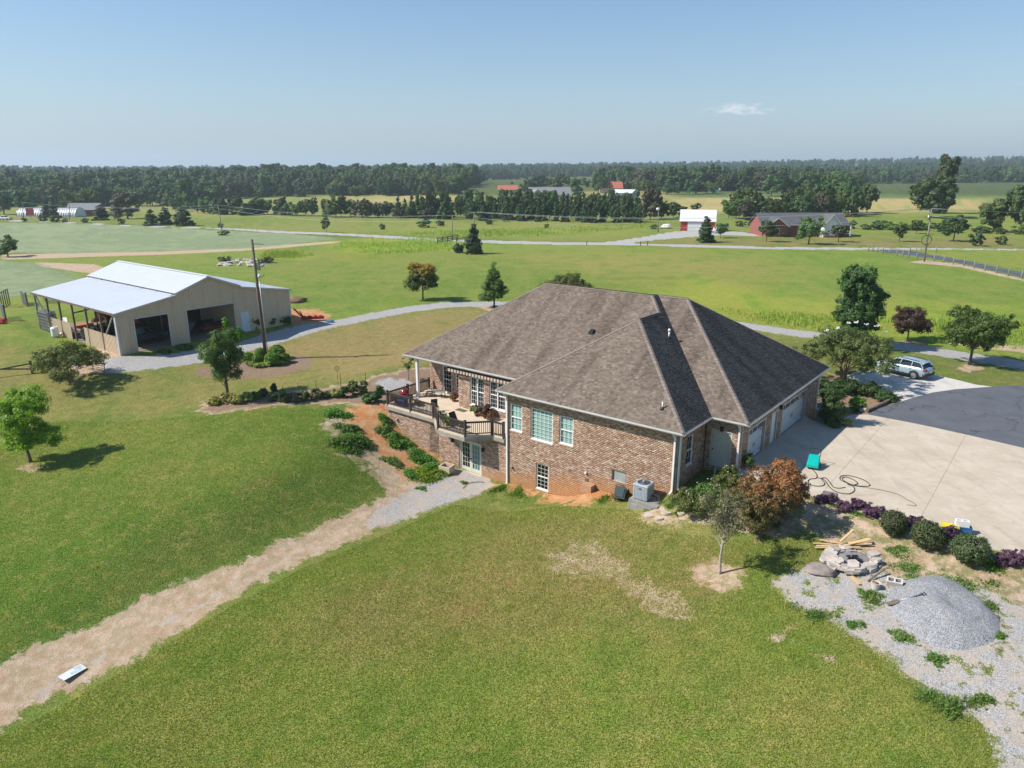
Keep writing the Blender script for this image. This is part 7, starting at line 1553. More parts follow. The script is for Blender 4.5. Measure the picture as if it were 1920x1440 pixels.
for i in range(7):
    a = zpt(1584+i*6, 709-i*2.2, 0); a2 = zpt(1589.5+i*6, 707-i*2.2, 0); m_ = MB(); m_.beam(Vector(a)+Vector((0, 0, .06)), Vector(a2)+Vector((0, 0, .06)), .12, .14); tag(m_.build('kerb_block', m_conc2), ('first kerb block of the parking pad, nearest the crape myrtle trunks', 'second kerb block from the crape myrtle trunks', 'third kerb block from the crape myrtle trunks', 'middle kerb block of the row along the parking pad', 'third kerb block from the car end of the row', 'second kerb block from the car end of the row', 'last kerb block, closest to the parked car')[i], 'kerb block', 'kerb blocks along the parking pad')
m_ = MB(); m_.blob(at(1619, 772)+Vector((0, 0, .1)), (.32, .22, .2), 3, .2, 9, 6); tag(m_.build('white_rock', m_stone, None, True), 'pale rock at the corner of the shaded bed by the concrete', 'rock')

# ------------------------------------------------------------ the parked car
def make_car():
    rr_p = Vector(on_z(1712, 711, 0.)); ff = Vector(on_z(1664, 700, 0.))
    d = (ff-rr_p); d.z = 0; d.normalize(); rz = math.atan2(d.y, d.x)-math.pi/2      # local +y = front
    side = Vector((d.y, -d.x, 0))                                                    # right side of the car; camera sees its left side
    org = rr_p+d*1.33+side*.88*1.0
    if (org-rr_p).dot(Vector((0, 1, 0))) < 0: pass
    car = empty('parked_car', (org.x, org.y, .0), rz); tag(car, 'pale silver blue compact crossover car parked on the pale pad behind the crape myrtle', 'car')
    pm, t, b = newmat('silver_blue_paint', .28, .25, .6); b.inputs['Base Color'].default_value = (.40, .52, .60, 1); b.inputs['Coat Weight'].default_value = .7
    clad = M('black_cladding', (.03, .03, .032), None, 3, .65)
    # station list along y: (y, half width low, half width belt, z sill, z belt)
    st = [(-2.20, .72, .74, .42, .86), (-2.10, .82, .80, .34, 1.02), (-1.7, .89, .86, .30, 1.08), (-.9, .90, .88, .28, 1.06), (0., .90, .88, .28, 1.02), (.8, .90, .87, .28, .98), (1.3, .90, .86, .28, .96), (1.9, .86, .80, .32, .88), (2.15, .74, .70, .40, .78), (2.25, .60, .55, .45, .70)]
    mb = MB(); rows = []
    for y, wl, wb, zs, zb in st:
        rows.append([(-wl*.92, y, zs), (-wl, y, zs+.18), (-wl, y, zb-.22), (-wb, y, zb-.03), (-wb*.93, y, zb), (0, y, zb+.035), (wb*.93, y, zb), (wb, y, zb-.03), (wl, y, zb-.22), (wl, y, zs+.18), (wl*.92, y, zs)])
    k = len(rows[0]); vv = [q for r_ in rows for q in r_]
    ff_ = [(i*k+j, (i+1)*k+j, (i+1)*k+j+1, i*k+j+1) for i in range(len(rows)-1) for j in range(k-1)]+[(i*k+k-1, (i+1)*k+k-1, (i+1)*k, i*k) for i in range(len(rows)-1)]
    ff_ += [tuple(range(k))[::-1][::-1], tuple((len(rows)-1)*k+j for j in range(k))[::-1]]
    mb.add(vv, ff_); mb.build('body', pm, car, True)
    # cabin: pillars and roof, glass inset
    base = [(-.82, -2.08, 1.03), (.82, -2.08, 1.03), (.78, 1.25, .97), (-.78, 1.25, .97)]; top = [(-.58, -1.45, 1.47), (.58, -1.45, 1.47), (.60, .25, 1.50), (-.60, .25, 1.50)]
    m_ = MB(); m_.hexa([tuple(Vector(q)*1.) for q in base]+top); m_.build('cabin_glass', m_glass_blk, car)
    m_ = MB(); ry = [(-1.86, 1.40, .58), (-1.7, 1.47, .60), (-1.2, 1.535, .63), (-.5, 1.57, .64), (.0, 1.565, .64), (.28, 1.53, .62), (.42, 1.47, .60)]; rv = []
    for y, z, w in ry: rv += [(-w, y, z-.07), (-w*.93, y, z-.012), (-w*.5, y, z+.012), (0, y, z+.018), (w*.5, y, z+.012), (w*.93, y, z-.012), (w, y, z-.07)]
    m_.add(rv, [(i*7+j, (i+1)*7+j, (i+1)*7+j+1, i*7+j+1)[::-1] for i in range(6) for j in range(6)]); m_.build('roof', pm, car, True)
    for sx in (-1, 1):
        for (y0, y1, w) in ((1.12, .36, .07), (.02, -.05, .07), (-.95, -.98, .06), (-2.02, -1.62, .24)):
            m_ = MB(); m_.beam((sx*.80, y0, 1.0), (sx*.62, y1, 1.51), w, .05, (0, 1, 0)); m_.build('pillar', pm, car)
        m_ = MB(); m_.beam((sx*.58, -1.5, 1.575), (sx*.58, .1, 1.60), .04, .04); m_.build('roof_rail', m_black, car)
        m_ = MB(); m_.hexa([(sx*.86-.04, -2.23, .82), (sx*.86+.0, -2.0, .82), (sx*.80, -2.0, 1.02), (sx*.78, -2.14, 1.02), (sx*.5, -2.25, .84), (sx*.5, -2.2, .84), (sx*.5, -2.1, .98), (sx*.5, -2.17, .98)]); m_.build('tail_light', M('tail_red', (.35, .012, .015), None, 3, .2), car)
        m_ = MB(); m_.box(sx*.92-.01, sx*.92+.01, -.9, .9, .30, .42); m_.build('side_cladding', clad, car)
        m_ = MB(); m_.blob((sx*.99, .62, 1.03), (.12, .08, .08), 2, .05, 8, 6); m_.build('mirror', pm, car, True)
        for yy in (.02, -.95): m_ = MB(); m_.box(sx*.905-.004, sx*.905+.004, yy-.012, yy+.012, .45, .98); m_.build('door_gap', m_black, car)
        for yy in (.12, -.80): m_ = MB(); m_.box(sx*.905-.02, sx*.905+.02, yy-.12, yy-.0, .84, .87); m_.build('door_handle', pm, car)
        for yy in (-1.33, 1.33):
            m_ = MB(); rows_ = []
            for j in range(15): a = math.pi*(j/14)*1.08-.12; rows_.append([(sx*.93, yy+math.cos(a)*.36, .345+math.sin(a)*.36), (sx*.93, yy+math.cos(a)*.44, .345+math.sin(a)*.44), (sx*.85, yy+math.cos(a)*.45, .345+math.sin(a)*.45)])
            vv = [q for r_ in rows_ for q in r_]; m_.add(vv, [(i*3+j, (i+1)*3+j, (i+1)*3+j+1, i*3+j+1) for i in range(14) for j in range(2)]); m_.build('wheel_arch', clad, car)
            m_ = MB(); m_.lathe([(.001, 0), (.39, 0), (.39, .06), (.001, .06)], (sx*.885, yy, .345), 20, Matrix.Rotation(math.pi/2, 3, 'Y')); m_.build('wheel_well', m_dark, car)
            t_ = MB(); r_ = MB(); wheel(t_, r_, (sx*.86, yy, .345), .345, .23); w_ = t_.build('wheel', m_rubber, car, True)
            s2 = MB(); s2.lathe([(.205, -.02), (.235, -.02), (.235, .02), (.205, .02)], (sx*.98, yy, .345), 20, Matrix.Rotation(math.pi/2, 3, 'Y')); s2.build('rim', m_metal, w_)
            s3 = MB()
            for j in range(5): a = j*1.2566; s3.beam((sx*.98, yy, .345), (sx*.98, yy+math.cos(a)*.21, .345+math.sin(a)*.21), .05, .03, (1, 0, 0))
            s3.build('spokes', m_metal, w_)
    m_ = MB(); m_.hexa([(-.72, -2.28, .36), (.72, -2.28, .36), (.84, -2.0, .34), (-.84, -2.0, .34), (-.74, -2.26, .62), (.74, -2.26, .62), (.86, -2.0, .62), (-.86, -2.0, .62)]); m_.build('rear_bumper', clad, car, bevel=.03)
    m_ = MB(); m_.hexa([(-.72, 2.1, .36), (.72, 2.1, .36), (.62, 2.30, .36), (-.62, 2.30, .36), (-.74, 2.1, .6), (.74, 2.1, .6), (.62, 2.29, .6), (-.62, 2.29, .6)]); m_.build('front_bumper', clad, car, bevel=.03)
    m_ = MB(); m_.box(-.2, .2, -2.29, -2.27, .62, .74); m_.build('number_plate', m_white, car)
    return car
make_car()

# ------------------------------------------------------------ the fields beyond: single trees, belts, far wood
F_a = leafmat('leaf_far_green', (.10, .15, .042), (.16, .21, .062), .3, objvar=.6)
F_b = leafmat('leaf_far_dark', (.065, .108, .035), (.108, .155, .050), .25, objvar=.5)
F_c = leafmat('leaf_far_cedar', (.045, .080, .028), (.075, .115, .042), .2, objvar=.45)
F_d = leafmat('leaf_far_brown', (.105, .095, .050), (.15, .135, .075), .15, objvar=.4)
F_e = leafmat('leaf_far_bright', (.10, .16, .030), (.15, .22, .045), .3, objvar=.4)
HIDE = Vector((0, 0, 0)); PROTO = {}
def proto(key, mat, shape, r, nleaf, leaf, seed, sub_r=.8, crown0=.08, **k):
    # unit trees, 10 m tall; the first placing moves the prototype itself
    g_root = make_tree({'cedar': 'cedar_tree', 'bush': 'field_bush'}.get(key.split('_')[0], 'field_tree'), (0, 0, 0), 10., r, mat, shape=shape, nleaf=nleaf, leaf=leaf, sub_r=sub_r, crown0=crown0, seed=seed, nb=8, **k)
    PROTO[key] = [g_root, False]
proto('round_a', F_a, 'round', 4.6, 6500, .42, 501, .8, .0); proto('round_b', F_b, 'round', 4.8, 6500, .42, 502, .8, .0); proto('vase_c', F_a, 'vase', 4.6, 6500, .42, 503, .8, .0)
proto('cedar_a', F_c, 'cone', 2.7, 5200, .38, 504, .6, .0); proto('column_a', F_b, 'column', 3.0, 6500, .42, 505, .8, .0); proto('brown_a', F_d, 'round', 4.6, 6500, .42, 506, .8, .0); proto('bright_a', F_e, 'round', 4.4, 6500, .42, 507, .8, .0)
proto('fall_a', L_fall, 'round', 4.6, 6500, .42, 508, .8, .0); proto('bush_a', F_b, 'ball', 5.5, 1500, .8, 509, 1.2, .0); proto('bush_b', F_e, 'ball', 5.5, 1500, .8, 510, 1.2, .0); proto('young_a', F_a, 'round', 4.4, 4500, .42, 511, .8, .18); proto('young_b', F_b, 'round', 4.5, 4500, .42, 512, .8, .18)
CROWNS = {k: [c for c in kids(v[0]) if c.name.startswith('crown')][0] for k, v in PROTO.items()}
PR_R = {'round_a': 4.6, 'round_b': 4.8, 'vase_c': 4.6, 'cedar_a': 2.7, 'column_a': 3.0, 'brown_a': 4.6, 'bright_a': 4.4, 'fall_a': 4.6, 'bush_a': 5.5, 'bush_b': 5.5, 'young_a': 4.4, 'young_b': 4.6}
def place(key, P, h, r, label, cat_='tree', group=None, sink=0.):
    pr = PROTO[key]
    if not pr[1]: o = pr[0]; pr[1] = True
    else: o = copy_tree(pr[0])
    o.location = (P[0], P[1], P[2]-sink); o.scale = (r/PR_R[key], r/PR_R[key], h/10.); o.rotation_euler = (0, 0, random.uniform(0, 6.28))
    for k_ in ('label', 'category', 'group'):
        if k_ in o: del o[k_]
    tag(o, label, cat_, group); return o
def place_px(key, px, py, top, width, label, cat_='tree', group=None):
    P = at(px, py); h = max(.8, topz(P, px, top)-P.z); return place(key, P, h*1.02, width*pxm(P)*.5, label, cat_, group)
SINGLE = [
 ('young_b', 612, 437, 405, 20, 'small lone tree beside the country road at the left of centre'), ('bush_a', 717, 431, 418, 13, 'small round bush alone in the field left of centre'),
 ('bush_a', 795, 427, 409, 31, 'larger of two dark round bushes beyond the road'), ('bush_a', 826, 424, 412, 18, 'smaller of two dark round bushes beyond the road'), ('bush_a', 917, 421, 411, 18, 'low dark bush near the cedar wood edge'),
 ('vase_c', 15, 480, 440, 46, 'spreading bushy tree at the left edge between the crop fields'), ('bush_a', 414, 428, 417, 12, 'tiny dark bush at the foot of the far left pole'), ('bush_b', 418, 441, 432, 26, 'low brushy clump on the crop field edge'),
 ('cedar_a', 1322, 454, 402, 40, 'dark pyramidal tree in front of the red garage'), ('young_b', 1351, 446, 417, 27, 'small round topped tree just right of the red garage'), ('young_b', 1437, 453, 411, 38, 'dark tree left of the distant brick house'),
 ('young_a', 1516, 458, 402, 56, 'broad tree standing before the middle of the distant brick house'), ('young_b', 1572, 453, 420, 36, 'pale small tree before the white portico'), ('young_a', 1686, 453, 414, 30, 'small round lawn tree right of the distant brick house'),
 ('young_b', 1717, 439, 411, 25, 'smaller lawn tree behind the round one'), ('young_b', 1787, 453, 402, 58, 'wide dark lawn tree right of the leaning pole'), ('bush_a', 1829, 461, 433, 30, 'dark green conical evergreen bush near the right edge'), ('bush_a', 1876, 459, 440, 23, 'smallest evergreen bush near the right edge'),
 ('round_b', 1744, 408, 322, 86, 'very large dark tree standing alone at the upper right'), ('column_a', 1762, 400, 296, 44, 'tall crown rising from the very large dark tree at upper right'),
 ('vase_c', 1862, 435, 364, 62, 'loose grey green tree left of the tall one at the right edge'), ('round_b', 1912, 437, 330, 70, 'tall dark tree cut by the right edge of the photo'),
 ('brown_a', 1219, 412, 342, 48, 'brownish tall tree at the right end of the cedar wood'), ('bush_a', 1304, 397, 379, 22, 'round dark bush behind the red garage'), ('round_a', 1392, 402, 348, 54, 'yellowish green tree behind the red garage to the right'),
 ('bright_a', 1240, 410, 372, 34, 'bright green tree beside the brownish tall one'), ('round_a', 1262, 408, 376, 30, 'green tree left of the light pole'), ('column_a', 1280, 408, 388, 16, 'small dark tree left of the red garage roof'),
 ('round_b', 657, 406, 372, 36, 'dark tree joined to the bright round one beyond the road'), ('bright_a', 630, 407, 361, 44, 'bright green rounded tree beyond the road left of centre'), ('brown_a', 680, 408, 368, 40, 'brownish bare looking tree right of the bright round one'),
 ('round_b', 585, 405, 368, 32, 'dark round tree left of the bright one'), ('column_a', 610, 406, 375, 14, 'narrow dark tree touching the bright round one'),
 ('cedar_a', 285, 423, 390, 30, 'dark cedar at the left of the group of three by the crop field'), ('cedar_a', 312, 421, 386, 38, 'broad dark cedar in the middle of the three by the crop field'), ('cedar_a', 344, 423, 385, 44, 'dark cedar at the right of the group of three by the crop field'),
 ('bush_a', 228, 421, 408, 17, 'round dark bush left of the three cedars'), ('brown_a', 240, 410, 352, 62, 'wide greyish tree standing in the pasture behind the crop field'), ('cedar_a', 190, 413, 382, 36, 'dark cedar just right of the distant brick cottage'),
 ('round_a', 168, 398, 352, 40, 'green tree behind the distant brick cottage'), ('bush_a', 160, 418, 408, 16, 'low bush below the distant cottage'), ('bush_a', 104, 417, 402, 20, 'round bush before the white tunnel greenhouse'), ('bush_a', 82, 416, 400, 18, 'dark bush in front of the greenhouse cedars'),
 ('cedar_a', 90, 408, 372, 26, 'left of two dark cedars before the greenhouse'), ('cedar_a', 103, 409, 366, 24, 'right of two dark cedars before the greenhouse'), ('bush_a', 122, 417, 409, 14, 'small bush right of the greenhouse cedars'), ('bush_a', 46, 416, 407, 12, 'small bush left of the greenhouse end'),
 ('round_b', 52, 403, 348, 44, 'spreading dark tree in front of the left end of the greenhouse'), ('round_b', 8, 402, 352, 48, 'dark tree at the left edge of the photo beside the greenhouse'),
 ('bright_a', 130, 400, 350, 34, 'light green tree behind the greenhouse'), ('column_a', 355, 392, 338, 34, 'tall dark tree at the edge of the far left wood'), ('round_a', 330, 396, 366, 30, 'pale green tree behind the three cedars'), ('round_b', 370, 398, 375, 22, 'dark round tree behind the left pole'),
 ('round_b', 992, 366, 334, 36, 'round tree behind the grey roofed distant house'), ('round_b', 1122, 362, 324, 36, 'big round tree left of the orange roofed houses'), ('column_a', 1080, 366, 338, 24, 'dark tree right of the grey roofed distant house'), ('vase_c', 1046, 358, 330, 30, 'pale tree above the grey roofed distant house'),
 ('brown_a', 1170, 352, 335, 22, 'brownish tree between the orange roofed houses'), ('bush_a', 1025, 428, 418, 10, 'tiny bush at the wood foot in the centre'), ('bush_a', 1226, 430, 420, 18, 'low dark bush left of the light pole foot'), ('cedar_a', 960, 345, 340, 8, 'tiny cedar in the distant green field'),
 ('bush_b', 1545, 444, 430, 20, 'clipped bush at the distant porch'), ('bush_a', 1471, 444, 434, 14, 'round bush at the red gable of the distant house'), ('bush_a', 1645, 431, 418, 26, 'brush behind the distant brick house at the right'), ('bush_b', 1660, 428, 414, 34, 'pale brush in the rough pasture at the right'), ('bush_b', 1750, 428, 418, 40, 'pale brush below the very large dark tree')]
for a in SINGLE: place_px(a[0], a[1], a[2], a[3], a[4], a[5], 'bush' if a[0].startswith('bush') else 'tree')
ONES = ['', 'first', 'second', 'third', 'fourth', 'fifth', 'sixth', 'seventh', 'eighth', 'ninth', 'tenth', 'eleventh', 'twelfth', 'thirteenth', 'fourteenth', 'fifteenth', 'sixteenth', 'seventeenth', 'eighteenth', 'nineteenth']
def ordw(k): return ONES[k] if k < 20 else (('twentieth', 'thirtieth', 'fortieth')[k//10-2] if k % 10 == 0 else ('twenty', 'thirty', 'forty')[k//10-2]+'-'+ONES[k % 10])
SHP = {'cedar_a': 'pointed', 'column_a': 'narrow', 'round_a': 'round', 'round_b': 'dark round', 'vase_c': 'loose', 'brown_a': 'brownish', 'fall_a': 'red topped', 'bush_a': 'dark low', 'bush_b': 'light low', 'bright_a': 'bright'}
def belt(pts, n, tops, widths, keys, label, group, jit=3, seed=1):
    g_ = random.Random(seed); L = [0]
    for a, b in zip(pts, pts[1:]): L.append(L[-1]+math.hypot(b[0]-a[0], b[1]-a[1]))
    for k in range(n):
        s_ = L[-1]*(k+.5+g_.uniform(-.35, .35))/n; i = max(j for j in range(len(L)-1) if L[j] <= max(s_, 0)); f = (s_-L[i])/(L[i+1]-L[i]); x = pts[i][0]+f*(pts[i+1][0]-pts[i][0]); y = pts[i][1]+f*(pts[i+1][1]-pts[i][1])-g_.uniform(0, jit); key = g_.choice(keys)
        place_px(key, x, y, y-g_.uniform(*tops), g_.uniform(*widths), SHP[key]+' one, '+ordw(k+1)+' from the left, '+label, 'tree', group)
belt([(745, 410), (900, 414), (1060, 418), (1205, 419)], 44, (36, 52), (16, 26), ['cedar_a', 'cedar_a', 'column_a', 'round_b'], 'front row of the centre evergreen wood', 'evergreens of the wood beyond the road', 5, 1)
belt([(860, 405), (1000, 404), (1200, 406)], 34, (36, 48), (18, 26), ['cedar_a', 'column_a', 'round_b'], 'back row of the centre evergreen wood', 'evergreens of the wood beyond the road', 4, 2)
belt([(380, 402), (470, 404), (575, 405)], 18, (18, 34), (20, 34), ['round_a', 'round_b', 'vase_c', 'column_a'], 'hedge line left of the bright round tree', 'trees of the left hedge line', 3, 3)
belt([(690, 408), (760, 410), (830, 411)], 12, (16, 34), (14, 26), ['round_b', 'column_a', 'brown_a', 'vase_c'], 'hedge line leading to the evergreen wood', 'trees of the hedge line by the wood', 3, 4)
belt([(1360, 412), (1420, 414), (1500, 410), (1600, 408)], 22, (36, 60), (26, 44), ['round_a', 'round_b', 'vase_c', 'brown_a', 'round_a'], 'grove behind the distant brick house', 'grove behind the distant brick house', 5, 5)
belt([(1500, 402), (1560, 402), (1630, 404)], 9, (48, 68), (34, 50), ['round_a', 'round_b', 'fall_a', 'round_b'], 'tallest trees behind the distant brick house', 'tall trees of the grove behind the distant brick house', 5, 6)
belt([(1380, 425), (1480, 428), (1650, 432)], 12, (10, 20), (18, 30), ['bush_b', 'bush_a'], 'brush behind the distant red buildings', 'brush at the foot of the grove', 3, 7)
belt([(140, 396), (240, 388), (330, 390), (400, 386)], 20, (28, 44), (26, 40), ['round_b', 'round_a', 'column_a', 'vase_c'], 'near edge of the left wood', 'near edge of the left wood', 6, 8)
belt([(-30, 388), (60, 388), (140, 390)], 9, (32, 50), (28, 44), ['round_b', 'round_a', 'column_a'], 'wood edge behind the tunnel greenhouse', 'near edge of the wood behind the greenhouse', 5, 9)
belt([(1660, 432), (1760, 436), (1850, 440), (1925, 442)], 9, (10, 18), (24, 40), ['bush_b', 'bush_a'], 'brush along the right pasture', 'brush along the right pasture', 3, 10)
belt([(1000, 352), (1060, 349), (1110, 352)], 8, (14, 22), (16, 24), ['round_b', 'column_a', 'vase_c'], 'trees between the distant farm houses', 'trees between the distant farm houses', 3, 11)
belt([(1190, 362), (1260, 366), (1350, 366)], 9, (20, 30), (22, 34), ['round_b', 'round_a'], 'trees behind the far farm sheds', 'trees behind the farm sheds', 3, 12)
belt([(1440, 372), (1520, 368), (1600, 366)], 9, (34, 46), (30, 46), ['round_b', 'round_a', 'round_b'], 'large trees rising behind the right grove', 'large trees behind the grove', 5, 13)
# far wood as one mass, real crowns set out over the hills
def proj(x, y, z):
    c, s_ = math.cos(PIT), math.sin(PIT); zz_ = z-CH; cy = y*s_+zz_*c; cz = y*c-zz_*s_; return 960+FPX*x/cz, 720-FPX*cy/cz
WOOD = np.array([(-1700, 250), (-1700, 392), (-600, 388), (140, 384), (250, 381), (380, 374), (560, 369.5), (862, 366), (880, 352), (905, 341), (1000, 335.5), (1108, 332), (1122, 350), (1200, 358), (1300, 359), (1440, 358), (1560, 349), (1640, 345), (2000, 342), (2600, 338), (3600, 335), (3600, 230)], float)
GAPS = [np.array(q, float) for q in (((1830, 324), (1905, 326), (1905, 335), (1830, 333)), ((1500, 322), (1560, 322), (1560, 325), (1500, 325)), ((905, 339), (1120, 331), (1120, 347), (905, 352)))]
n = 48000; g_ = np.random.default_rng(11); azs = g_.uniform(R(-62), R(62), n); ir = g_.uniform(1/3900, 1/300, n); rad = 1/ir
x = rad*np.sin(azs); y = rad*np.cos(azs); z = hgt(x, y); U, Vp = proj(x, y, z); k = sdpoly(WOOD, U, Vp) > 0
for gq in GAPS: k &= sdpoly(gq, U, Vp) < 0
x, y, z, rad = x[k], y[k], z[k], rad[k]; k = g_.uniform(size=len(x)) < np.clip(.36+(rad-500)/1200, .42, 1.); x, y, z, rad = x[k], y[k], z[k], rad[k]; m = len(x)
me = bpy.data.meshes.new('far_wood'); me.vertices.add(m); me.vertices.foreach_set('co', np.stack([x, y, z-.6], -1).astype(np.float32).ravel())
hts = g_.uniform(.95, 1.8, m); hts *= 1+.15*np.sin(x*.01)*np.cos(y*.013)
a = me.attributes.new('tscale', 'FLOAT_VECTOR', 'POINT'); a.data.foreach_set('vector', np.stack([hts*g_.uniform(.85, 1.15, m), hts*g_.uniform(.85, 1.15, m), hts], -1).astype(np.float32).ravel())
a = me.attributes.new('trot', 'FLOAT', 'POINT'); a.data.foreach_set('value', g_.uniform(0, 6.28, m).astype(np.float32))
a = me.attributes.new('kind_id', 'INT', 'POINT'); a.data.foreach_set('value', g_.choice(6, m, p=[.28, .27, .15, .08, .17, .05]).astype(np.int32))
wood = bpy.data.objects.new('far_wood', me); col.objects.link(wood); tag(wood, 'continuous dark green wood covering the hills to the horizon', 'woodland', None, 'stuff')
gn = bpy.data.node_groups.new('wood_nodes', 'GeometryNodeTree'); gn.interface.new_socket('Geometry', in_out='INPUT', socket_type='NodeSocketGeometry'); gn.interface.new_socket('Geometry', in_out='OUTPUT', socket_type='NodeSocketGeometry')
N_ = gn.nodes; Lk = gn.links; gi = N_.new('NodeGroupInput'); go = N_.new('NodeGroupOutput'); iop = N_.new('GeometryNodeInstanceOnPoints'); jn = N_.new('GeometryNodeJoinGeometry')
for key in ('round_a', 'round_b', 'vase_c', 'brown_a', 'column_a', 'cedar_a'):
    oi = N_.new('GeometryNodeObjectInfo'); oi.inputs['Object'].default_value = CROWNS[key]; oi.inputs['As Instance'].default_value = True; oi.transform_space = 'ORIGINAL'; Lk.new(oi.outputs['Geometry'], jn.inputs[0])
Lk.new(gi.outputs[0], iop.inputs['Points']); Lk.new(jn.outputs[0], iop.inputs['Instance']); iop.inputs['Pick Instance'].default_value = True
def natt(nm, ty):
    q = N_.new('GeometryNodeInputNamedAttribute'); q.data_type = ty; q.inputs[0].default_value = nm; return q.outputs[0]
Lk.new(natt('kind_id', 'INT'), iop.inputs['Instance Index']); Lk.new(natt('tscale', 'FLOAT_VECTOR'), iop.inputs['Scale'])
cx = N_.new('ShaderNodeCombineXYZ'); Lk.new(natt('trot', 'FLOAT'), cx.inputs[2]); er = N_.new('FunctionNodeEulerToRotation'); Lk.new(cx.outputs[0], er.inputs[0]); Lk.new(er.outputs[0], iop.inputs['Rotation']); Lk.new(iop.outputs[0], go.inputs[0])
md = wood.modifiers.new('wood', 'NODES'); md.node_group = gn

# ------------------------------------------------------------ distant buildings, poles, wires, fences
m_rbrick = M('red_brick_far', (.30, .10, .08), (.24, .08, .065), 2, .9); m_dshing = M('dark_roof_far', (.085, .085, .095), (.12, .12, .13), 1, .9); m_wroof = M('white_roof', (.72, .73, .74), (.62, .63, .65), .6, .5); m_rroof = M('red_roof', (.48, .15, .09), (.40, .12, .08), 1, .8)
m_gsh = M('grey_roof_far', (.20, .20, .205), (.25, .25, .25), 1, .9); m_bluem = M('blue_grey_metal', (.33, .38, .42), None, 1, .6); m_redw = M('barn_red', (.42, .065, .065), (.34, .05, .05), 1, .8); m_cream = M('cream_wall', (.55, .48, .38), None, 1, .8)
def gable_house(name, P, rz, w, d, hw_, hr, wall, roof, label, cat_='house', ov=.5, wins=(), doors=(), axis='x'):
    root = empty(name, P, rz); tag(root, label, cat_)
    s = MB(); s.box(-w/2, w/2, 0, d, -1, hw_)
    if axis == 'x':
        s.add([(-w/2, 0, hw_), (-w/2, d, hw_), (-w/2, d/2, hw_+hr)], [(0, 2, 1)]); s.add([(w/2, 0, hw_), (w/2, d, hw_), (w/2, d/2, hw_+hr)], [(0, 1, 2)])
    else:
        s.add([(-w/2, 0, hw_), (w/2, 0, hw_), (0, 0, hw_+hr)], [(0, 1, 2)]); s.add([(-w/2, d, hw_), (w/2, d, hw_), (0, d, hw_+hr)], [(0, 2, 1)])
    s.build('wall', wall, root); s = MB(); t_ = .15
    if axis == 'x':
        k = hr/(d/2)
        for sg in (0, 1):
            y0, z0 = (-ov, hw_-ov*k) if sg == 0 else (d+ov, hw_-ov*k); s.hexa([(-w/2-ov, y0, z0+.03), (w/2+ov, y0, z0+.03), (w/2+ov, d/2, hw_+hr+.03), (-w/2-ov, d/2, hw_+hr+.03), (-w/2-ov, y0, z0+t_+.03), (w/2+ov, y0, z0+t_+.03), (w/2+ov, d/2, hw_+hr+t_+.03), (-w/2-ov, d/2, hw_+hr+t_+.03)] if sg == 0 else [(w/2+ov, y0, z0+.03), (-w/2-ov, y0, z0+.03), (-w/2-ov, d/2, hw_+hr+.031), (w/2+ov, d/2, hw_+hr+.031), (w/2+ov, y0, z0+t_+.03), (-w/2-ov, y0, z0+t_+.03), (-w/2-ov, d/2, hw_+hr+t_+.031), (w/2+ov, d/2, hw_+hr+t_+.031)])
    else:
        k = hr/(w/2)
        for sg in (-1, 1):
            x0 = sg*(w/2+ov); z0 = hw_-ov*k; q = [(x0, -ov, z0+.03), (x0, d+ov, z0+.03), (0, d+ov, hw_+hr+.03), (0, -ov, hw_+hr+.03)]; q = q if sg < 0 else q[::-1]; s.hexa([(a, b, c) for a, b, c in q[::-1]]+[(a, b, c+t_) for a, b, c in q[::-1]])
    s.build('roof', roof, root)
    for x0, x1, z0, z1 in wins:
        s = MB(); s.box(x0, x1, -.06, .02, z0, z1); f_ = s.build('window', m_white, root); s = MB(); s.box(x0+.1, x1-.1, -.08, -.06, z0+.1, z1-.1); s.build('pane', m_glass_blk, f_)
    for x0, x1, z0, z1 in doors: s = MB(); s.box(x0, x1, -.07, .02, z0, z1); s.build('door', m_white, root)
    return root
P = at(1307, 434); o = gable_house('red_garage', P, R(-14), 9.3, 7.5, 2.9, 2.7, m_redw, m_wroof, 'small red gabled garage with a bright white roof and white door beyond the road', 'garage', .35, (), ((-2.7, 1.2, -.2, 2.5),))
P = at(1508, 443); BHs = gable_house('brick_ranch_house', P, R(2), 22.5, 9.5, 2.9, 2.7, m_rbrick, m_dshing, 'long distant red brick house with dark roof and white front gable beyond the road', 'house', .5, ((3.3, 4.5, .8, 2.3), (6.8, 8.0, .8, 2.3)), ((5.1, 6.0, 0, 2.2),))
def sub_gable(root, x, w, dep_, h0, hr, wall, roof, win=None):
    s = MB(); s.box(x-w/2, x+w/2, -dep_, -.01, -.8, h0); s.add([(x-w/2, -dep_, h0), (x+w/2, -dep_, h0), (x, -dep_, h0+hr)], [(0, 1, 2)]); s.build('gable_wall', wall, root)
    s = MB()
    for sg in (-1, 1):
        q = [(x+sg*(w/2+.3), -dep_-.3, h0-.2), (x+sg*(w/2+.3), 3.0, h0-.2), (x, 3.0, h0+hr+.05), (x, -dep_-.3, h0+hr+.05)]; q = q if sg > 0 else q[::-1]; s.hexa(q+[(a, b, c+.12) for a, b, c in q])
    s.build('gable_roof', roof, root)
    for sg in (-1, 1): s = MB(); s.beam((x+sg*(w/2+.3), -dep_-.33, h0-.15), (x, -dep_-.33, h0+hr+.12), .06, .22); s.build('rake_board', m_white, root)
    if win: s = MB(); s.box(x-.6, x+.6, -dep_-.05, -dep_-.001, .8, 2.2); f_ = s.build('window', m_white, root); s = MB(); s.box(x-.5, x+.5, -dep_-.07, -dep_-.05, .9, 2.1); s.build('pane', m_glass_blk, f_)
sub_gable(BHs, -8.2, 5.6, 2.2, 2.7, 2.0, m_rbrick, m_dshing, True); sub_gable(BHs, 6.2, 4.4, 2.0, 2.9, 2.6, m_white, m_dshing)
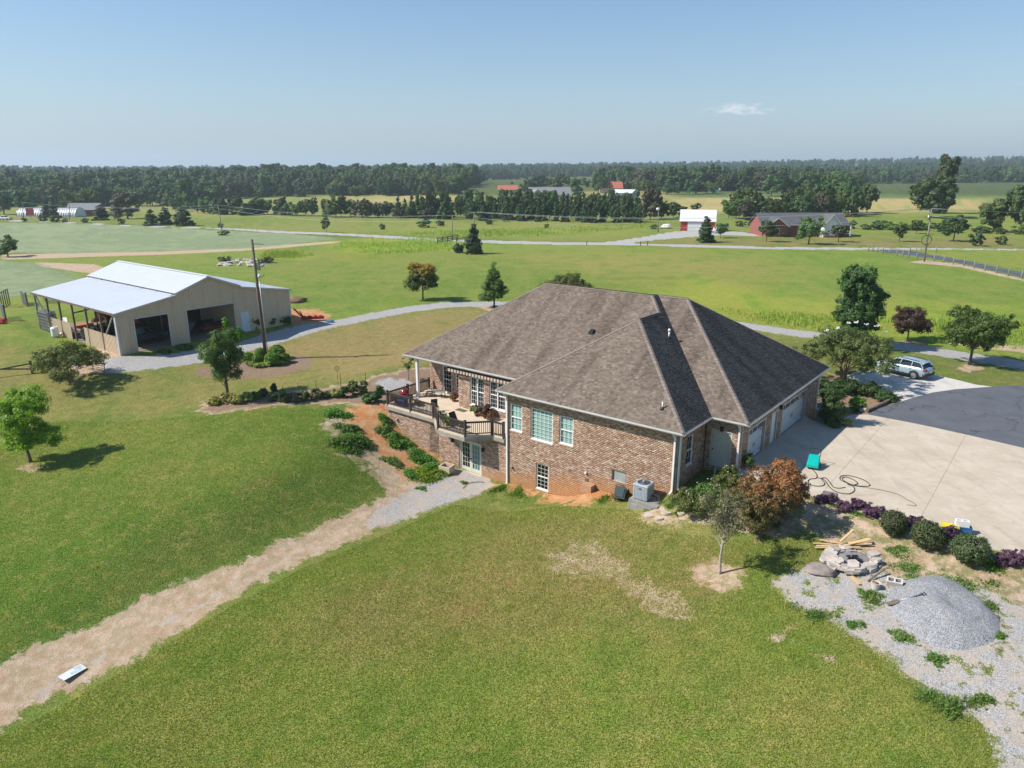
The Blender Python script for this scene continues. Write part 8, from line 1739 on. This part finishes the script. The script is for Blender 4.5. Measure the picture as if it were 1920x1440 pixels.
s = MB(); s.box(4.1, 8.3, -2.6, -2.01, -.3, .3); s.build('porch_step', m_rbrick, BHs)
for x in (4.2, 8.2, 11.1): s = MB(); s.box(x-.12, x+.12, -2.3, -2.06, .3, 2.8); s.build('porch_column', m_white, BHs)
P = at(1032, 374); gable_house('grey_roof_house', P, R(4), 25, 12, 2.8, 4.2, m_cream, m_gsh, 'distant house with a wide grey roof above the evergreen wood', 'house', .6); P2 = at(1008, 376); gable_house('grey_roof_wing', P2, R(10), 9, 9, 2.8, 3.6, m_cream, m_gsh, 'left front gable house joined to the distant grey roofed house', 'house', .4, axis='y')
P = at(1165, 376); gable_house('metal_shed', P, R(-24), 12, 14, 4.2, 1.7, m_bluem, m_wroof, 'blue grey metal shed with a white roof at the end of the evergreen wood', 'shed', .3)
P = at(1147, 362); gable_house('orange_roof_house', P, R(0), 15, 10, 3.5, 4.0, m_cream, m_rroof, 'distant house with an orange red roof behind the metal shed', 'house', .4)
P = at(1174, 354); gable_house('orange_roof_house', P, R(0), 10, 9, 3., 3.2, m_cream, m_rroof, 'smaller far house with a reddish roof right of the orange one', 'house', .4)
P = at(952, 364); gable_house('red_roof_house', P, R(0), 14, 10, 3.0, 2.8, m_cream, m_rroof, 'distant low house with a dull red roof above the left of the wood', 'house', .4)
P = at(1328, 360.5); gable_house('field_shed', P, R(0), 11, 7, 2.8, 1.4, m_timber, m_gsh, 'dark low shed at the edge of the far green field', 'shed', .3); P = at(1339, 361); gable_house('field_shed', P, R(0), 8, 5, 2.0, .8, m_white, m_wroof, 'pale low shed right of the dark one by the far green field', 'shed', .2)
P = at(1480, 322); gable_house('far_barn', P, R(0), 26, 14, 5, 5, m_cream, m_wroof, 'tiny pale barn near the horizon right of centre', 'barn', .4); P = at(1545, 323); gable_house('far_barn', P, R(0), 16, 12, 5, 5, m_white, m_wroof, 'tiny white barn near the horizon at the right', 'barn', .4)
P = at(155, 405); gable_house('brick_cottage', P, R(8), 13, 9, 2.7, 2.6, m_rbrick, m_gsh, 'small distant brick cottage right of the white tunnel greenhouse', 'house', .4)
# tunnel greenhouse with hoops
P = at(86, 407); GH = empty('tunnel_greenhouse', P, R(-2)); tag(GH, 'long white arched tunnel greenhouse at the far left', 'greenhouse'); W2 = 112*pxm(P)/2
arc = [(math.cos(a)*4.2, math.sin(a)*3.8) for a in np.linspace(0, math.pi, 13)]
s = MB(); s.add([(x, 4.2-u_*1., v_) for x in (-W2, W2) for u_, v_ in arc], [(i, i+1, i+14, i+13) for i in range(12)]+[tuple(range(13))[::-1], tuple(range(13, 26))]); s.build('cover', m_white, GH)
for k in range(26): x = -W2+2*W2*k/25; s = MB(); s.tube([(x, 4.2-u_*1.02, v_*1.02) for u_, v_ in arc], .10, 4); s.build('hoop', m_metal, GH)
P = at(66, 407); simple('red_sign_board', P+Vector((0, -3, 0)), 0, 'red panel standing before the tunnel greenhouse', 'panel', [('panel', lambda m: m.box(-1.7, 1.7, -.1, .1, .8, 4.), m_redw), ('post', lambda m: m.box(-.1, .1, -.1, .1, -.5, .8), m_timber)])
pickup('pickup_truck', at(10, 412), R(80), 'white pickup truck parked at the far left edge', m_white); o = pickup('pickup_truck', at(1294, 361.5)+Vector((-30, -3, 0)), R(70), 'tiny white vehicle by the far farm yard', m_white)
P = at(1351, 437); simple('white_tank', P+Vector((-2, -1.5, 0)), 0, 'small white boat like shape beside the red garage door', 'tank', [('tank', lambda m: m.blob((0, 0, .8), (1.2, .8, .8), 2, .1, 10, 6), m_white), ('stand', lambda m: m.box(-.8, .8, -.4, .4, -.2, .4), m_metal)])
P = at(1249, 429); simple('white_tarp_heap', P, 0, 'white covered heap on the grass left of the red garage', 'heap', [('cover', lambda m: m.blob((0, 0, .5), (1.5, 1., .8), 6, .3, 10, 6), m_white), ('base', lambda m: m.box(-1.6, 1.6, -.8, .8, -.2, .25), m_black)])
# utility poles and wires
POLES = []
def upole(px, py, tx, ty, label, arm=True, r=.15):
    P = at(px, py); d = pray(tx, ty); t_ = P.y/d.y; top = Vector((d.x*t_, P.y, CH+d.z*t_))-P; o = empty('utility_pole', P); tag(o, label, 'utility pole', None)
    tubeo('pole_shaft', [(0, 0, -.5), tuple(top)], [r, r*.7], m_polegrey, o, 8)
    if arm: s = MB(); s.beam(top*.985+Vector((-1.2, .2, 0)), top*.985+Vector((1.2, -.2, 0)), .12, .12); s.build('crossarm', m_polegrey, o)
    POLES.append(P+top); return o, P, top
m_polegrey = M('pole_grey', (.27, .25, .21), (.18, .165, .14), 1, .9, stretch=(1, 1, .2))
o, P, top = upole(1733, 491, 1747, 392, 'pale leaning utility pole with crossarm at the lane on the right', True, .17)
s = MB(); s.lathe([(.001, -.4), (.2, -.38), (.2, .4), (.001, .45)], tuple(top*.84+Vector((-.35, 0, 0))), 10); s.build('transformer', m_metal, o, True)
s = MB(); s.tube([tuple(top*.42+Vector((math.cos(a)*.9-.2, -.1, math.sin(a)*.9))) for a in np.linspace(0, 6.283, 17)], .06, 5); s.build('cable_coil', m_black, o)
o2, P2, t2 = upole(848, 449, 848, 404, 'grey utility pole beside the rail fence at the country road'); o3, P3, t3 = upole(889, 452, 889, 398, 'utility pole rising behind the cone shaped cedar'); o4, P4, t4 = upole(417, 436, 409, 385, 'utility pole at the end of the crop field on the left')
o5, P5_, t5 = upole(1234, 436, 1235, 392, 'short light pole with a white lamp beside the distant driveway', False); s = MB(); s.blob(tuple(t5+Vector((-.2, 0, 0))), (.5, .35, .4), 1, .05, 8, 6); s.build('lamp', m_white, o5, True)
o6, P6, t6 = upole(130, 413, 130, 377, 'utility pole in front of the distant brick cottage'); o7, P7, t7 = upole(43, 412, 43, 380, 'utility pole standing before the tunnel greenhouse')
def wire(a, b, sag, label, dz=0., side=0.):
    a = a+Vector((side, 0, dz)); b = b+Vector((side, 0, dz)); pts = [a.lerp(b, k/14)-Vector((0, 0, sag*4*(k/14)*(1-k/14))) for k in range(15)]; o = tubeo('power_line', [tuple(q) for q in pts], .028, m_metal, None, 4); tag(o, label, 'power line', 'power lines over the fields')
T5 = P+top; T2 = P2+t2; T3 = P3+t3; T4 = P4+t4
wire(T5, T3, 1.6, 'upper wire from the leaning right pole to the pole behind the cedar', .1, .9); wire(T5, T3, 1.8, 'second upper wire from the leaning right pole to the pole behind the cedar', .1, -.9); wire(T5, T3, 2.2, 'lower wire from the leaning right pole to the pole behind the cedar', -1.3)
wire(T3, T2, .3, 'short wire between the two poles at the road'); wire(T2, T4, 1.5, 'upper wire from the road pole to the crop field pole', .1, .6); wire(T2, T4, 1.9, 'lower wire from the road pole to the crop field pole', -1.); wire(T4, P7+t7, 1.5, 'upper wire from the crop field pole to the greenhouse pole', .1); wire(T4, P6+t6, 1.5, 'lower wire from the crop field pole to the cottage pole', -.6)
R_ = Vector((T5.x+90, T5.y-18, T5.z+1)); wire(T5, R_, 1.4, 'upper wire leaving the leaning right pole to the right', .1); wire(T5, R_, 1.8, 'lower wire leaving the leaning right pole to the right', -1.3)
# fence posts along the lane on the right (wires between them)
FP = [(1628, 471), (1636, 472), (1645, 473), (1655, 475), (1667, 477), (1681, 480), (1692, 482), (1703, 483.5), (1718, 487), (1751, 490), (1769, 493), (1787, 496), (1807, 499), (1826, 503), (1846, 507), (1868, 512), (1890, 517), (1915, 521), (1942, 527)]
FE = tag(empty('post_fence', at(*FP[0])), 'long row of grey wooden fence posts with wire along the asphalt lane', 'fence'); bpy.context.view_layer.update(); inv = FE.matrix_world.inverted(); prev = None
for px, py in FP:
    Pq = at(px, py)-Vector(FE.location); s = MB(); s.tube([Pq+Vector((0, 0, -.4)), Pq+Vector((.02, 0, 1.35))], [.11, .10], 7); s.build('fence_post', m_polegrey, FE, True)
    if prev is not None:
        for z in (.35, .7, 1.05, 1.3): s = MB(); s.tube([prev+Vector((0, 0, z)), Pq+Vector((0, 0, z))], .008, 3); s.build('fence_wire', m_metal, FE)
    prev = Pq
F2 = tag(empty('post_fence', at(1706, 477)), 'few fence posts on the far side of the asphalt lane at its mouth', 'fence'); bpy.context.view_layer.update()
for px, py in ((1706, 472), (1717, 475), (1725, 477), (1755, 473)): Pq = at(px, py)-Vector(F2.location); s = MB(); s.tube([Pq+Vector((0, 0, -.4)), Pq+Vector((0, 0, 1.3))], .10, 7); s.build('fence_post', m_polegrey, F2, True)
a, b_ = at(820, 457), at(858, 451); RF = empty('rail_fence', a); tag(RF, 'dark timber rail fence panel beside the pole at the country road', 'fence'); e = b_-a
for k in range(5): q = e*k/4; s = MB(); s.box(q.x-.1, q.x+.1, q.y-.1, q.y+.1, q.z-.3, q.z+1.5); s.build('post', m_timber, RF)
for z in (.4, .8, 1.25): s = MB(); s.beam(Vector((0, 0, z)), e+Vector((0, 0, z)), .06, .2); s.build('rail', m_timber, RF)
a, b_ = at(856, 455), at(872, 452); e2 = b_-a; RF = empty('rail_fence', a); tag(RF, 'short sloping rail fence right of the roadside pole', 'fence')
for k in (0, 1): q = e2*k; s = MB(); s.box(q.x-.1, q.x+.1, q.y-.1, q.y+.1, q.z-.3, q.z+1.1); s.build('post', m_timber, RF)
s = MB(); s.beam(Vector((0, 0, .9)), e2+Vector((0, 0, .9)), .06, .2); s.build('rail', m_timber, RF)
for px, lb in ((1100, 'single short post at the road by the driveway mouth'), (1201, 'left of two thin posts at the roadside'), (1214, 'right of two thin posts at the roadside')):
    P = at(px, 461); s = MB(); s.box(-.08, .08, -.08, .08, -.2, 1.1); s.build('x', m_timber); o = bpy.data.objects['x']; o.name = 'roadside_post'; o.location = P; tag(o, lb, 'post', 'posts along the country road')
# rock outcrop in the pasture and rushes
RK = empty('rock_pile', at(455, 492)); tag(RK, 'flat outcrop of grey rocks in the pasture behind the barn', 'rocks'); g_ = random.Random(3)
for k in range(34):
    q = at(455+g_.uniform(-44, 44), 493+g_.uniform(-6, 7))-Vector(RK.location); s = MB(); s.blob(q+Vector((0, 0, .1)), (g_.uniform(.35, .9), g_.uniform(.3, .8), g_.uniform(.15, .4)), k, .4, 7, 5); s.build('rock', m_stone, RK)
clump(500, 493, 30, 10, L_olive, 'field_shrub', 'grey green low shrub at the right end of the rock outcrop', 'shrub', None, .3, 500, 601, 2., .5)
clump(420, 489, 26, 8, L_olive, 'field_shrub', 'low shrub at the left end of the rock outcrop', 'shrub', None, .3, 400, 602, 2., .5)
# tall bright grass in the pastures: loose blades, one mass each
def tall(poly, n, h, mat, label, seed):
    Pn = np.array(T_(*poly)); g_ = np.random.default_rng(seed); lo, hi = Pn.min(0), Pn.max(0); x = g_.uniform(lo[0], hi[0], n); y = g_.uniform(lo[1], hi[1], n); k = sdpoly(Pn, x, y) > g_.exponential(3.5, n)-1
    nz_ = np.array([mnoise.noise(Vector((a*.11, b*.11, seed))) for a, b in zip(x, y)]); k &= nz_ > g_.uniform(-.55, .75, n); x, y = x[k], y[k]; z = hgt(x, y); m = len(x)
    H = h*g_.uniform(.5, 1.15, m); a = g_.uniform(0, 6.28, m); w = g_.uniform(.05, .12, m); ca, sa = np.cos(a)*w, np.sin(a)*w; lx, ly = g_.normal(0, .25, m)*H, g_.normal(0, .25, m)*H
    V3 = np.stack([np.stack([x-ca, y-sa, z-.1], -1), np.stack([x+ca, y+sa, z-.1], -1), np.stack([x+lx, y+ly, z+H], -1)], 1).reshape(-1, 3); tag(npmesh('tall_grass', V3, np.arange(m*3).reshape(-1, 3), mat), label, 'grass', None, 'stuff')
L_lime = leafmat('leaf_lime', (.23, .31, .05), (.36, .41, .09), .35)
tall(((1340, 578), (1500, 588), (1650, 600), (1790, 600), (1940, 606), (1940, 655), (1760, 645), (1600, 628), (1420, 604)), 46000, .32, L_lime, 'tall lime green grass along the far side of the gravel driveway', 1)
tall(((640, 452), (800, 447), (880, 458), (860, 470), (700, 477), (625, 466)), 15000, .7, L_lime, 'bright tall grass in the pasture before the country road', 2)
tall(((500, 470), (560, 473), (590, 480), (545, 486), (490, 482)), 9000, .7, L_lime, 'bright tall grass patch beside the rock outcrop', 3)
tall(((760, 436), (1000, 428), (1220, 420), (1240, 430), (1000, 444), (780, 446)), 20000, .7, L_lime, 'light tall grass beyond the country road', 4)

# ------------------------------------------------------------ summer haze in the air
hb = MB(); hb.box(-6700, 6700, -6700, 6700, -60, 110)
m_haze = bpy.data.materials.new('haze_air'); m_haze.use_nodes = True; t = NT(m_haze); t.n.clear(); pv = t.node('ShaderNodeVolumePrincipled'); pv.inputs['Color'].default_value = (.72, .86, 1.0, 1); pv.inputs['Density'].default_value = .00019; pv.inputs['Anisotropy'].default_value = .25
ho = t.node('ShaderNodeOutputMaterial'); t.l.new(pv.outputs[0], ho.inputs['Volume'])
tag(hb.build('haze', m_haze), 'thin summer haze over the fields', None, None, 'stuff')
